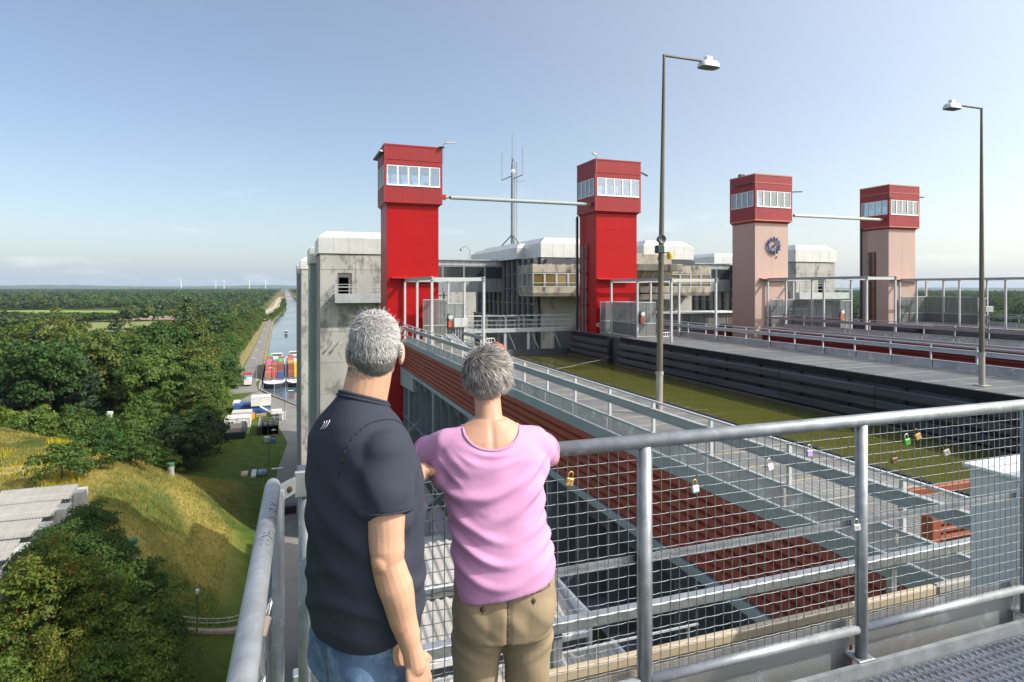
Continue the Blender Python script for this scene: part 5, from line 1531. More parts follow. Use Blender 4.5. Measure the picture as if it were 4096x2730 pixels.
for (y, z, m1, lab) in ((1.50, 42.30, lk_grey, 'grey brown padlock under the left handrail'), (1.235, 42.285, lk_red, 'red padlock under the left handrail'), (1.15, 42.275, lk_wine, 'wine coloured padlock just below the red one on the left railing')):
    padlock(lx(y)+0.024, y, z, m1, chrome, 0.0, math.pi/2+0.3, lab, 1.15).rotation_euler = (0.35, 0.3, math.pi/2+0.2)

# ---------------------------------------------------------------- gallery just beyond the railing
gl = thing('gallery_railing', 'galvanised rail above weathered cream guard beams beyond the railing', 'railing', (3.2, 3.72, 40.0))
Yg = 3.72
b = MB(); b.bbox(0.04, 6.4, Yg-0.04, Yg+0.04, 40.775, 40.845, 0.006); b.build('top_rail', galv, gl)
b = MB()
b.bbox(0.3, 5.02, Yg-0.07, Yg-0.01, 40.475, 40.555, 0.015); b.bbox(0.3, 5.02, Yg-0.03, Yg, 40.34, 40.475, 0.004); b.bbox(0.3, 5.02, Yg-0.085, Yg-0.01, 40.255, 40.34, 0.015)
b.build('guard_beam', cream, gl)
b = MB()
b.bbox(5.03, 7.0, Yg-0.07, Yg-0.01, 40.475, 40.555, 0.015); b.bbox(5.03, 7.0, Yg-0.03, Yg, 40.34, 40.475, 0.004); b.bbox(5.03, 7.0, Yg-0.085, Yg-0.01, 40.255, 40.34, 0.015)
b.build('guard_beam', mat('grey_guard', (0.30,0.29,0.27), 0.6, var=0.15, scale=2), gl)
for x in (1.66, 4.63):
    MB().bbox(x-0.035, x+0.035, Yg+0.002, Yg+0.05, 40.20, 40.775, 0.006).build('post', galv, gl); MB().bbox(x-0.05, x+0.03, Yg, Yg+0.06, 39.0, 40.20, 0.006).build('post_foot', brown_post, gl)
MB().bbox(0.1, 7.2, Yg-0.25, Yg+0.5, 38.7, 39.0, 0.02).build('walkway_beam', dark_steel, gl)
r_ = MB()
for z in (39.55, 39.80, 40.05): r_.tube((0.3, Yg+0.9, z), (3.4, Yg+0.9, z), 0.012, 6)
for x in (0.4, 1.4, 2.4, 3.3): r_.tube((x, Yg+0.9, 39.0), (x, Yg+0.9, 40.06), 0.012, 6)
r_.build('inner_rail', galv_far, gl)

# white service cabinet outside the railing
wc = thing('service_cabinet', 'white metal service cabinet standing just outside the railing at the right', 'cabinet', (4.7, 2.75, 40.6))
MB().bbox(4.23, 5.25, 2.56, 2.86, 40.78, 41.815, 0.008).build('body', white_cab, wc)
MB().bbox(4.20, 5.30, 2.53, 2.89, 41.818, 41.845, 0.006).build('lid', white_cab, wc)
MB().box(4.29, 5.2, 2.548, 2.556, 40.85, 41.76).build('door', white_paint, wc)
MB().box(4.2, 5.3, 2.52, 2.95, 40.55, 40.775).build('plinth', inside_grey, wc)
v_ = MB()
for k in range(8): v_.box(4.40, 4.9, 2.540, 2.548, 40.92+k*0.05, 40.945+k*0.05)
v_.build('louvres', white_cab, wc)
MB().box(5.26, 5.262, 2.6, 2.8, 41.0, 41.1).build('hinge', dark_steel, wc)

# orange stop barrier at the near end of the trough
ob = thing('stop_barrier', 'orange steel stop barrier with chain at the near end of the trough walkway', 'barrier', (9.6, 6.1, ZD))
rb = MB()
for k in range(4): rb.prism([(0,0.0),(0.0,0.10),(-0.04,0.085),(-0.04,0.025)][::-1] if False else [(6.10, ZD+0.02+k*0.11), (6.16, ZD+0.02+k*0.11), (6.16, ZD+0.12+k*0.11), (6.10, ZD+0.10+k*0.11), (6.05, ZD+0.08+k*0.11), (6.05, ZD+0.045+k*0.11)], 0, 8.35, 11.0)
rb.build('ribbed_panel', orange, ob)
MB().bbox(8.18, 8.36, 6.02, 6.18, ZD, ZD+0.50, 0.01).build('end_post', orange, ob)
MB().prism([(8.02, ZD+0.05), (8.19, ZD+0.0), (8.19, ZD+0.62), (8.06, ZD+0.62)], 1, 6.09, 6.12).build('gusset', orange, ob) if False else None
MB().bbox(8.02, 8.16, 6.35, 6.40, ZD+0.35, ZD+0.66, 0.02).build('lug', orange, ob)
MB().bbox(8.9, 11.0, 6.9, 7.0, ZD+0.40, ZD+0.52, 0.01).build('top_beam', orange, ob)
ch = MB()
for k in range(14):
    p = Vector((8.42-0.004*k, 6.0, ZD+0.56-0.034*k)); a = k % 2
    lp = []
    for j in range(9):
        t_ = 2*math.pi*j/8; u, v = 0.012*math.cos(t_), 0.022*math.sin(t_)
        lp.append(p + (Vector((u,0,v)) if a == 0 else Vector((0,u,v))))
    ch.path(lp, 0.004, 5, cap=False)
ch.build('chain', galv, ob)

# stepped corrugated roofs below
def corr_roof(x0, x1, y0, y1, z0, z1, label):
    t = thing('corrugated_roof', label, 'roof', ((x0+x1)/2, (y0+y1)/2, z0-0.3), 'stepped corrugated roofs below the platform')
    vs, fs = [], []
    n = int((x1-x0)/0.09)*2
    for k in range(n+1):
        x = x0+(x1-x0)*k/n; h = 0.035 if (k//1) % 4 in (1,2) else 0.0
        vs += [(x, y0, z0+h), (x, y1, z1+h)]
    for k in range(n): fs.append((2*k, 2*k+2, 2*k+3, 2*k+1))
    MB().add(vs, fs).build('sheet', roof_corr, t)
    MB().bbox(x0, x1, y0-0.12, y0-0.01, z0-0.10, z0+0.03, 0.02).build('gutter', lamp_alu, t)
    MB().box(x0-0.06, x0, y0-0.1, y1, z0-0.35, z1+0.06).build('verge', white_cab, t); MB().box(x1, x1+0.06, y0-0.1, y1, z0-0.35, z1+0.06).build('verge', white_cab, t)
    MB().box(x0, x1, y0+0.05, y1, z0-3.0, z0-0.11).build('wall', steel_dim, t)
corr_roof(0.5, 5.6, 8.6, 10.2, 36.2, 36.5, 'lowest of the stepped corrugated roofs seen through the mesh')
corr_roof(0.5, 5.2, 10.35, 11.8, 36.75, 37.0, 'middle one of the stepped corrugated roofs seen through the mesh')
corr_roof(0.5, 4.9, 11.95, 13.4, 37.2, 37.45, 'highest of the stepped corrugated roofs seen through the mesh')
# ================================================================ the couple at the railing
from mathutils.bvhtree import BVHTree
skin_m = mat('skin', (0.56,0.33,0.22), 0.5, var=0.10, scale=9, sss=0.12, col2=(0.50,0.24,0.16), f2=0.40, s2=14, space='obj', spec=0.4, bump=0.0006, bscale=160)
skin_f = mat('skin_fair', (0.55,0.32,0.22), 0.5, var=0.08, scale=9, sss=0.12, col2=(0.50,0.25,0.17), f2=0.38, s2=12, space='obj', spec=0.4, bump=0.0005, bscale=160)
navy = mat('navy_jersey', (0.036,0.043,0.062), 0.85, var=0.12, scale=5, space='obj', spec=0.25, bump=0.0006, bscale=220)
pinkc = mat('pink_jersey', (0.60,0.31,0.52), 0.8, var=0.04, scale=4, space='obj', spec=0.25, bump=0.0005, bscale=220)
denim = mat('denim', (0.075,0.135,0.235), 0.85, var=0.30, scale=7, space='obj', col2=(0.22,0.33,0.46), f2=0.46, s2=6, bump=0.001, bscale=300)
khaki = mat('khaki_cotton', (0.30,0.235,0.145), 0.85, var=0.08, scale=5, space='obj', bump=0.0008, bscale=260)

class BD(MB):
    """closed overlapping volumes that are fused into one skin"""
    def ell(s, c, r, rot=None, nu=20, nv=12):
        c = Vector(c); vs = []; fs = []
        R = rot or Matrix.Identity(3)
        for j in range(nv+1):
            t = math.pi*j/nv
            for i in range(nu):
                a = 2*math.pi*i/nu
                vs.append(c + R @ Vector((r[0]*math.sin(t)*math.cos(a), r[1]*math.sin(t)*math.sin(a), r[2]*math.cos(t))))
        for j in range(nv):
            for i in range(nu):
                fs.append((j*nu+i, (j+1)*nu+i, (j+1)*nu+(i+1)%nu, j*nu+(i+1)%nu))
        return s.add(vs, fs)
    def limb(s, pts, rs, n=16):
        s.path(pts, rs, n)
        for p, r in zip(pts, rs): s.ell(p, (r*0.99, r*0.99, r*0.99), nu=12, nv=8)
        return s
    def loft(s, rings, n=36):
        """rings: (cx, cy, z, rx, ry, power, tilt about x)"""
        vs = []; fs = []
        for (cx, cy, z, rx, ry, pw, tl) in rings:
            for i in range(n):
                a = 2*math.pi*i/n; c, s_ = math.cos(a), math.sin(a)
                x = rx*math.copysign(abs(c)**pw, c); y = ry*math.copysign(abs(s_)**pw, s_)
                vs.append((cx+x, cy+y*math.cos(tl), z+y*math.sin(tl)))
        m = len(rings)
        for j in range(m-1):
            for i in range(n): fs.append((j*n+i, j*n+(i+1)%n, (j+1)*n+(i+1)%n, (j+1)*n+i))
        fs += [tuple(range(n))[::-1], tuple(range((m-1)*n, m*n))]
        return s.add(vs, fs)

def fuse(name, bd, voxel, it, m, factor=0.5):
    me = bd.mesh(name+'_raw', None)
    o = bpy.data.objects.new(name+'_raw', me); COL.objects.link(o)
    r = o.modifiers.new('r', 'REMESH'); r.mode = 'VOXEL'; r.voxel_size = voxel; r.use_smooth_shade = True
    if it:
        sm = o.modifiers.new('s', 'SMOOTH'); sm.factor = factor; sm.iterations = it
    dg = bpy.context.evaluated_depsgraph_get()
    out = bpy.data.meshes.new_from_object(o.evaluated_get(dg))
    bpy.data.objects.remove(o); bpy.data.meshes.remove(me)
    out.name = name; out.materials.clear(); out.materials.append(m); out.shade_smooth()
    return out

def coords(me):
    a = np.empty(len(me.vertices)*3, np.float32); me.vertices.foreach_get('co', a); return a.reshape(-1, 3).astype(float)
def normals(me):
    a = np.empty(len(me.vertices)*3, np.float32); me.vertices.foreach_get('normal', a); return a.reshape(-1, 3).astype(float)
def displace(me, h):
    v = coords(me) + normals(me)*h[:, None]
    me.vertices.foreach_set('co', v.astype(np.float32).ravel()); me.update()
def ridge1(p, sharp=2.0):
    return (0.5+0.5*np.cos(p))**sharp
def bvh_of(me):
    v = coords(me)
    return BVHTree.FromPolygons([tuple(p) for p in v], [tuple(p.vertices) for p in me.polygons])

def hand(bd, wrist, f, th, pn, s=1.0, curl=(1.0, 1.05, 1.1, 1.15), thumb=0.7):
    """palm with four separate curled fingers and a thumb; f: towards the fingers, th: thumb side, pn: out of the palm"""
    w = Vector(wrist); f = Vector(f).normalized(); th = Vector(th); th = (th-f*th.dot(f)).normalized(); pn = f.cross(th) if f.cross(th).dot(Vector(pn)) > 0 else th.cross(f)
    R = Matrix((th, f, pn)).transposed()
    bd.ell(w+f*0.048*s, (0.043*s, 0.056*s, 0.017*s), R)
    bd.limb([w-f*0.02*s, w+f*0.02*s], [0.027*s, 0.029*s], 12)
    for k, (off, ln, r) in enumerate(((0.0335,0.080,0.0086),(0.0115,0.088,0.0090),(-0.0110,0.082,0.0086),(-0.0325,0.064,0.0078))):
        p = w + f*(0.086-0.004*abs(k-1))*s + th*off*s
        pts = [p-f*0.02*s, p]; a = 0.25*curl[k]
        for seg, part in enumerate((0.45, 0.32, 0.23)):
            d = f*math.cos(a)+pn*math.sin(a); p = p + d*(ln*part*s); pts.append(p); a += 0.85*curl[k]
        bd.limb(pts, [r*1.05*s, r*1.1*s, r*s, r*0.95*s, r*0.82*s], 10)
    p = w + f*0.020*s + th*0.030*s; pts = [w+f*0.01*s+th*0.012*s, p]
    a = 0.95
    for part in (0.036, 0.032, 0.024):
        d = f*math.cos(a*0.8-0.1) + th*math.sin(a*0.8-0.1) ; d = (d + pn*thumb*(1.0 if part < 0.035 else 0.35)).normalized()
        p = p + d*part*s; pts.append(p); a -= 0.55
    bd.limb(pts, [0.014*s, 0.0135*s, 0.0120*s, 0.0108*s, 0.0092*s], 10)

def head(bd, c, yaw, s=1.0, jaw=1.0, pitch=0.0):
    """skull, jaw, nose, brow, ears; c is the middle of the skull, local +Y is the face"""
    R = Matrix.Rotation(yaw, 3, 'Z') @ Matrix.Rotation(pitch, 3, 'X')
    T = lambda p: Vector(c) + R @ (Vector(p)*s)
    E = lambda p, r, rr=None: bd.ell(T(p), tuple(q*s for q in r), R @ rr if rr else R)
    E((0,-0.012,0.022), (0.074,0.094,0.088)); E((0,-0.030,-0.012), (0.069,0.074,0.080)); E((0,0.030,-0.045), (0.059*jaw,0.062,0.072)); E((0,0.058,-0.098), (0.034*jaw,0.030,0.022))
    E((0,0.072,0.028), (0.052,0.020,0.016)); E((0,0.093,-0.018), (0.013,0.018,0.026)); E((0,0.103,-0.030), (0.016,0.014,0.010))
    E((0,0.084,-0.064), (0.024,0.010,0.008)); E((0,0.081,-0.075), (0.021,0.010,0.007))
    for sx in (-1, 1):
        E((0.052*sx,0.048,-0.022), (0.018,0.026,0.020))
        rr = Matrix.Rotation(-0.42*sx, 3, 'Z') @ Matrix.Rotation(0.12, 3, 'X')
        E((0.0850*sx,-0.014,-0.014), (0.0070,0.0215,0.034), rr); E((0.0830*sx,-0.005,-0.040), (0.0070,0.012,0.014), rr); E((0.071*sx,0.004,-0.014), (0.012,0.010,0.022))
    return T, R

def face_bits(T, R, s, parent, iris):
    for sx in (-1, 1):
        me = BD().ell(T((0.031*sx,0.080,0.008)), (0.0115*s,)*3, nu=12, nv=8).mesh('eye', white_paint); put_local('eye', me, parent)
        me = BD().ell(T((0.031*sx,0.0888,0.007)), (0.0052*s,0.0032*s,0.0052*s), R, nu=10, nv=6).mesh('iris', iris); put_local('iris', me, parent)
    put_local('lips', BD().ell(T((0,0.0905,-0.069)), (0.021*s,0.005*s,0.0055*s), R, nu=12, nv=6).mesh('lips', mat('lips', (0.42,0.16,0.13), 0.5)), parent)

def put_local(name, me, parent, smooth=True):
    o = bpy.data.objects.new(name, me); COL.objects.link(o); o.parent = parent
    if smooth: me.shade_smooth()
    return o

def hairmat(name, dark, light, bias):
    m = bpy.data.materials.new(name)
    nt, N, L, P = nodes_of(m)
    g = N.new('ShaderNodeNewGeometry')
    r = N.new('ShaderNodeValToRGB'); r.color_ramp.elements[0].color = (*dark,1); r.color_ramp.elements[1].color = (*light,1); r.color_ramp.elements[1].position = bias
    L.new(g.outputs['Random Per Island'], r.inputs[0]); L.new(r.outputs[0], P.inputs['Base Color'])
    P.inputs['Roughness'].default_value = 0.45; P.inputs['Specular IOR Level'].default_value = 0.6
    MATS[name] = m
    return m

def scalp(bv, c, R, d):
    """point and normal where the ray from outside meets the head along head direction d"""
    w = R @ d
    r = bv.ray_cast(Vector(c)+w*0.3, -w)
    return (r[0], r[1]) if r[0] is not None else (Vector(c)+w*0.09, w)

def hair(name, bv, c, R, n, seed, mask, length, flow, lift, width, m, parent, seg=4, curve=0.6, out=0.0):
    """short strands rooted on the scalp, each a tapering ribbon; all within one hair mesh"""
    rg = np.random.default_rng(seed); vs, fs = [], []; k = 0
    while k < n:
        d = Vector(rg.normal(size=3)).normalized()
        if not mask(d, rg): continue
        p, nn = scalp(bv, c, R, d); nn = (nn*0.5 + (R @ d)*0.5).normalized()
        fl = R @ flow(d, rg); fl = fl - nn*fl.dot(nn)
        if fl.length < 1e-4: fl = nn.orthogonal()
        fl.normalize(); ln = length(d, rg); li = lift(d, rg)
        side = fl.cross(nn).normalized(); w = width*(0.6+0.8*rg.random())
        b = len(vs); q = p + nn*(out*max(0.0, min(1.0, 0.55+d.z))); tw = rg.normal()*0.35
        for j in range(seg):
            t = j/(seg-1); ww = w*(1-t*0.85); sd = (side*math.cos(tw)+nn*math.sin(tw))*ww*0.5
            vs.append(q-sd); vs.append(q+sd)
            a = li*(1-t*curve); q = q + (fl*math.cos(a)+nn*math.sin(a))*(ln/(seg-1))
        for j in range(seg-1): fs.append((b+2*j, b+2*j+1, b+2*j+3, b+2*j+2))
        k += 1
    return put_local(name, npmesh(name, np.array([tuple(v) for v in vs]), fs, m, smooth=True), parent)

def hair_cap(bv, c, R, parent, off, m, line):
    nu, nv = 40, 26; D, V_, F_ = [], [], []
    for jj in range(nv+1):
        tt = math.pi*(jj+0.02)/(nv+0.04)
        for ii in range(nu):
            a = 2*math.pi*ii/nu; d = Vector((math.sin(tt)*math.cos(a), math.sin(tt)*math.sin(a), math.cos(tt))); D.append(d)
            p, nn = scalp(bv, c, R, d); V_.append(p + (R @ d)*off(d))
    for jj in range(nv):
        for ii in range(nu):
            q = (jj*nu+ii, (jj+1)*nu+ii, (jj+1)*nu+(ii+1)%nu, jj*nu+(ii+1)%nu)
            if all(D[k].z > line(D[k]) for k in q): F_.append(q)
    return put_local('hair_cap', MB().add(V_, F_).mesh('hair_cap', m), parent)

def strip(bv, pts, w, th, org, dirn, up=None):
    """narrow raised strip following a garment: pts are local (x, z) seen along dirn"""
    mb = MB(); hit = []
    for p in pts:
        o = Vector(org(p)); r = bv.ray_cast(o, Vector(dirn))
        if r[0] is not None: hit.append((r[0], r[1]))
    for (a, na), (b, nb) in zip(hit[:-1], hit[1:]):
        if (b-a).length > 1e-5: mb.bar(a+na*th*0.4, b+nb*th*0.4, w, th, up=na)
    return mb

# ---------------------------------------------------------------- the man
MAZ = math.radians(8.0+55.0)                     # he stands turned to the right, looking ahead over his left shoulder
man = thing('person', 'man with short grey hair in a navy t-shirt and blue jeans, seen from behind', 'person', (0.207, 1.772, ZF-0.014))
man.rotation_euler = (0, 0, -MAZ); man.scale = (0.945, 0.945, 1.0)
hc = (0.010, 0.030, 1.660); hyaw = math.radians(50)
b = BD()
Tm, Rm = head(b, hc, hyaw, 0.905, 1.05)
b.limb([(0.0,-0.020,1.44), (0.004,-0.004,1.52), (0.008,0.014,1.60)], [0.074, 0.066, 0.064], 20)
b.loft([(0,0,0.86,0.155,0.105,0.85,0),(0,0.0,1.00,0.160,0.110,0.85,0),(0,0,1.18,0.160,0.112,0.85,0),(0,-0.005,1.34,0.155,0.106,0.85,0),(0,-0.01,1.41,0.130,0.085,0.85,0),(0,-0.012,1.47,0.068,0.060,0.9,0)], 30)
for sx in (-1, 1): b.limb([(sx*0.085,0.01,0.90), (sx*0.095,0.02,0.50), (sx*0.095,0.0,0.10)], [0.088,0.062,0.045])
for sx in (-1, 1): b.ell((sx*0.098,0.07,0.045), (0.045,0.13,0.04))
sh, el, wr_ = Vector((0.142,-0.032,1.405)), Vector((0.186,-0.054,1.140)), Vector((0.226,-0.004,0.915))
b.limb([sh, sh.lerp(el,0.45), el+Vector((0,0,0.03)), el], [0.056,0.053,0.046,0.043], 18)
b.limb([el, el.lerp(wr_,0.28)+Vector((0.004,0.002,0)), el.lerp(wr_,0.7), wr_], [0.043,0.047,0.036,0.0275], 18)
b.ell(el+Vector((0.008,-0.030,0.006)), (0.026,0.020,0.026))
hand(b, wr_+Vector((0.004,0.006,-0.022)), (0.06,0.22,-0.97), (-0.15,0.97,0.22), (-1,0,0), 1.02, (1.15,1.2,1.25,1.3), 0.8)
# left arm reaches forward to the rail, hidden behind the body
b.limb([(-0.150,0.03,1.395), (-0.165,0.10,1.18), (-0.10,0.29,1.235)], [0.06,0.044,0.028], 14)
hand(b, (-0.115,0.285,1.236), (0.25,0.95,0.0), (0.9,-0.2,0.2), (0,0,-1), 1.0, (0.7,0.7,0.7,0.7), 0.2)
me = fuse('body', b, 0.0031, 5, skin_m)
v = coords(me)
displace(me, 0.0009*np.sin(v[:,2]*70+v[:,0]*40)*(v[:,2] < 1.3))
me_man = me; put_local('body', me, man)
face_bits(Tm, Rm, 1.0, man, mat('brown_iris', (0.10,0.05,0.02), 0.3))
# t-shirt
s_ = BD()
s_.loft([(0,0.004,0.892,0.166,0.136,0.82,0),(0,0.004,0.94,0.172,0.142,0.82,0),(0,0.006,1.00,0.176,0.148,0.82,0),(0,0.004,1.14,0.178,0.144,0.82,0),(0,0,1.28,0.184,0.140,0.82,0),(0,-0.008,1.36,0.180,0.134,0.82,0),(0,-0.020,1.425,0.162,0.122,0.84,0),(0.002,-0.022,1.472,0.124,0.104,0.9,0),(0.003,-0.014,1.503,0.088,0.084,0.98,-0.15),(0.004,-0.008,1.522,0.074,0.071,1.0,-0.25)], 44)
se = sh.lerp(el, 0.56)
s_.path([Vector((0.09,-0.012,1.40)), sh, sh.lerp(el,0.4), se], [0.070,0.066,0.068,0.068], 22); s_.ell(sh, (0.060,0.064,0.056))
s_.path([Vector((-0.10,0.0,1.39)), Vector((-0.150,0.03,1.385)), Vector((-0.160,0.085,1.22))], [0.080,0.076,0.068], 18); s_.ell((-0.145,0.02,1.385), (0.074,0.08,0.066))
shirt = fuse('shirt', s_, 0.0055, 16, navy)
v = coords(shirt); x, y, z = v[:,0], v[:,1], v[:,2]
ang = np.arctan2(y, x)
h = 0.010*ridge1((z-0.99+0.035*np.sin(ang*2+0.6))*2*math.pi/0.085)*np.exp(-((z-1.01)/0.085)**2)
h += 0.008*ridge1((z+0.55*x+0.3*y)*2*math.pi/0.11, 1.5)*np.exp(-((z-1.20)/0.16)**2)*(0.35+0.65*(y < 0.03))
h += 0.009*ridge1((0.8*z+0.9*x-0.5*y)*2*math.pi/0.075, 1.5)*np.exp(-(((x-0.17)/0.07)**2+((z-1.30)/0.10)**2))
h += 0.0025*np.sin(x*31+z*9)*np.sin(y*27+z*14)
displace(shirt, h*(0.4+0.6*(z < 1.44)))
put_local('shirt', shirt, man)
bv = bvh_of(shirt)
# collar rib, sleeve and waist hems
pts = []
for k in range(41):
    a = 2*math.pi*k/40; pts.append((0.004+0.0725*math.cos(a), -0.006+0.0700*math.sin(a), 1.518-0.022*math.sin(a)))
cl = MB()
for r_, dz in ((0.0048, 0.0), (0.0048, 0.008)):
    cl.path([(p[0]*(1.03 if dz == 0 else 0.97), p[1]*(1.03 if dz == 0 else 0.97), p[2]+dz) for p in pts], r_, 8, cap=False)
put_local('collar', cl.mesh('collar', navy), man)
ax = (el-sh).normalized(); a1 = ax.orthogonal().normalized(); a2 = ax.cross(a1)
hm = MB()
for off in (0.004, 0.026):
    c = se-ax*off; hm.path([c+(a1*math.cos(2*math.pi*k/28)+a2*math.sin(2*math.pi*k/28))*0.0695 for k in range(29)], 0.0022, 6, cap=False)
put_local('sleeve_hem', hm.mesh('sleeve_hem', navy), man)
sq = MB(); c0 = sh-Vector((0.045,0,-0.005)); q1 = Vector((0,1,0)); q2 = Vector((0.25,0,1)).normalized(); row = []
for k in range(30):
    a = 2*math.pi*k/29; dv = q1*math.cos(a)+q2*math.sin(a); r = bv.ray_cast(c0+dv*0.3, -dv)
    if r[0] is not None and (r[0]-c0).length < 0.16: row.append(r[0]+r[1]*0.0012)
for p0, p1 in zip(row[:-1], row[1:]):
    if 1e-4 < (p1-p0).length < 0.05: sq.tube(p0, p1, 0.0016, 5)
put_local('armhole_seam', sq.mesh('armhole_seam', mat('navy_seam', (0.020,0.024,0.036), 0.9)), man)
# small white three-stroke emblem below the collar at the back
lg = MB(); white_print = mat('white_print', (0.62,0.64,0.68), 0.6)
for k in range(3):
    pp = []
    for (u, w_) in ((0.003, 0.011), (0.006, 0.008), (0.004, 0.002), (0.001, -0.004), (-0.004, -0.008)):
        r = bv.ray_cast(Vector((-0.004+0.0100*(k-1)+u*1.0, -0.6, 1.462+w_*1.1+0.003*k)), Vector((0,1,0)))
        if r[0] is not None: pp.append(r[0]+r[1]*0.0012)
    if len(pp) > 2: lg.path(pp, 0.0013, 6)
put_local('emblem', lg.mesh('emblem', white_print), man)
# jeans
j = BD()
j.loft([(0,0,0.76,0.168,0.118,0.85,0),(0,0.0,0.84,0.170,0.126,0.85,0),(0,0,0.93,0.164,0.120,0.85,0),(0,0,1.0,0.160,0.112,0.85,0)], 32)
for sx in (-1, 1): j.limb([(sx*0.085,0.0,0.82),(sx*0.092,0.015,0.62),(sx*0.096,0.02,0.45),(sx*0.097,0.0,0.12)], [0.094,0.082,0.068,0.060], 20)
j.ell((-0.07,-0.065,0.84), (0.085,0.065,0.10)); j.ell((0.07,-0.065,0.84), (0.085,0.065,0.10))
jm = fuse('jeans', j, 0.0065, 8, denim)
v = coords(jm)
displace(jm, 0.004*ridge1((v[:,2]+0.3*v[:,0])*2*math.pi/0.07)*np.exp(-((v[:,2]-0.74)/0.09)**2)+0.003*np.sin(v[:,2]*60+v[:,0]*20))
put_local('jeans', jm, man)
bj = bvh_of(jm); stitch = mat('jeans_stitch', (0.16,0.17,0.16), 0.7)
sm_ = MB()
m2 = strip(bj, [(0.0, 0.97-0.02*q) for q in range(12)], 0.004, 0.003, lambda p: (p[0], -0.6, p[1]), (0,1,0)); sm_.add(m2.v, m2.f)
put_local('seat_seam', sm_.mesh('seat_seam', stitch), man)
put_local('shoes', fuse('shoes', BD().ell((0.1,0.06,0.05),(0.052,0.145,0.052)).ell((-0.1,0.06,0.05),(0.052,0.145,0.052)), 0.008, 4, black_steel), man)
# hair: dark cropped nape, silver top
hm_silver = hairmat('silver_hair', (0.11,0.11,0.115), (0.66,0.65,0.63), 0.75)
hm_dark = hairmat('dark_nape_hair', (0.035,0.033,0.033), (0.24,0.23,0.22), 0.9)
hm_base = hairmat('hair_base', (0.10,0.10,0.10), (0.12,0.12,0.12), 1.0)
bh = bvh_of(me_man)
def hairline(d):                                 # below this height on the head there is no hair
    if abs(d.x) > 0.80 and -0.30 < d.y < 0.25: return 0.22      # round the ears
    if d.y > 0.15: return 0.30 + 0.35*(d.y-0.15)
    return -0.74 + 0.95*max(0.0, d.y+0.30) + 0.12*abs(d.x)
hair_cap(bh, hc, Rm, man, lambda d: 0.0008+0.0020*max(0.0, min(1.0, d.z+0.5)), hm_base, lambda d: max(hairline(d)+0.20, -0.45))
def crown_flow(d, rg):
    c = Vector((-0.10,-0.42,0.90)); f = d - c*d.dot(c) + c.cross(d)*0.45 + Vector(rg.normal(size=3))*0.25
    if d.z < 0.35: f = f + Vector((0,0,-0.9))
    return f
hair('hair_top', bh, hc, Rm, 9500, 5, lambda d, rg: d.z > max(hairline(d)+0.10, -0.30)+0.16*rg.random(), lambda d, rg: 0.009+0.007*rg.random()+0.009*max(0,d.z), crown_flow, lambda d, rg: 0.14+0.26*rg.random(), 0.0022, hm_silver, man, 4, 0.6, 0.002)
hair('hair_nape', bh, hc, Rm, 5200, 6, lambda d, rg: (hairline(d)+0.10*rg.random()**2 < d.z < -0.10+0.20*rg.random()), lambda d, rg: 0.008+0.006*rg.random(), lambda d, rg: Vector((0,0,-1))+Vector(rg.normal(size=3))*0.25, lambda d, rg: 0.28+0.2*rg.random(), 0.0017, hm_dark, man)
hair('beard', bh, hc, Rm, 1500, 8, lambda d, rg: d.y > 0.30 and -0.95 < d.z < -0.45 and abs(d.x) > 0.25*rg.random(), lambda d, rg: 0.008, lambda d, rg: Vector((0,0.2,-1)), lambda d, rg: 0.5, 0.0018, hm_silver, man)
hair('stray_hair', bh, hc, Rm, 260, 9, lambda d, rg: d.z > 0.25, lambda d, rg: 0.024+0.014*rg.random(), crown_flow, lambda d, rg: 0.7+0.5*rg.random(), 0.0011, hm_silver, man)

# ---------------------------------------------------------------- the woman
WAZ = math.radians(13.0)
wom = thing('person', 'woman with short grey hair in a pink t-shirt and khaki trousers leaning on the railing', 'person', (0.640, 1.936, ZF))
wom.rotation_euler = (0, 0, -WAZ); wom.scale = (0.945, 1.0, 1.0)
b = BD()
wc_ = (-0.016, 0.085, 1.508)
Tw, Rw = head(b, wc_, math.radians(-14), 0.865, 0.92, -0.10)
b.limb([(-0.012,0.010,1.30), (-0.016,0.035,1.37), (-0.020,0.066,1.45)], [0.060, 0.048, 0.046], 20)
b.loft([(0.02,-0.02,0.80,0.150,0.100,0.9,0),(0.02,-0.025,0.92,0.150,0.100,0.9,0),(0.005,-0.01,1.03,0.128,0.088,0.9,0),(-0.01,0.01,1.16,0.150,0.102,0.88,0),(-0.012,0.016,1.27,0.160,0.101,0.86,0),(-0.012,0.022,1.325,0.140,0.081,0.86,0),(-0.012,0.026,1.355,0.112,0.066,0.88,0),(-0.012,0.030,1.385,0.056,0.05,0.95,0)], 30)
for sx in (-1, 1): b.limb([(0.02+sx*0.078,-0.01,0.86), (0.02+sx*0.085,0.02,0.48), (0.02+sx*0.085,0.0,0.10)], [0.085,0.058,0.040])
for sx in (-1, 1): b.ell((0.02+sx*0.088,0.06,0.04), (0.038,0.115,0.036))
for sx in (-1, 1):
    S = Vector((-0.012+sx*(0.146 if sx < 0 else 0.156), 0.03, 1.284)); E_ = Vector((-0.012+sx*(0.288 if sx < 0 else 0.245), 0.200, 1.205)); W_ = Vector((sx*0.095, 0.325, 1.240))
    b.limb([S, S.lerp(E_,0.5), E_], [0.044,0.042,0.036], 16); b.limb([E_, E_.lerp(W_,0.4), W_], [0.037,0.036,0.024], 16)
    hand(b, W_, (-sx*0.95,0.30,-0.02), (0,0.25,0.9), (0,0.6,-0.8), 0.90, (0.5,0.5,0.55,0.6), 0.2)
me = fuse('body', b, 0.0042, 6, skin_f)
v = coords(me)
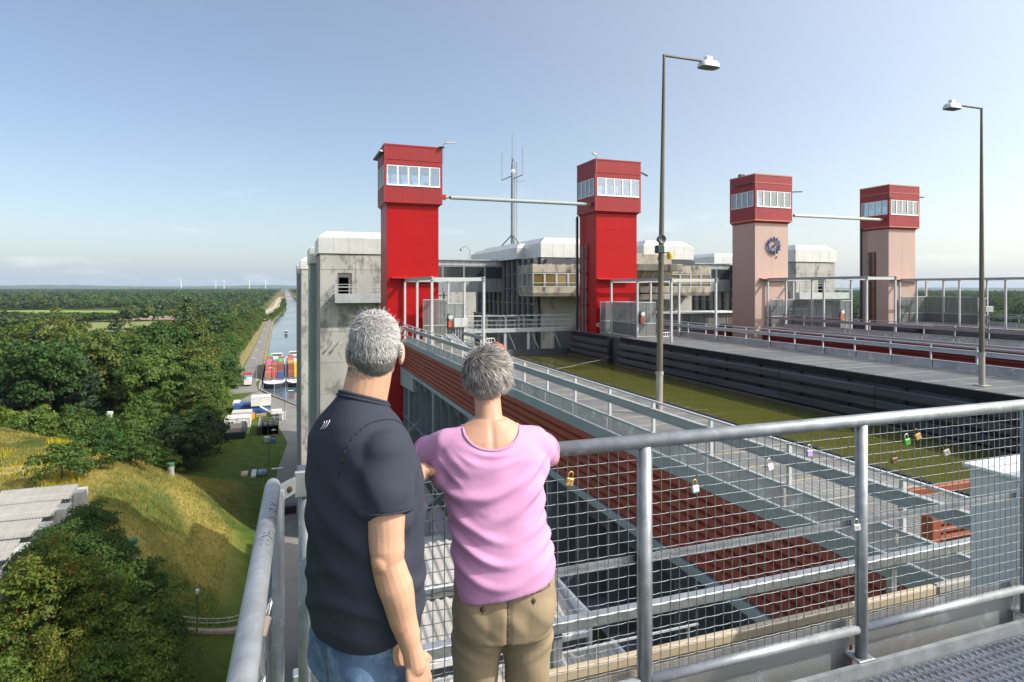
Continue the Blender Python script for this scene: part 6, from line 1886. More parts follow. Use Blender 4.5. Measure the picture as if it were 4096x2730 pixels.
# shoulder blades and nape hollow under the wide neckline
displace(me, -0.004*np.exp(-((v[:,0]+0.012)/0.012)**2)*np.exp(-((v[:,2]-1.34)/0.06)**2)*(v[:,1] < 0.03))
me_wom = me; put_local('body', me, wom)
face_bits(Tw, Rw, 0.865, wom, mat('grey_iris', (0.12,0.15,0.17), 0.3))
# t-shirt with wide scooped neck and draped folds
s_ = BD()
s_.loft([(0.034,-0.030,0.872,0.168,0.132,0.86,0.0),(0.030,-0.030,0.93,0.170,0.132,0.86,0),(0.018,-0.020,1.01,0.163,0.124,0.86,0),(0.004,-0.006,1.10,0.162,0.120,0.86,0),(-0.006,0.008,1.20,0.172,0.120,0.84,0),(-0.012,0.016,1.27,0.186,0.112,0.82,0),(-0.012,0.022,1.318,0.172,0.090,0.84,0),(-0.012,0.026,1.350,0.132,0.070,0.88,0),(-0.012,0.030,1.362,0.100,0.056,0.9,0)], 44)
sleeve_end = []
for sx in (-1, 1):
    S = Vector((-0.012+sx*(0.150 if sx < 0 else 0.160), 0.03, 1.292)); E_ = Vector((-0.012+sx*(0.288 if sx < 0 else 0.245), 0.200, 1.205))
    q = S.lerp(E_, 0.50); sleeve_end.append((q, (E_-S).normalized()))
    s_.path([Vector((-0.012+sx*0.10,0.02,1.29)), S, q], [0.074,0.062,0.060], 20); s_.ell(S, (0.050,0.062,0.052))
    s_.ell((-0.012+sx*0.152, 0.02, 1.235), (0.050,0.075,0.080))
shirt = fuse('shirt', s_, 0.0050, 13, pinkc)
v = coords(shirt); x, y, z = v[:,0]+0.0, v[:,1], v[:,2]
# cut the neck opening lower at the back: press the cloth below the skin line
bk = y < 0.03
xc = x+0.012
drape = z - 1.9*(xc-0.02)**2 + 0.12*(xc)           # smile shaped folds
h = 0.0150*ridge1(drape*2*math.pi/0.066+0.9*np.sin(xc*13+1), 2.2)*np.exp(-((z-1.00)/0.095)**2)*(0.55+0.45*np.sin(xc*21+z*9))
h += 0.0125*ridge1((z-2.2*(xc+0.01)**2-0.25*xc)*2*math.pi/0.085+1.0, 1.8)*np.exp(-((z-1.165)/0.07)**2)
h += 0.0075*ridge1((z-3.2*xc**2)*2*math.pi/0.038+0.4, 1.6)*np.exp(-((z-1.285)/0.022)**2)*np.exp(-(xc/0.10)**2)*bk
h += 0.0075*ridge1((0.9*z-0.8*np.abs(xc))*2*math.pi/0.05, 1.4)*np.exp(-((np.abs(xc)-0.145)/0.045)**2)*np.exp(-((z-1.22)/0.07)**2)
h += 0.0035*ridge1((z+1.1*xc)*2*math.pi/0.07, 1.3)*np.exp(-((xc+0.13)/0.06)**2)*np.exp(-((z-1.08)/0.12)**2)
h += 0.0016*np.sin(xc*43+z*21)*np.sin(z*37-xc*15)
displace(shirt, h)
v = coords(shirt); v[:,2] += 0.17*(v[:,0]-0.03)*smooth((1.06-v[:,2])/0.18); shirt.vertices.foreach_set('co', v.astype(np.float32).ravel()); shirt.update()
put_local('shirt', shirt, wom)
bw = bvh_of(shirt)
# scooped neckline: the cloth is cut away and its edge rolled
import bmesh
def scoop_z(xc): return 1.366-0.062*np.sqrt(np.clip(1-(xc/0.098)**2, 0, 1))
rim = []
for sgn in (-1, 1):
    row = []
    for k in range(25):
        xx = 0.0975*math.cos(math.pi*k/24)*(1 if sgn < 0 else -1)
        zz = float(scoop_z(xx)) - (0.0 if sgn < 0 else 0.02*math.sin(math.pi*k/24))
        r = bw.ray_cast(Vector((xx-0.012, 0.6*sgn, zz)), Vector((0,-sgn,0)))
        if r[0] is not None and (r[0].y*sgn > -0.03): row.append(r[0]+r[1]*0.0005)
    rim.append(row)
bm_ = bmesh.new(); bm_.from_mesh(shirt)
kill = [vv for vv in bm_.verts if abs(vv.co.x+0.012) < 0.098 and vv.co.z > float(scoop_z(vv.co.x+0.012)) - (0.02 if vv.co.y > 0.03 else 0.0)]
bmesh.ops.delete(bm_, geom=kill, context='VERTS'); bm_.to_mesh(shirt); bm_.free(); shirt.shade_smooth()
nb = MB()
for row in rim:
    if len(row) > 3: nb.path(row, 0.0042, 8)
for (c, ax) in sleeve_end:
    a1 = ax.orthogonal().normalized(); a2 = ax.cross(a1)
    for off in (0.002, 0.020): nb.path([c-ax*off+(a1*math.cos(2*math.pi*k/26)+a2*math.sin(2*math.pi*k/26))*0.0602 for k in range(27)], 0.0019, 6, cap=False)
put_local('neck_hem', nb.mesh('neck_hem', pinkc), wom)
# trousers
j = BD()
j.loft([(0.028,-0.02,0.72,0.166,0.112,0.88,0),(0.030,-0.025,0.80,0.176,0.120,0.88,0),(0.032,-0.025,0.88,0.172,0.118,0.88,0),(0.028,-0.02,0.95,0.158,0.108,0.88,0),(0.024,-0.015,1.0,0.146,0.098,0.88,0)], 36)
for sx in (-1, 1): j.limb([(0.03+sx*0.080,-0.01,0.80),(0.026+sx*0.088,0.005,0.66),(0.022+sx*0.090,0.02,0.46),(0.02+sx*0.09,0.0,0.12)], [0.092,0.086,0.070,0.062], 22)
for sx in (-1, 1): j.ell((0.03+sx*0.080,-0.075,0.80), (0.086,0.066,0.092))
jm = fuse('trousers', j, 0.006, 7, khaki)
v = coords(jm); x, y, z = v[:,0]-0.03, v[:,1], v[:,2]
h = 0.0040*ridge1((z-0.5*np.abs(x))*2*math.pi/0.05, 1.6)*np.exp(-((z-0.685)/0.05)**2)*(y < 0.02)
h -= 0.006*np.exp(-(x/0.010)**2)*(z > 0.70)*(z < 0.95)*(y < 0)
h += 0.0026*ridge1((z+0.9*x)*2*math.pi/0.09, 1.4)*np.exp(-((z-0.78)/0.09)**2) + 0.0015*np.sin(z*50+x*33)
displace(jm, h); put_local('trousers', jm, wom)
bj = bvh_of(jm); org = lambda p: (p[0], -0.6, p[1])
welt = mat('khaki_welt', (0.15,0.115,0.068), 0.85, var=0.06, scale=8); hornb = mat('horn_button', (0.07,0.045,0.03), 0.35)
for sx in (-1, 1):
    c = 0.03+sx*0.082; pk = MB()
    zz = 0.868+ (0.012 if sx > 0 else -0.006)
    for dz, w_ in ((0.0, 0.0030), (0.013, 0.0030)):
        m2 = strip(bj, [(c-0.058+0.116*q/10, zz+dz+0.05*(0.116*q/10-0.058)) for q in range(11)], w_, 0.0030, org, (0,1,0)); pk.add(m2.v, m2.f)
    for ex in (-0.058, 0.058):
        m2 = strip(bj, [(c+ex, zz+0.05*ex), (c+ex, zz+0.013+0.05*ex)], 0.003, 0.003, org, (0,1,0)); pk.add(m2.v, m2.f)
    put_local('pocket', pk.mesh('pocket', welt), wom)
    r = bj.ray_cast(Vector((c, -0.6, zz-0.022)), Vector((0,1,0)))
    if r[0] is not None: put_local('button', BD().ell(r[0], (0.0085,0.0045,0.0085), nu=14, nv=8).mesh('button', hornb), wom)
    m2 = strip(bj, [(c, zz-0.010), (c, zz-0.034)], 0.002, 0.002, org, (0,1,0)); put_local('buttonhole', m2.mesh('buttonhole', welt), wom)
m2 = strip(bj, [(0.03, 0.965-0.018*q) for q in range(14)], 0.0030, 0.0022, org, (0,1,0)); put_local('seam', m2.mesh('seam', welt), wom)
put_local('shoes', fuse('shoes', BD().ell((0.11,0.06,0.045),(0.046,0.13,0.046)).ell((-0.07,0.06,0.045),(0.046,0.13,0.046)), 0.008, 4, black_steel), wom)
# hair: full swept top over a close pale fade, plus the temple of her glasses
hm_f = hairmat('ash_hair', (0.035,0.031,0.028), (0.56,0.52,0.47), 0.95)
hm_fade = hairmat('fade_hair', (0.20,0.165,0.165), (0.50,0.44,0.44), 0.9)
hm_fbase = hairmat('ash_base', (0.075,0.068,0.062), (0.10,0.09,0.085), 1.0)
def fline(d):
    if d.y > 0.1: return 0.05 + 0.5*(d.y-0.1)
    return (0.18 if abs(d.x) > 0.80 and d.y > -0.35 else -0.80 + 1.0*max(0.0, d.y+0.35) + 0.22*abs(d.x))
bh = bvh_of(me_wom)
hair_cap(bh, wc_, Rw, wom, lambda d: 0.001+0.009*max(0.0, min(1.0, (d.z+0.30)*1.6)), hm_fbase, lambda d: max(fline(d)+0.12, -0.18))
def swirl(d, rg):
    c = Vector((-0.25,-0.30,0.92)).normalized(); f = d - c*d.dot(c) + c.cross(d)*0.75 + Vector(rg.normal(size=3))*0.16
    f = f + Vector((0.30*math.sin(9*math.atan2(d.x, -d.y)+3*d.z), 0, 0))
    if d.z < 0.45: f = f + Vector((0.12,0,-1.1))
    return f
hair('hair_top', bh, wc_, Rw, 7600, 15, lambda d, rg: d.z > max(fline(d)+0.12, -0.16)+0.22*rg.random(), lambda d, rg: 0.030+0.026*rg.random(), swirl, lambda d, rg: 0.14+0.18*rg.random(), 0.0030, hm_f, wom, 5, 1.3, 0.009)
hair('hair_fade', bh, wc_, Rw, 5200, 16, lambda d, rg: fline(d)+0.16*rg.random()**2 < d.z < 0.0, lambda d, rg: 0.007+0.006*rg.random(), lambda d, rg: Vector((0,0,-1))+Vector(rg.normal(size=3))*0.25, lambda d, rg: 0.30, 0.0016, hm_fade, wom)
hair('stray_hair', bh, wc_, Rw, 200, 19, lambda d, rg: d.z > 0.1, lambda d, rg: 0.036+0.02*rg.random(), swirl, lambda d, rg: 0.6+0.5*rg.random(), 0.0011, hm_f, wom, 4, 0.6, 0.012)
gl_ = MB()
for sx in (-1, 1): gl_.path([Tw((0.085*sx,-0.012,-0.012)), Tw((0.086*sx,0.0,0.004)), Tw((0.080*sx,0.085,0.006))], 0.0022, 6)
put_local('glasses', gl_.mesh('glasses', black_steel), wom)
# ================================================================ quay, barges, yard and far things
def colmat(name, c, r=0.6):
    return mat(name, c, r, var=0.12, scale=0.6)
CC = dict(red=(0.36,0.07,0.05), salmon=(0.42,0.15,0.11), brown=(0.26,0.10,0.07), green=(0.08,0.42,0.08), mint=(0.42,0.62,0.50), pink=(0.62,0.05,0.38), navy=(0.06,0.10,0.28), steel=(0.18,0.32,0.50), white=(0.70,0.72,0.72), orange=(0.78,0.26,0.02), yellow=(0.72,0.47,0.03), rust=(0.34,0.13,0.07))
CM = {k: colmat('container_'+k, v) for k, v in CC.items()}
def cont_mesh(L0, m, W=2.44, H=2.6):
    """freight container with ribbed sides and ends"""
    key = ('cont', L0, m.name)
    if key not in plank_mesh.c:
        mb = MB()
        mb.box(-W/2+0.03, W/2-0.03, -L0/2+0.03, L0/2-0.03, 0.12, H-0.04)
        for (x, y) in ((-1,-1),(1,-1),(-1,1),(1,1)): mb.box(x*W/2-0.08*(x>0), x*W/2+0.08*(x<0), y*L0/2-0.08*(y>0), y*L0/2+0.08*(y<0), 0, H)
        for z in (0, H-0.12):
            mb.box(-W/2, W/2, -L0/2, -L0/2+0.06, z, z+0.12); mb.box(-W/2, W/2, L0/2-0.06, L0/2, z, z+0.12); mb.box(-W/2, -W/2+0.06, -L0/2, L0/2, z, z+0.12); mb.box(W/2-0.06, W/2, -L0/2, L0/2, z, z+0.12)
        n = int(L0/0.55)
        for k in range(n):
            y = -L0/2+0.25+(L0-0.5)*k/n
            mb.box(-W/2+0.005, -W/2+0.03, y, y+0.2, 0.15, H-0.15); mb.box(W/2-0.03, W/2-0.005, y, y+0.2, 0.15, H-0.15)
        for k in range(5):
            x = -W/2+0.2+k*0.42; mb.box(x, x+0.16, -L0/2+0.003, -L0/2+0.03, 0.15, H-0.15)
        plank_mesh.c[key] = mb.mesh('container', m)
    return plank_mesh.c[key]
hull_dark = colmat('barge_hull', (0.03,0.035,0.05)); hull_white = colmat('barge_white', (0.66,0.68,0.70)); hull_blue = colmat('barge_deck', (0.09,0.14,0.22))
def barge(x0, x1, yb, ys_, label, rows, cols, seed):
    w = x1-x0; cx_ = (x0+x1)/2
    t = thing('container_barge', label, 'barge', (cx_, (yb+ys_)/2, -0.6), 'container barges moored at the quay')
    outl = [(cx_, yb), (cx_-w*0.28, yb+1.2), (cx_-w*0.44, yb+4.0), (x0, yb+9), (x0, ys_), (x1, ys_), (x1, yb+9), (cx_+w*0.44, yb+4.0), (cx_+w*0.28, yb+1.2)]
    def hullband(za, zb, grow, nm, m):
        n = len(outl); vs = []
        for (z, g_) in ((za, 0.0), (zb, grow)):
            for (x, y) in outl: vs.append((cx_+(x-cx_)*(1+g_*0.05), y-(0.9*g_ if y < yb+8 else 0), z))
        MB().add(vs, [(i, n+i, n+(i+1)%n, (i+1)%n) for i in range(n)]+[tuple(range(n, 2*n))]).build(nm, m, t)
    hullband(-0.6, 1.7, 0.6, 'hull', hull_dark); hullband(1.705, 2.25, 1.0, 'bulwark', hull_white)
    MB().box(x0+0.25, x1-0.25, yb+9, ys_-14, 2.255, 2.9).build('coaming', hull_blue, t)
    fo = MB(); fo.bbox(cx_-1.2, cx_+1.2, yb+3.5, yb+6, 2.25, 2.9, 0.1); fo.bbox(x0+1.0, x0+2.0, yb+5, yb+7, 2.25, 2.7, 0.1); fo.tube((cx_, yb+2, 2.2), (cx_, yb+2, 6.5), 0.08, 6)
    fo.build('windlass', hull_white, t)
    rl = MB(); rl.path([(x, y-0.4 if y < yb+8 else y, 3.1) for (x, y) in outl[5:]+outl[:5]], 0.03, 4); rl.build('bow_rail', hull_white, t)
    MB().bbox(x0+1, x1-1, ys_-13, ys_-6, 2.2, 4.6, 0.1).build('deckhouse', hull_white, t)
    MB().bbox(cx_-2.6, cx_+2.6, ys_-13.5, ys_-9.5, 4.6, 6.0, 0.1).build('wheelhouse', pane_dark, t); MB().bbox(cx_-2.9, cx_+2.9, ys_-13.9, ys_-9.2, 6.0, 6.35, 0.1).build('wheelhouse_roof', hull_white, t); MB().bbox(cx_-2.65, cx_+2.65, ys_-13.55, ys_-9.4, 4.6, 5.1, 0.05).build('wheelhouse_wall', hull_white, t)
    return t
barge(-8.7, -0.1, 284, 384, 'black hulled container barge nearest the quay, loaded with stacked containers', 0, 0, 1)
barge(0.7, 9.6, 285, 392, 'container barge alongside, half hidden by the concrete tower', 0, 0, 2)
ORD = ('first', 'second', 'third', 'fourth', 'fifth', 'sixth', 'seventh')
def load(x0, colours, y0, z, who):
    tier = 'upper' if z > 4 else 'lower'
    for c, col_ in enumerate(colours):
        y = y0
        for r_i, (nm, L0) in enumerate(col_):
            x = x0+c*2.62
            put('freight_container', cont_mesh(L0, CM[nm]), None, (x, y+L0/2, z), label='%s container, %s from the bow in the %s %s row of the %s barge' % (nm if nm != 'mint' else 'pale mint', ORD[r_i], ('left', 'middle', 'right')[c], tier, who), cat='container', group='containers stacked on the barges')
            y += L0+0.25
B1 = [[('salmon',6.1),('pink',6.1),('rust',12.2),('salmon',12.2),('green',12.2),('red',12.2)], [('red',6.1),('salmon',6.1),('steel',6.1),('red',12.2),('mint',12.2),('brown',12.2)], [('navy',6.1),('brown',6.1),('green',12.2),('red',12.2),('mint',12.2),('rust',12.2)]]
load(-7.0, B1, 295, 2.9, 'nearer'); load(-7.0, [[('salmon',6.1),('pink',6.1),('salmon',12.2),('red',12.2),('green',12.2)], [('rust',6.1),('brown',12.2),('steel',6.1),('mint',12.2)], [('brown',12.2),('green',12.2),('red',12.2)]], 303, 5.5, 'nearer')
B2 = [[('brown',6.1),('orange',12.2),('rust',12.2),('salmon',12.2),('red',12.2)], [('yellow',6.1),('yellow',12.2),('white',12.2),('brown',12.2),('white',12.2)], [('rust',6.1),('orange',12.2),('salmon',12.2),('red',12.2)]]
load(2.5, B2, 296, 2.9, 'farther'); load(2.5, [[('brown',6.1),('orange',12.2),('rust',12.2),('red',12.2)], [('yellow',12.2),('white',12.2),('rust',12.2),('white',6.1)], [('salmon',12.2),('brown',12.2),('orange',12.2)]], 302, 5.5, 'farther')
# motor boat
mbt = thing('motor_boat', 'small white motor boat alone in the middle of the canal', 'boat', (1.0, 610, 0))
MB().add([(-0.4,605,0.9),(2.4,605,0.9),(3.0,612,1.0),(2.2,616,1.0),(-0.2,616,1.0),(-1.0,612,1.0),(0.3,607,-0.2),(1.7,607,-0.2),(2.0,615,-0.2),(0,615,-0.2)], [(0,1,7,6),(1,2,3,8,7),(3,4,9,8),(4,5,0,6,9),(0,5,4,3,2,1)]).build('hull', hull_white, mbt)
MB().bbox(-0.2, 2.2, 608.5, 613.5, 1.0, 3.0, 0.3).build('cabin', pane_dark, mbt); MB().bbox(-0.4, 2.4, 608.0, 614, 3.0, 3.3, 0.1).build('cabin_roof', hull_white, mbt)

# quay lamps
def quay_lamp(x, y, h, arm, label, m=lamp_pole, grp='slim lamp posts on the quay'):
    t = thing('street_lamp', label, 'street lamp', (x, y, float(ground_z(x, y))), grp)
    z = float(ground_z(x, y))
    MB().path([(x, y, z), (x, y, z+h)], [0.10, 0.06], 8).build('pole', m, t)
    MB().tube((x, y, z+h), (x+arm, y, z+h+0.12), 0.05, 6).build('arm', m, t)
    MB().bbox(x+arm*0.6, x+arm*1.5, y-0.2, y+0.2, z+h+0.08, z+h+0.26, 0.05).build('lamp_head', white_paint, t)
quay_lamp(-3.5, 155.5, 7.8, 1.0, 'dark street lamp on the lawn beside the stacked steel frames', dark_steel)
quay_lamp(-0.2, 204, 9.2, 1.8, 'dark street lamp beside the white box on the yard road', dark_steel)
quay_lamp(-3.8, 249, 11, -1.2, 'grey street lamp in front of the barge bow', galv_far)
quay_lamp(0.85, 236, 7.0, 2.2, 'rusty brown lamp post at the corner of the slanting quay', brown_post)
quay_lamp(-8.6, 264.5, 4.6, -1.4, 'short lamp post at the quay end of the yard', galv_far)
quay_lamp(-3.7, 123, 7.5, 2.3, 'rusty street lamp with white head by the road at the foot of the bank', brown_post)
for k, y in enumerate((305, 345, 395, 450, 520, 600, 700)):
    quay_lamp(float(bank_x(y))-2.2, y, 9.0, -1.2, 'slim grey lamp post on the canal promenade, %s in the row' % ('first', 'second', 'third', 'fourth', 'fifth', 'sixth', 'seventh')[k], galv_far)
# fence along the slanting quay
fe = thing('quay_fence', 'thin grey tube fence along the slanting quay edge', 'fence', (-0.5, 242, 2.1))
A, B = Vector((4.2, 229, 2.1)), Vector((-5.2, 256, 2.1))
for h in (0.55, 1.1): MB().tube(A+Vector((0,0,h)), B+Vector((0,0,h)), 0.05, 5).build('rail', galv_far, fe)
for k in range(13):
    p = A.lerp(B, k/12); MB().tube(p, p+Vector((0,0,1.1)), 0.05, 5).build('post', galv_far, fe)

# site containers
def site_box(name, x0, x1, y0, y1, z0, h, m, label, roofm=None, win=0, group='site containers in the yard', cat='container'):
    t = thing(name, label, cat, ((x0+x1)/2, (y0+y1)/2, z0), group)
    MB().box(x0+0.06, x1-0.06, y0+0.06, y1-0.06, z0+0.1, z0+h-0.1).build('wall', m, t)
    f = MB()
    for x in (x0, x1-0.14):
        for y in (y0, y1-0.14): f.box(x, x+0.14, y, y+0.14, z0, z0+h)
    for z in (z0, z0+h-0.16):
        f.box(x0+0.14, x1-0.14, y0, y0+0.1, z, z+0.16); f.box(x0+0.14, x1-0.14, y1-0.1, y1, z, z+0.16); f.box(x0, x0+0.1, y0+0.14, y1-0.14, z, z+0.16); f.box(x1-0.1, x1, y0+0.14, y1-0.14, z, z+0.16)
    f.build('frame', m, t)
    r = MB(); n = int((x1-x0)/0.5)
    for k in range(n):
        x = x0+0.1+(x1-x0-0.2)*k/n; r.box(x, x+0.26, y0+0.12, y1-0.12, z0+h-0.1, z0+h-0.03)
    r.build('roof_ribs', roofm or m, t)
    for k in range(win):
        xw = x0+(x1-x0)*(0.25+0.5*k/max(1, win-1)) if win > 1 else (x0+x1)/2
        o = MB().box(xw-0.75, xw+0.75, y0-0.01, y0+0.05, z0+1.0, z0+2.0).build('window', white_paint, t)
        for s in (-1, 1): MB().box(xw+s*0.36-0.3, xw+s*0.36+0.3, y0-0.02, y0-0.011, z0+1.1, z0+1.9).build('pane', pane_dark, t)
        if win == 2 and k == 0: MB().box(x1-0.9, x1-0.2, y0+0.02, y0+0.05, z0+0.1, z0+2.1).build('door', white_paint, t)
    return t
wht = colmat('cabin_white', (0.66,0.67,0.65)); wht2 = colmat('cabin_roof', (0.55,0.55,0.52)); blu = colmat('cabin_blue', (0.045,0.12,0.34))
site_box('office_container', -16.5, -13.1, 199, 205, 2.05, 2.8, wht, 'white office container with two windows, left of the pair', wht2, 1)
site_box('office_container', -13.0, -9.6, 199, 205, 2.05, 2.8, wht, 'white office container with two windows, right of the pair', wht2, 1)
site_box('office_container', -15.2, -9.6, 208, 213, 2.05, 2.8, wht2, 'grey ribbed roof container behind the white office pair', wht2)
site_box('storage_container', -10.2, -4.5, 219, 224, 2.05, 2.6, blu, 'dark blue container carrying the white one by the trailer')
site_box('office_container', -10.3, -4.4, 218.6, 224.2, 4.66, 2.8, wht, 'white container stacked on the dark blue one, with outside stair', wht)
site_box('storage_container', -15.6, -10.4, 222, 228, 2.05, 2.6, blu, 'blue container behind the stacked pair', blu)
site_box('storage_container', -16.2, -14.2, 226, 232, 2.05, 2.8, wht, 'small white container at the far corner of the yard')
st = thing('yard_stair', 'white metal stair rising to the upper white container', 'stair', (-6.4, 217.5, 2.05))
for s in (0, 1.0): MB().bar((-3.6, 217.2+s, 2.1), (-7.6, 217.2+s, 4.7), 0.06, 0.25).build('stringer', white_paint, st)
for k in range(9): MB().box(-3.9-0.42*k, -3.6-0.42*k, 217.2, 218.2, 2.25+0.28*k, 2.3+0.28*k).build('tread', white_paint, st)
for z in (0.5, 1.0): MB().bar((-3.6, 217.2, 2.1+z), (-7.6, 217.2, 4.7+z), 0.04, 0.04).build('rail', white_paint, st)
lb = MB()
rg_ = [( -4.6+0.38*math.cos(2*math.pi*k/20), 216.9, 3.2+0.38*math.sin(2*math.pi*k/20)) for k in range(21)]
lb.path(rg_, 0.09, 6, cap=False).build('lifebuoy', signal_orange, label='orange lifebuoy hanging at the foot of the yard stair', cat='lifebuoy')
tr = thing('box_trailer', 'low white box trailer parked by the blue container', 'trailer', (-2.2, 214, 2.06))
MB().bbox(-4.2, -1.0, 213, 215, 2.7, 4.0, 0.08).build('box', wht, tr); MB().lathe((-2.4, 212.9, 2.45), [(0.38,0),(0.38,0.2)], 12, 1).build('wheel', black_steel, tr); MB().bar((-1.0, 214, 2.6), (0.2, 214, 2.5), 0.1, 0.1).build('drawbar', dark_steel, tr)
pn = thing('steel_pontoon', 'flat black steel pontoon lying on the lawn in front of the office containers', 'pontoon', (-12.8, 190, 2.0))
MB().bbox(-15.4, -10.2, 184.5, 197, 2.03, 3.9, 0.1).build('body', black_steel, pn); MB().box(-15.2, -11.4, 184.8, 196.8, 3.9, 3.93).build('deck', mat('pontoon_deck', (0.13,0.115,0.10), 0.9, var=0.2, scale=0.4), pn)
for k in range(9): MB().box(-11.2, -10.4, 185.2+k*1.3, 185.8+k*1.3, 3.9, 4.0).build('hatch', dark_steel, pn)
fs_ = thing('steel_frame_stack', 'stack of black steel frames with pale timber bearers on the lawn', 'steel stack', (-4.6, 194, 2.0))
for k in range(4):
    x = -7.2+k*1.45
    b = MB(); b.bbox(x, x+1.1, 187, 200, 2.05, 4.4, 0.06); b.build('frame', black_steel, fs_); MB().box(x+0.15, x+0.42, 187.1, 199.8, 4.4, 4.62).build('bearer', mat('bearer', (0.36,0.33,0.28), 0.8, var=0.2), fs_) if k == 0 else put('bearer', bpy.data.meshes.new_from_object(fs_.children[1]), fs_, (WLOC[fs_.name].x+k*1.45, WLOC[fs_.name].y, WLOC[fs_.name].z))
    for j_ in range(6): MB().box(x+0.1, x+1.0, 188+j_*2.1, 188.4+j_*2.1, 4.4, 4.5).build('rung', steel_dim, fs_)
MB().bbox(-0.9, 0.1, 206, 207.2, 2.05, 4.5, 0.05).build('white_kiosk', wht, label='narrow white box beside the lamp post on the yard road', cat='box')
MB().bbox(-5.2, -3.8, 178, 179.4, 2.05, 3.4, 0.08).build('tank_cage', galv_far, label='caged grey liquid tank next to the stacked frames', cat='tank')
MB().bbox(-3.5, -2.3, 176.6, 177.8, 2.05, 3.1, 0.08).build('crate', blu, label='blue crate beside the caged liquid tank', cat='crate')
MB().bbox(-3.0, -2.2, 179.6, 180.6, 2.05, 3.4, 0.08).build('crate', orange, label='small orange brown crate behind the blue one', cat='crate')
for k, (x, y) in enumerate(((-6.4, 214.5), (-7.9, 214.0))):
    pa = thing('pallet_stack', 'wooden pallet stack in front of the blue container, %s one' % ('right', 'left')[k], 'pallets', (x, y, 2.06))
    for j_ in range(4): MB().bbox(x-0.8, x+0.8, y-0.6, y+0.6, 2.08+j_*0.22, 2.24+j_*0.22, 0.02).build('pallet', mat('pallet_wood%d%d' % (k, j_), (0.42,0.30,0.16), 0.85, var=0.2), pa)
MB().bbox(-9.6, -8.9, 210.5, 211.2, 2.06, 4.0, 0.05).build('orange_cabinet', colmat('bright_orange', (0.75,0.28,0.02)), label='narrow orange cabinet beside the grey roofed container', cat='cabinet')
sk = thing('skip', 'blue and red waste skip on the quay road', 'skip', (-15.4, 297, 2.06))
MB().prism([(293.5, 2.2), (300.5, 2.2), (301.5, 4.4), (292.5, 4.4)], 0, -17.2, -13.9).build('tub', CM['steel'], sk); MB().box(-17.3, -13.8, 298, 302, 4.4, 5.4).build('load', CM['red'], sk)
tv = thing('box_trailer', 'white box trailer standing on the quay behind the waste skip', 'trailer', (-14.6, 283, 2.06))
MB().bbox(-16, -13.2, 281, 286, 2.7, 5.2, 0.1).build('box', wht, tv)
for s in (-16.0, -13.4): MB().lathe((s, 283.5, 2.5), [(0.42,0),(0.42,0.2)], 12, 0).build('wheel', black_steel, tv)
# odds and ends at the foot of the bank
sc = thing('scrap_pile', 'pile of pallets and a blue tarpaulin on the shaded lawn', 'pile', (-5.8, 147.5, 2.1))
MB().bbox(-5.6, -3.8, 146.5, 148.5, 2.1, 3.1, 0.2).build('tarpaulin', CM['steel'], sc); MB().bbox(-6.9, -5.9, 145.5, 151, 2.1, 2.5, 0.02).build('pallet', wht2, sc); MB().bbox(-9.0, -7.6, 147, 150, 2.1, 2.6, 0.02).build('board', rusty_door, sc)
# parked car by the road below
def car(x, y, z, label, m):
    t = thing('parked_car', label, 'car', (x, y, z))
    prof = [(-2.1,0.25),(2.1,0.25),(2.15,0.65),(1.9,0.85),(1.1,0.92),(0.55,1.42),(-0.9,1.45),(-1.7,0.98),(-2.1,0.9)]
    MB().prism([(y+0.85*0+a_*0, b_) for (a_, b_) in prof][::-1] if False else [(z+b_, x+a_) for (a_, b_) in prof], 1, y-0.85, y+0.85).build('body', m, t)
    MB().prism([(z+b_, x+a_) for (a_, b_) in [(1.0,0.95),(0.5,1.38),(-0.85,1.40),(-1.5,1.0)]], 1, y-0.86, y+0.86).build('side_window', pane_dark, t)
    for a_ in (-1.3, 1.35):
        for s in (-0.8, 0.62): MB().lathe((x+a_, y+s, z+0.32), [(0.32,0),(0.32,0.2)], 14, 1).build('wheel', black_steel, t)
    for s in (-0.55, 0.55): MB().bbox(x-2.13, x-2.05, y+s-0.18, y+s+0.18, z+0.62, z+0.78, 0.02).build('headlight', lamp_alu, t)
car(1.3, 121.0, 2.07, 'black car parked in the sunlit patch of the road below', black_steel)

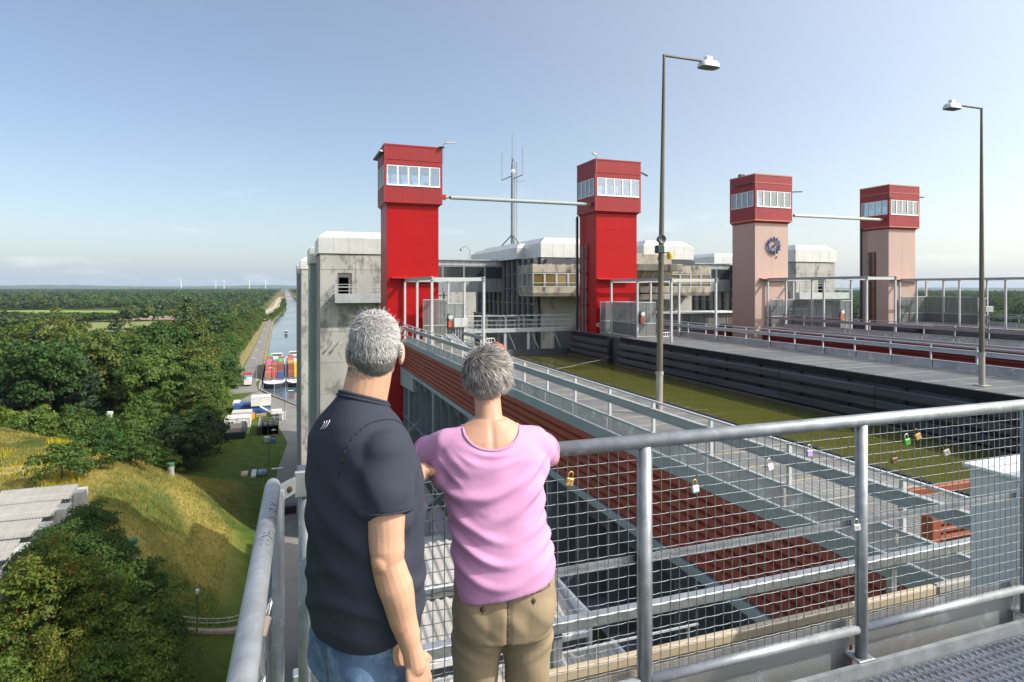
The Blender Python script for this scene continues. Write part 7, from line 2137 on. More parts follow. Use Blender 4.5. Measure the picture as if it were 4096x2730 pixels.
# four sheds made of white containers with lean-to roofs
shed_w = mat('shed_white', (0.50,0.50,0.46), 0.7, var=0.15, scale=0.8, stretch=(1,1,0.4), col2=(0.33,0.31,0.25), f2=0.36, s2=1.6)
shed_roof = mat('shed_roof', (0.36,0.355,0.33), 0.6, var=0.14, scale=0.7, col2=(0.34,0.33,0.30), f2=0.36, s2=0.9)
for k in range(5):
    y0 = 87.6-4.8*k; xr = -22.4-0.35*k; z0 = min(float(ground_z(-26, y0)), 16.35-0.35*k)+0.05
    t = thing('container_shed', ('whole white container shed, farthest of the row on the bank', 'white container shed, second from the far end of the row', 'white container shed, third from the far end of the row', 'white container shed behind the rowan tree, fourth in the row', 'white container shed cut by the left edge of the picture')[k], 'shed', (xr-3.5, y0, z0), 'container sheds on the bank')
    MB().box(xr-6.0, xr, y0-0.9, y0+1.3, z0+0.1, z0+2.5).build('container', shed_w, t)
    rb = MB()
    for j_ in range(12): rb.box(xr-5.9+j_*0.5, xr-5.68+j_*0.5, y0-0.96, y0-0.9, z0+0.2, z0+2.42)
    for j_ in range(5): rb.box(xr, xr+0.05, y0-0.8+j_*0.42, y0-0.6+j_*0.42, z0+0.2, z0+2.45)
    rb.build('ribs', shed_w, t)
    # lean-to roof to the near side, sheet by sheet
    n = 9; w = 7.6/n
    for j_ in range(n):
        xa = xr-8.5+j_*w
        sh_ = MB()
        vs = [(xa+0.01,y0+0.9,z0+3.0),(xa+w-0.01,y0+0.9,z0+3.0),(xa+w-0.01,y0-1.85,z0+2.15),(xa+0.01,y0-1.85,z0+2.15)]
        sh_.add(vs+[(v[0],v[1],v[2]-0.04) for v in vs], [(0,3,2,1),(4,5,6,7),(0,1,5,4),(1,2,6,5),(2,3,7,6),(3,0,4,7)])
        for q_ in range(3): sh_.bar((xa+w*(q_+0.5)/3, y0+0.9, z0+3.03), (xa+w*(q_+0.5)/3, y0-1.85, z0+2.18), 0.06, 0.07)
        sh_.build('roof_sheet', shed_roof, t)
    MB().box(xr-8.5, xr-0.9, y0-1.98, y0-1.86, z0+2.02, z0+2.14).build('gutter', dark_steel, t); MB().box(xr-8.5, xr-0.9, y0+0.91, y0+1.0, z0+2.85, z0+3.04).build('flashing', steel_dim, t)  # dark edge strips added to draw the shadow line between neighbouring roofs
    tb = MB(); xt_ = xr-0.95; tb.bar((xt_, y0+0.85, z0+2.9), (xt_, y0-1.85, z0+2.06), 0.08, 0.12); tb.bar((xt_, y0-0.2, z0+2.75), (xt_, y0+1.2, z0+2.5), 0.06, 0.06); tb.bar((xt_, y0-2.2, z0+2.4), (xt_, y0-1.2, z0+1.7), 0.06, 0.06)
    tb.build('roof_truss', galv_far, t)
    for xx in (xr-1.0, xr-8.2): MB().box(xx-0.05, xx+0.05, y0-1.8, y0-1.7, z0-0.4, z0+2.12).build('post', galv_far, t)
# vent stacks in the grass
for k, (x, y) in enumerate(((-18.0, 118.5), (-16.6, 83.0))):
    z = float(ground_z(x, y)); t = thing('vent_pipe', ('concrete vent pipe with green cap on the crest of the sunlit bank', 'concrete vent pipe with dark cap in the shade near the sheds')[k], 'vent pipe', (x, y, z))
    MB().tube((x, y, z-0.3), (x, y, z+1.55), 0.5, 14).build('pipe', concrete, t); MB().tube((x, y, z+1.55), (x, y, z+2.0), 0.56, 14).build('cap', mat('vent_green%d' % k, (0.05,0.16,0.08), 0.6), t)
# sensor post in the bushes
t = thing('sensor_post', 'white sensor box on a post among the bushes', 'sensor', (-43, 190, 2)); MB().tube((-43,190,2),(-43,190,9),0.08,6).build('post', galv_far, t); MB().bbox(-43.7,-42.3,189.6,190.2,9,10.6,0.1).build('box', wht, t)

# stair down the bank with handrail and two small lamps
t = thing('bank_stair', 'concrete stair with grey handrail down the shaded bank', 'stair', (-9, 77, 8))
a, c = Vector((-14.2, 72.2, 0)), Vector((-3.6, 82.5, 0)); n = 40
za, zc_ = float(ground_z(a.x, a.y)), float(ground_z(c.x, c.y))
d_ = (c-a).normalized(); nrm = Vector((-d_.y, d_.x, 0)); step_m = mat('step_concrete', (0.36,0.29,0.23), 0.9, var=0.15, scale=1)
stp = []
for k in range(n):
    p = a.lerp(c, (k+0.5)/n); z = float(ground_z(p.x, p.y))+0.12
    stp.append((p, z)); L0 = (c-a).length/n
    MB().bar(p-d_*L0*0.48+Vector((0,0,z-0.15)), p+d_*L0*0.48+Vector((0,0,z-0.15)), 1.5, 0.36).build('step', step_m, t)
for h in (0.55, 1.05): MB().path([q[0]+nrm*0.95+Vector((0,0,q[1]+h)) for q in stp[::3]], 0.05, 6).build('handrail', galv_far, t)
for q in stp[::4]: MB().tube(q[0]+nrm*0.95+Vector((0,0,q[1]-0.3)), q[0]+nrm*0.95+Vector((0,0,q[1]+1.05)), 0.04, 6).build('baluster', galv_far, t)
for k, (x, y, hh) in enumerate(((-13.6, 75.2, 3.6), (-9.0, 76.0, 4.6))):
    z = float(ground_z(x, y)); tt = thing('path_lamp', ('small path lamp half hidden by the dark shrubs', 'small path lamp beside the concrete stair')[k], 'path lamp', (x, y, z), 'small lamps by the stair')
    MB().tube((x, y, z), (x, y, z+hh), 0.06, 8).build('pole', dark_steel, tt); MB().lathe((x, y, z+hh), [(0.10,0),(0.16,0.1),(0.2,0.42),(0.17,0.5)], 10).build('lamp_head', white_paint, tt)

# far bridge over the canal
bgm = mat('bridge_rust', (0.36,0.15,0.11), 0.7, var=0.1)
t = thing('arch_bridge', 'distant reddish arch bridge crossing the canal', 'bridge', (0, 2350, 6))
MB().box(-70, 70, 2345, 2356, 8.5, 10.5).build('deck', bgm, t)
for yy_ in (2346, 2355): MB().path([(-55+110*k/24, yy_, 10+17*math.sin(math.pi*k/24)) for k in range(25)], 0.8, 6).build('arch', bgm, t)
for k in range(1, 12): MB().tube((-55+110*k/12, 2346, 10), (-55+110*k/12, 2346, 10+17*math.sin(math.pi*k/12)), 0.3, 5).build('hanger', bgm, t)
for s in (-62, 62): MB().box(s-6, s+6, 2344, 2357, -1, 8.5).build('abutment', concrete, t)

# wind turbines on the horizon
tw_m = mat('turbine_white', (0.80,0.81,0.82), 0.5, var=0.02)
for k, (px, hub, rotor) in enumerate(((725, 120, 12), (863, 112, 40), (896, 118, 80), (998, 116, 25), (1062, 120, 55))):
    d = 7600; u = (px-2048)/2512; x, y = d*(math.sin(TH)+u*math.cos(TH)), d*(math.cos(TH)-u*math.sin(TH))
    t = thing('wind_turbine', ('tall white wind turbine standing alone, leftmost of the five', 'white wind turbine, left one of the close pair', 'white wind turbine, right one of the close pair', 'white wind turbine, second from the right', 'white wind turbine, rightmost of the five')[k], 'wind turbine', (x, y, 2), 'wind turbines on the horizon')
    MB().path([(x, y, 2), (x, y, hub)], [5.0, 3.2], 10).build('tower', tw_m, t); MB().bbox(x-5, x+5, y-9, y+9, hub-3, hub+4, 1).build('nacelle', tw_m, t)
    MB().lathe((x, y-9, hub+0.5), [(3,0),(3,-3),(0.5,-6)], 8, 1).build('hub', tw_m, t)
    for j_ in range(3):
        a_ = math.radians(rotor+120*j_); dv = Vector((math.cos(a_), 0, math.sin(a_))); p0 = Vector((x, y-11, hub+0.5))
        MB().path([p0, p0+dv*12, p0+dv*52], [1.4, 2.6, 0.6], 6).build('blade', tw_m, t)

# houses among the trees beyond the right edge of the lift, and a pale farm shed on the left
brick = mat('house_brick', (0.30,0.13,0.09), 0.85, var=0.15); rooft = mat('house_roof', (0.20,0.075,0.05), 0.85, var=0.15); roofg = mat('house_roof_grey', (0.14,0.13,0.13), 0.85, var=0.15)
def house(x, y, w, l, h, rz, m, mr, label, grp='houses among the trees'):
    t = thing('house', label, 'house', (x, y, 2.0), grp)
    wall = MB().box(-w/2, w/2, -l/2, l/2, 0, h).mesh('wall', m); put('wall', wall, t, (x, y, 2.0))
    rm = MB().prism([(-w/2-0.5, h-0.1), (w/2+0.5, h-0.1), (0, h+w*0.45)], 1, -l/2-0.4, l/2+0.4)
    rm.v = [(p[2] if False else p[0], p[1], p[2]) for p in rm.v]
    me = MB().add([(-w/2-0.5,-l/2-0.4,h-0.1),(w/2+0.5,-l/2-0.4,h-0.1),(0,-l/2-0.4,h+w*0.42),(-w/2-0.5,l/2+0.4,h-0.1),(w/2+0.5,l/2+0.4,h-0.1),(0,l/2+0.4,h+w*0.42)], [(0,1,2),(3,5,4),(0,2,5,3),(1,4,5,2),(0,3,4,1)]).mesh('roof', mr)
    o = put('roof', me, t, (x, y, 2.0)); ch_ = bpy.data.objects.new('chimney', MB().box(0.3, 1.0, -0.4, 0.4, h+w*0.2, h+w*0.42+1.0).mesh('chimney', m)); COL.objects.link(ch_); ch_.parent = o
    for k in range(3): put('window', MB().box(-w/2-0.05, -w/2+0.02, -l/2+1.2+k*l/3, -l/2+2.6+k*l/3, 1.0, 2.4).mesh('window', pane_dark), t, (x, y, 2.0))
    put('window', MB().box(-0.7, 0.7, -l/2-0.05, -l/2+0.02, 1.0, 2.4).mesh('window', pane_dark), t, (x, y, 2.0)); put('door', MB().box(1.6, 2.6, -l/2-0.05, -l/2+0.02, 0, 2.1).mesh('door', white_paint), t, (x, y, 2.0))
    t.rotation_euler = (0, 0, rz)
HS = [(3995, 330, rooft, 'low red roofed house just beyond the frame at the far right'), (4040, 470, rooft, 'red brick house with steep roof behind the right frame posts'), (3880, 560, roofg, 'grey roofed house under the dark trees at the right'), (4075, 640, rooft, 'red roofed house at the right edge of the picture'), (3950, 780, roofg, 'distant grey roofed house between the frame posts'), (4020, 980, roofg, 'farthest grey roofed house on the right')]
for k, (px, d, mr, lab) in enumerate(HS):
    u = (px-2048)/2512; x, y = d*(math.sin(TH)+u*math.cos(TH)), d*(math.cos(TH)-u*math.sin(TH))
    house(x, y, 9, 13, 3.4, 0.5+k*0.7, brick if k % 2 else wht2, mr, lab)
t = thing('farm_shed', 'long pale farm shed among trees near the dyke', 'shed', (-105, 905, 2)); MB().box(-125, -85, 900, 912, 2, 6).build('wall', wht2, t); MB().prism([(898, 6), (914, 6), (906, 10)], 0, -126, -84).build('roof', white_paint, t)
t = thing('safety_sign', 'small white notice sign on a thin frame at the far right', 'sign', (57.2, 31, ZD)); MB().box(57.15,57.2,30.2,31.8,ZD+0.9,ZD+1.0).build('bar', galv_far, t); MB().tube((57.2,30.9,ZD),(57.2,30.9,ZD+2.0),0.03,6).build('post', galv_far, t); MB().box(57.1,57.14,30.9,31.5,ZD+1.1,ZD+1.7).build('plate', white_paint, t)
# ================================================================ vegetation
LEAF = dict(
  oak=leafmat('leaf_oak', (0.040,0.088,0.018), (0.075,0.135,0.026)),
  mid=leafmat('leaf_mid', (0.062,0.118,0.020), (0.110,0.170,0.030)),
  olive=leafmat('leaf_olive', (0.075,0.112,0.022), (0.118,0.142,0.030)),
  pine=leafmat('leaf_pine', (0.042,0.084,0.040), (0.070,0.112,0.048), 0.1),
  lime=leafmat('leaf_lime', (0.100,0.170,0.024), (0.165,0.225,0.034)),
  rowan=leafmat('leaf_rowan', (0.085,0.130,0.020), (0.185,0.200,0.036), 0.35, 0.35),
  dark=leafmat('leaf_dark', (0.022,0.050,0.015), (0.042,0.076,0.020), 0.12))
BARK = mat('bark', (0.085,0.065,0.045), 0.9, var=0.3, scale=3)
BIRCH = mat('birch_bark', (0.34,0.32,0.29), 0.9, var=0.3, scale=2)

def leaf_quads(C, Nrm, size, rg, asp=0.62):
    """little leaf faces at C, roughly facing Nrm"""
    n = len(C)
    Nn = Nrm + rg.normal(size=(n,3))*0.55
    Nn /= np.linalg.norm(Nn, axis=1)[:,None]+1e-9
    A = np.cross(Nn, rg.normal(size=(n,3))); A /= np.linalg.norm(A, axis=1)[:,None]+1e-9
    B = np.cross(Nn, A)
    s = (size*(0.6+0.8*rg.random(n)))[:,None]
    V = np.stack([C-A*s, C-B*s*asp*0.8, C+A*s, C+B*s*asp], 1).reshape(-1,3)
    F = np.arange(4*n).reshape(n,4)
    return V, F

def crown_blob(R, zc, rz, n_clump, n_leaf, leaf, seed, power=1.0, lean=0.0, inner=0.55):
    """crown of leaf clumps scattered unevenly through an ellipsoid"""
    rg = np.random.default_rng(seed)
    Cs, Ns = [], []
    for k in range(n_clump):
        d = rg.normal(size=3); d /= np.linalg.norm(d)
        if d[2] < -0.55: d[2] *= -0.6
        r = (inner+(1-inner)*rg.random()**0.6)*(1+0.16*rg.normal())
        top = 1-0.35*max(0, d[2])**2*power*rg.random()
        c = np.array([d[0]*R*r*top, d[1]*R*r*top, zc+d[2]*rz*r])
        cr = R*(0.22+0.16*rg.random())
        m = int(n_leaf*(0.6+0.8*rg.random()))
        q = rg.normal(size=(m,3)); q /= np.linalg.norm(q, axis=1)[:,None]
        q[:,2] = np.where(q[:,2] < -0.3, -q[:,2]*0.5, q[:,2])
        rr = cr*(0.55+0.5*rg.random(m))[:,None]
        P = c + q*rr*np.array([1,1,0.75])
        Cs.append(P); Ns.append(q*0.8+np.array([0,0,0.35])+0.3*d)
    return leaf_quads(np.concatenate(Cs), np.concatenate(Ns), np.full(sum(len(c) for c in Cs), leaf), rg)

def crown_pine(H, R, seed, leaf, layers=15):
    rg = np.random.default_rng(seed); Cs, Ns = [], []
    for k in range(layers):
        t = k/(layers-1); z = H*(0.26+0.72*t); rad = R*(1-t)**0.8*(0.75+0.5*rg.random())+0.35
        nb = int(5+5*(1-t))
        for b_ in range(nb):
            a = rg.random()*6.283; m = int(30*(1-t)+16)
            s = rg.random(m)**0.7
            P = np.stack([np.cos(a)*rad*s, np.sin(a)*rad*s, z-0.10*rad*s+0.10*rad*s*s*2], 1)+rg.normal(size=(m,3))*np.array([0.30,0.30,0.16])*(0.6+0.5*R/4)
            Cs.append(P); Ns.append(np.tile([0.2*np.cos(a),0.2*np.sin(a),1.0], (m,1)))
    C = np.concatenate(Cs)
    return leaf_quads(C, np.concatenate(Ns), np.full(len(C), leaf), rg, 0.4)

def trunk_mesh(H, r, seed, m, crown_r=3.0, forks=5):
    rg = random.Random(seed); mb = MB()
    p1 = Vector((rg.uniform(-.3,.3), rg.uniform(-.3,.3), H*0.45)); p2 = Vector((rg.uniform(-.6,.6), rg.uniform(-.6,.6), H*0.82))
    mb.path([(0,0,-0.4), p1, p2], [r, r*0.7, r*0.25], 7)
    for k in range(forks):
        t = 0.30+0.5*k/forks; a = rg.random()*6.28; b_ = Vector((0,0,0)).lerp(p1, min(1, t/0.45)) if t < 0.45 else p1.lerp(p2, (t-0.45)/0.37)
        e = b_ + Vector((math.cos(a)*crown_r*0.7, math.sin(a)*crown_r*0.7, H*0.2)); mb.path([b_, b_.lerp(e, 0.5)+Vector((0,0,0.3)), e], [r*0.4, r*0.25, r*0.08], 5)
    return mb.mesh('trunk', m)

PROTO = {}
def add_proto(key, crown, tm, leafkey, trunk):
    PROTO.setdefault(key, []).append((npmesh('crown', crown[0], crown[1], LEAF[leafkey]), trunk))
for k in range(3):
    add_proto('oak', crown_blob(4.8, 7.4, 5.4, 92, 78, 0.30, 20+k), 0, 'oak', trunk_mesh(12, 0.34, k, BARK, 4))
    add_proto('mid', crown_blob(4.2, 6.8, 5.4, 84, 76, 0.29, 40+k), 0, 'mid', trunk_mesh(12, 0.28, 10+k, BARK, 3.5))
add_proto('lime', crown_blob(3.8, 6.0, 5.0, 76, 74, 0.28, 61), 0, 'lime', trunk_mesh(10.5, 0.24, 5, BARK, 3))
for k in range(2):
    add_proto('olive', crown_blob(4.4, 7.6, 6.0, 84, 74, 0.29, 70+k), 0, 'olive', trunk_mesh(13, 0.3, 30+k, BARK, 3.6))
    add_proto('pine', crown_pine(15.0, 3.6, 80+k, 0.36), 0, 'pine', trunk_mesh(14.5, 0.24, 40+k, BARK, 1.5, 3))
add_proto('birch', crown_blob(2.6, 8.2, 5.2, 46, 46, 0.26, 91, 1.3), 0, 'olive', trunk_mesh(13, 0.18, 50, BIRCH, 2))
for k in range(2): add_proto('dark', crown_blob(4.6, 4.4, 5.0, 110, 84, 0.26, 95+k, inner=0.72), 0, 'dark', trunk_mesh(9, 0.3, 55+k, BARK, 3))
add_proto('bush', crown_blob(2.6, 1.9, 2.2, 46, 62, 0.22, 101, inner=0.6), 0, 'mid', trunk_mesh(3, 0.12, 60, BARK, 1.6))
add_proto('bush_lime', crown_blob(2.5, 1.8, 2.0, 44, 60, 0.20, 103, inner=0.6), 0, 'lime', trunk_mesh(3, 0.12, 61, BARK, 1.6))
add_proto('bush_dark', crown_blob(2.6, 1.9, 2.2, 50, 66, 0.17, 104, inner=0.65), 0, 'oak', trunk_mesh(3, 0.12, 62, BARK, 1.6))
add_proto('rowan', crown_blob(2.6, 5.6, 3.2, 84, 110, 0.12, 106), 0, 'rowan', trunk_mesh(8, 0.14, 63, BARK, 2.4, 9))
add_proto('rowan', crown_blob(2.3, 4.6, 2.8, 76, 110, 0.12, 107), 0, 'rowan', trunk_mesh(7, 0.13, 64, BARK, 2.2, 9))
add_proto('near_green', crown_blob(2.5, 3.6, 3.0, 84, 120, 0.11, 108, inner=0.6), 0, 'mid', trunk_mesh(6, 0.14, 65, BARK, 2.2, 8))
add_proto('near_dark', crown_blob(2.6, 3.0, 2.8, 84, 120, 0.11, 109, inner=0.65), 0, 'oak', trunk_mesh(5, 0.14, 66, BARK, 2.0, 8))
TNAME = dict(oak='broadleaf_tree', mid='broadleaf_tree', lime='broadleaf_tree', olive='broadleaf_tree', pine='pine_tree', birch='birch_tree', dark='broadleaf_tree', bush='bush', bush_lime='bush', bush_dark='bush', rowan='rowan_tree', near_green='shrub', near_dark='shrub')
def tree(key, x, y, s, label, group=None, rz=None, z=None, sz=None):
    cm, tm = random.choice(PROTO[key])
    z = float(ground_z(x, y)) if z is None else z
    cat = 'bush' if 'bush' in key or 'near' in key else 'tree'
    t = thing(TNAME[key], label, cat, (x, y, z-0.1), group)
    for nm, me in (('crown', cm), ('trunk', tm)):
        o = bpy.data.objects.new(nm, me); COL.objects.link(o); o.parent = t
    t.rotation_euler = (0, 0, random.uniform(0, 6.28) if rz is None else rz); t.scale = (s, s, s if sz is None else sz)
    return t

# --- single trees that can be pointed out
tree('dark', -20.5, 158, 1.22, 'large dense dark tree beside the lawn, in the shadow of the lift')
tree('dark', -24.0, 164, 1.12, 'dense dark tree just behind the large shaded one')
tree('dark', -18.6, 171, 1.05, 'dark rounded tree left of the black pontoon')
tree('bush', -27.5, 146, 1.7, 'big sunlit green bush at the crest of the bank, before the dark trees', sz=1.9)
tree('bush_lime', -23.2, 143, 1.25, 'sunlit yellow green bush at the right end of the crest')
tree('bush_dark', -25.8, 108, 1.30, 'round dark green bush right above the farthest shed')
tree('bush_dark', -28.6, 101, 1.25, 'spreading dark bush behind the roof of the farthest shed')
tree('bush_dark', -22.0, 114, 1.0, 'small dark bush on the meadow left of the vent pipe')
tree('rowan', -18.6, 62.5, 1.28, 'tall rowan tree with red berries below the sheds')
tree('rowan', -21.2, 60.0, 1.00, 'rowan tree thick with red berries at the left edge')
tree('rowan', -15.2, 63.0, 1.06, 'sunlit yellow green rowan left of the concrete stair')
tree('rowan', -16.8, 58.0, 0.95, 'lower rowan with scattered berries in front of the tall one')
tree('near_green', -12.4, 61.0, 1.30, 'leafy green shrub with upright shoots at the bottom')
tree('near_green', -18.6, 56.5, 1.15, 'low green shrub under the rowans at the bottom left')
tree('near_green', -14.2, 58.2, 1.20, 'green shrub in front of the rowans near the bottom edge')
tree('near_green', -20.8, 57.0, 1.10, 'green shrub in the bottom left corner')
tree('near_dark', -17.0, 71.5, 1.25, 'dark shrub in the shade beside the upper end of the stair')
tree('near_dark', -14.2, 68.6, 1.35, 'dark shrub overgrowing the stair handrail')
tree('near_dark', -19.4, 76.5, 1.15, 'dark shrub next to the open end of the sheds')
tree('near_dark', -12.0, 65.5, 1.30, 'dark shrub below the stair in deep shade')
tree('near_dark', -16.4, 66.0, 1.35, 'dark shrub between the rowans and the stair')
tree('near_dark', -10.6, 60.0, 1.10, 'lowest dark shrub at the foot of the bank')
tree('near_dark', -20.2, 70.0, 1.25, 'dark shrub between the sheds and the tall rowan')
for k, (kk, x, y, sc_) in enumerate((('mid',-20.5,262,1.25),('oak',-21.5,247,1.2),('mid',-19.8,234,1.1),('lime',-20.6,221,1.05),('oak',-22.5,208,1.2),('olive',-23.5,194,1.1),('mid',-20.0,186,0.9),('oak',-27.0,228,1.3),('olive',-27.5,252,1.3),('mid',-27,276,1.25))):
    tree(kk, x, y, sc_, ('green tree at the corner of the quay road beside the white trailer', 'dark green tree behind the blue container', 'green tree overhanging the small white container', 'light green tree left of the grey roofed container', 'dark tree left of the white office pair', 'olive tree left of the black pontoon', 'green tree standing between the dark trees and the offices', 'tall dark tree in the second line behind the yard', 'tall olive tree in the second line behind the yard', 'tall green tree where the quay road begins')[k])
# red berries on the rowans: small clusters, one part per tree
berry = mat('rowan_berry', (0.42,0.045,0.02), 0.5, var=0.2, scale=5)
for o in [q for q in COL.objects if q.name.startswith('rowan_tree')]:
    rg = np.random.default_rng(abs(int(o.location.x*70))); cm = o.children[0] if o.children[0].name.startswith('crown') else o.children[1]
    v = coords(cm.data); idx = rg.choice(len(v), 150, replace=False); mb = MB()
    for p in v[idx]:
        s_b = 0.035+0.025*rg.random(); c = p*1.02+rg.normal(size=3)*0.05
        mb.add([(c[0]+s_b,c[1],c[2]),(c[0]-s_b,c[1],c[2]),(c[0],c[1]+s_b,c[2]),(c[0],c[1]-s_b,c[2]),(c[0],c[1],c[2]+s_b),(c[0],c[1],c[2]-s_b)], [(0,2,4),(2,1,4),(1,3,4),(3,0,4),(2,0,5),(1,2,5),(3,1,5),(0,3,5)])
    ob_ = bpy.data.objects.new('berries', mb.mesh('berries', berry)); COL.objects.link(ob_); ob_.parent = o; ob_['kind'] = 'stuff'

# --- the wood left of the canal: individual trees
rgw = random.Random(4)
taken = [(q.location.x, q.location.y, 4.0) for q in COL.objects if q.name.startswith('broadleaf_tree')]
def free(x, y, r):
    for (a, b_, c) in taken:
        if (a-x)**2+(b_-y)**2 < (r+c)**2*0.30: return False
    return True
def in_poly(x, y, P_):
    ins = False; n = len(P_); j_ = n-1
    for i_ in range(n):
        if (P_[i_][1] > y) != (P_[j_][1] > y) and x < (P_[j_][0]-P_[i_][0])*(y-P_[i_][1])/(P_[j_][1]-P_[i_][1])+P_[i_][0]: ins = not ins
        j_ = i_
    return ins
FIELDS = [[(-225,465),(-150,495),(-73,515),(-66,695),(-108,838),(-212,828),(-316,640)], [(-650,955),(-200,1005),(-225,1250),(-420,1340),(-770,1255)], [(-195,875),(-115,875),(-115,1005),(-220,1025)], [(-205,1345),(-75,1345),(-85,1485),(-225,1505)]]
def blocked(x, y):
    return any(in_poly(x, y, P_) for P_ in FIELDS)
def zmax(x, y):
    """how tall a tree may be so that the fields behind stay in view"""
    d = x*math.sin(TH)+y*math.cos(TH); px = 2048+2512*(x*math.cos(TH)-y*math.sin(TH))/d
    if 150 < px < 860 and 300 < d < 620: return 41-(1334-1150)/2512*d
    if px < 500 and 600 < d < 1000: return 41-(1252-1150)/2512*d
    return 99
KIND = {'oak': 'dark green broadleaf tree', 'mid': 'mid green broadleaf tree', 'olive': 'olive tinged tree', 'pine': 'bluish green pine', 'birch': 'slender yellowish birch', 'lime': 'light green tree'}
count = 0
# row along the quay road
NUM = ('one','two','three','four','five','six','seven','eight','nine','ten','eleven','twelve','thirteen','fourteen','fifteen','sixteen','seventeen','eighteen','nineteen','twenty','twenty one','twenty two','twenty three','twenty four','twenty five','twenty six','twenty seven','twenty eight','twenty nine','thirty','thirty one','thirty two','thirty three','thirty four','thirty five','thirty six','thirty seven','thirty eight','thirty nine','forty')
nth = 0
y = 288
while y < 830:
    for row in range(2):
        x = -27.5-row*7.5+rgw.uniform(-1.2,1.2); yy2 = y+rgw.uniform(-3,3)+row*4
        key = rgw.choice(['mid','mid','oak','olive','lime']); s = rgw.uniform(1.0, 1.35)
        tree(key, x, yy2, s, {'mid':'mid green','oak':'dark green','olive':'olive','lime':'light green'}[key]+' tree, %s row by the canal road, number %s from the yard' % (('front', 'rear')[row], NUM[nth]), 'trees along the canal road'); taken.append((x, yy2, 4*s)); count += 1
    y += 10.5+y*0.012; nth += 1
# depth of the wood
tries = 0
while count < 268 and tries < 20000:
    tries += 1
    d = 168*math.exp(rgw.random()**1.15*1.18); az = math.radians(rgw.uniform(-24, -4.5)) + 0.0
    if d < 230: az = math.radians(rgw.uniform(-24, -9.5))
    x, y = d*math.sin(az), d*math.cos(az)
    if x > -26 or blocked(x, y) or ground_z(x, y) > 9: continue
    # a rough clearing behind the meadow with bushes only
    if y < 205 and x < -30:
        if rgw.random() < 0.55: continue
        key = rgw.choice(['bush','bush_lime','bush','bush_dark']); s = rgw.uniform(1.0, 2.0)
        if not free(x, y, 2.2*s): continue
        tree(key, x, y, s, {'bush':'leafy green bush in the thicket behind the meadow','bush_lime':'light green bush in the thicket behind the meadow','bush_dark':'dark green bush in the thicket behind the meadow'}[key]+(', near its left end' if x < -62 else ', left of its middle' if x < -52 else ', right of its middle' if x < -42 else ', near its right end'), 'bushes in the thicket', sz=s*rgw.uniform(1.0,1.5)); taken.append((x, y, 2.2*s)); count += 1; continue
    left = x < -0.30*y
    key = rgw.choice(['pine','pine','oak','mid','olive','birch'] if left else ['oak','oak','mid','olive','olive','mid','birch','pine'])
    s = min(rgw.uniform(1.35, 2.05) if d < 330 else rgw.uniform(1.1, 1.7), zmax(x, y)/17.0)
    if s < 0.55 or not free(x, y, 4.0*s): continue
    pxx = 2048+2512*(x*math.cos(TH)-y*math.sin(TH))/(x*math.sin(TH)+y*math.cos(TH))
    lab = KIND[key]+', '+('front' if d < 245 else 'middle' if d < 340 else 'back')+' of the wood, '+('at the left edge of the picture' if pxx < 170 else 'left of the white sensor box' if pxx < 400 else 'above the white sensor box' if pxx < 620 else 'above the dark shaded trees' if pxx < 830 else 'towards the canal road')
    tree(key, x, y, s, lab, 'trees of the wood left of the canal', sz=s*rgw.uniform(0.95, 1.25)); taken.append((x, y, 4.0*s)); count += 1

# --- everything farther off reads as one mass: instanced canopy
def far_forest(name, pts_, protos, label):
    """pts_: x, y, z, scale"""
    P_ = np.array(pts_)
    me = bpy.data.meshes.new(name); me.vertices.add(len(P_)); me.vertices.foreach_set('co', P_[:,:3].astype(np.float32).ravel())
    at = me.attributes.new('tree_size', 'FLOAT', 'POINT'); at.data.foreach_set('value', P_[:,3].astype(np.float32)); me.update()
    o = bpy.data.objects.new(name, me); COL.objects.link(o); props(o, label, 'forest', None, 'stuff')
    ng = bpy.data.node_groups.new(name+'_scatter', 'GeometryNodeTree')
    ng.interface.new_socket('Geometry', in_out='INPUT', socket_type='NodeSocketGeometry'); ng.interface.new_socket('Geometry', in_out='OUTPUT', socket_type='NodeSocketGeometry')
    gi, go = ng.nodes.new('NodeGroupInput'), ng.nodes.new('NodeGroupOutput')
    pick = ng.nodes.new('GeometryNodeJoinGeometry')
    for q in protos:
        ob = bpy.data.objects.new('canopy_source', q); 
        oi = ng.nodes.new('GeometryNodeObjectInfo'); oi.inputs['Object'].default_value = ob; oi.inputs['As Instance'].default_value = True
        ng.links.new(oi.outputs['Geometry'], pick.inputs[0])
    ip = ng.nodes.new('GeometryNodeInstanceOnPoints'); ip.inputs['Pick Instance'].default_value = True
    rv = ng.nodes.new('FunctionNodeRandomValue'); rv.data_type = 'INT'; rv.inputs['Min'].default_value = 0; rv.inputs['Max'].default_value = len(protos)-1; rv.inputs['Seed'].default_value = 3
    ra = ng.nodes.new('FunctionNodeRandomValue'); ra.data_type = 'FLOAT_VECTOR'; ra.inputs['Min'].default_value = (0,0,0); ra.inputs['Max'].default_value = (0,0,6.28)
    na = ng.nodes.new('GeometryNodeInputNamedAttribute'); na.data_type = 'FLOAT'; na.inputs['Name'].default_value = 'tree_size'
    ng.links.new(gi.outputs[0], ip.inputs['Points']); ng.links.new(pick.outputs[0], ip.inputs['Instance'])
    ng.links.new([s for s in rv.outputs if s.enabled][0], ip.inputs['Instance Index']); ng.links.new([s for s in ra.outputs if s.enabled][0], ip.inputs['Rotation']); ng.links.new([s for s in na.outputs if s.enabled][0], ip.inputs['Scale'])
    ng.links.new(ip.outputs[0], go.inputs[0])
    md = o.modifiers.new('scatter', 'NODES'); md.node_group = ng
    return o
low = []
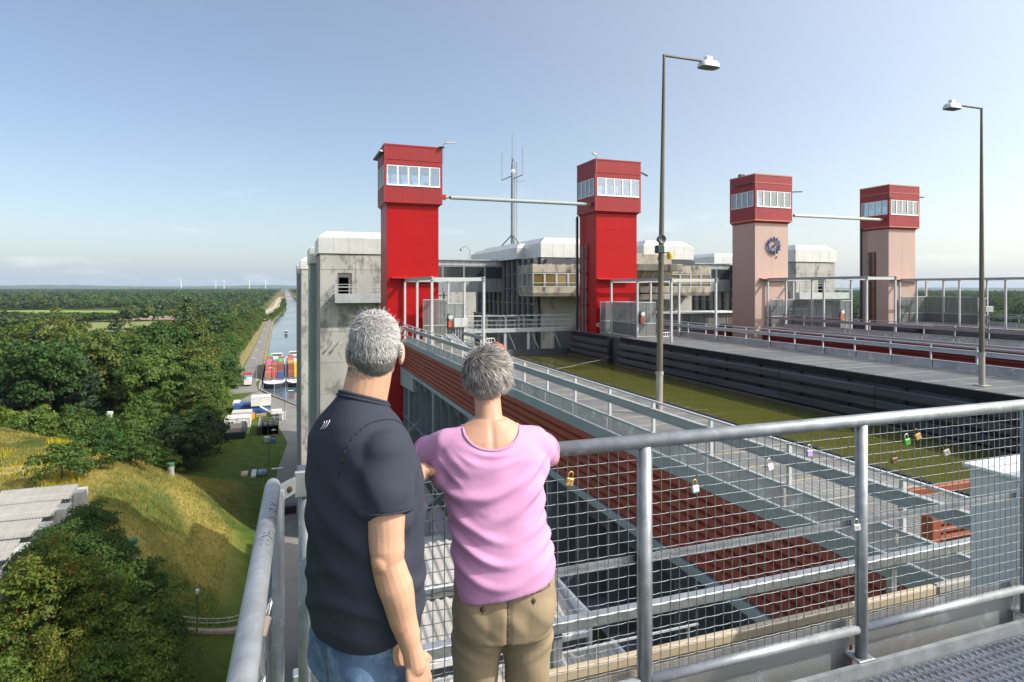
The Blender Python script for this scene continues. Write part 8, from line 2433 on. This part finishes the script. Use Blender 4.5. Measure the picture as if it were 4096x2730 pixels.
for k, (lk, R, H) in enumerate((('oak',4.4,9.0),('dark',4.2,9.0),('oak',4.8,10),('olive',4.2,9.5),('pine',3.6,11),('dark',4.6,8.5))):  # darker leaf colours carry the shade within the distant canopy
    V_, F_ = crown_blob(R, H*0.55, H*0.46, 26, 14, 0.72, 200+k, inner=0.6)
    low.append(npmesh('canopy', V_, F_, LEAF[lk]))
mid_pts, far_pts = [], []
tries = 0
while len(mid_pts) < 2600 and tries < 60000:
    tries += 1
    d = 430*math.exp(rgw.random()*1.35); az = math.radians(rgw.uniform(-24, -0.5)); x, y = d*math.sin(az), d*math.cos(az)
    if blocked(x, y): continue
    if x > float(bank_x(y))-(30 if y < 820 else 44): continue
    if 840 < y < 1010 and -150 < x < -70 and rgw.random() < 0.6: continue
    sc_ = min(rgw.uniform(1.0, 1.75)*(1+0.0002*d), zmax(x, y)/10.0)
    if sc_ < 0.35: continue
    mid_pts.append((x, y, 1.6, sc_))
for k in range(15000):
    d = 1500*math.exp(rgw.random()**0.8*1.75); az = math.radians(rgw.uniform(-25, 24)); x, y = d*math.sin(az), d*math.cos(az)
    if abs(x) < 46 or blocked(x, y): continue
    if (math.sin(x*0.0021+1.3)+math.sin(y*0.0017+x*0.0006)) < -1.15: continue
    far_pts.append((x, y, 1.0, min(2.6, rgw.uniform(1.3, 2.1)*(1+0.0002*d))))
right_pts = []
for k in range(5200):
    d = 250*math.exp(rgw.random()**0.75*3.0); az = math.radians(rgw.uniform(40, 62)); x, y = d*math.sin(az), d*math.cos(az)
    if d < 1100 and (math.sin(x*0.021)+math.sin(y*0.017+x*0.008)) < -0.35: continue
    right_pts.append((x, y, 1.0, min(2.3, rgw.uniform(0.7, 1.25)*(1+0.0005*d))))
for (px, d, mr, lab) in HS:                       # keep the houses clear
    u = (px-2048)/2512; hx, hy = d*(math.sin(TH)+u*math.cos(TH)), d*(math.cos(TH)-u*math.sin(TH))
    right_pts = [q for q in right_pts if not ((q[0]-hx)**2+(q[1]-hy)**2 < 13**2 or (abs(math.atan2(q[0], q[1])-math.atan2(hx, hy)) < 10/d and d-75 < math.hypot(q[0], q[1]) < d))]
far_forest('mixed_woodland', mid_pts, low, 'mixed woodland between the fields left of the canal')
far_forest('far_forest', far_pts, low, 'dark forest reaching to the horizon behind the canal')
far_forest('right_woodland', right_pts, low, 'hazy woodland and gardens beyond the right edge of the lift')
under = []
for k in range(5200):
    d = 160*math.exp(rgw.random()*1.0); az = math.radians(rgw.uniform(-25, -4.5)); x, y = d*math.sin(az), d*math.cos(az)
    if x > -25.5 or blocked(x, y) or ground_z(x, y) > 7.5: continue
    if d > 300 and zmax(x, y) < 4: continue
    under.append((x, y, float(ground_z(x, y))-0.2, rgw.uniform(0.55, 1.25)))
far_forest('undergrowth', under, [PROTO[q][0][0] for q in ('bush', 'bush_lime', 'bush_dark', 'bush')], 'leafy undergrowth filling the wood left of the canal')
# reeds and scrub on the dyke's water edge
edge = [(float(bank_x(y_))-rgw.uniform(0.5,9), y_, 1.2, rgw.uniform(0.35,0.8)) for y_ in np.linspace(815, 2200, 260)]
far_forest('bank_scrub', edge, low[:4], 'green scrub along the canal bank beyond the quay')

# --- tall dry grass on the bank and meadow flowers
rg = np.random.default_rng(77)
def blades(name, n, box_, hmin, hmax, w, m, keep, label):
    X = rg.uniform(box_[0], box_[1], n); Y = rg.uniform(box_[2], box_[3], n); k_ = keep(X, Y); X, Y = X[k_], Y[k_]; n = len(X)
    Z = ground_z(X, Y)-0.03; h = rg.uniform(hmin, hmax, n); a = rg.uniform(0, 6.28, n); lx, ly = rg.normal(size=n)*0.28*h, rg.normal(size=n)*0.28*h
    A = np.stack([X-np.cos(a)*w, Y-np.sin(a)*w, Z], 1); B = np.stack([X+np.cos(a)*w, Y+np.sin(a)*w, Z], 1); C = np.stack([X+lx, Y+ly, Z+h], 1)
    V_ = np.stack([A, B, C], 1).reshape(-1, 3)
    o = put(name, npmesh(name, V_, np.arange(3*n).reshape(n, 3), m), kind='stuff', label=label, cat='grass')
gdry = leafmat('dry_grass', (0.31,0.265,0.075), (0.44,0.37,0.120), 0.3, 0.3); ggrn = leafmat('green_grass', (0.07,0.10,0.018), (0.13,0.155,0.03), 0.3, 0.3); gyel = leafmat('yellow_flower', (0.42,0.34,0.02), (0.50,0.40,0.03), 0.2, 0.2)
nzf = lambda X, Y: np.sin(X*0.31+1)*np.sin(Y*0.23)+0.5*np.sin(X*0.11+Y*0.17)
onbank = lambda X, Y: (ground_z(X, Y) > 4.0) & ~((np.abs(X+25.8) < 4.2) & (Y > 66) & (Y < 91))
blades('dry_grass', 150000, (-60, -3, 46, 160), 0.22, 0.62, 0.032, gdry, lambda X, Y: onbank(X, Y) & (Y > 70+14*rg.random(len(X))) & (nzf(X, Y) > -0.25-rg.random(len(X))*0.6), 'tall dry yellow grass covering the bank')
blades('green_grass', 90000, (-60, -2, 46, 175), 0.18, 0.50, 0.035, ggrn, lambda X, Y: (ground_z(X, Y) > 2.3) & onbank(X, Y+0*X) & ((Y < 80) | (nzf(X, Y) < 0.15+rg.random(len(X))*0.5)), 'green grass growing through the dry grass on the bank')
blades('yellow_flowers', 9000, (-60, -26, 84, 135), 0.6, 1.1, 0.09, gyel, lambda X, Y: onbank(X, Y) & (np.sin(X*0.4)*np.sin(Y*0.33) > 0.35), 'yellow flowering weeds in the meadow by the sandy track')
# ================================================================ air
hz = MB().box(-21000, 21000, -300, 19000, -4.5, 190)
hm = bpy.data.materials.new('haze')
hm.use_nodes = True
nt = hm.node_tree
for n in list(nt.nodes):
    if n.type != 'OUTPUT_MATERIAL': nt.nodes.remove(n)
pv = nt.nodes.new('ShaderNodeVolumePrincipled')
pv.inputs['Color'].default_value = (0.62, 0.80, 1.0, 1)
pv.inputs['Density'].default_value = 0.000034
pv.inputs['Anisotropy'].default_value = 0.0
nt.links.new(pv.outputs[0], nt.nodes['Material Output'].inputs['Volume'])
o = put('haze', hz.mesh('haze', hm), kind='stuff', label='thin bluish haze lying over the whole landscape', cat='haze')
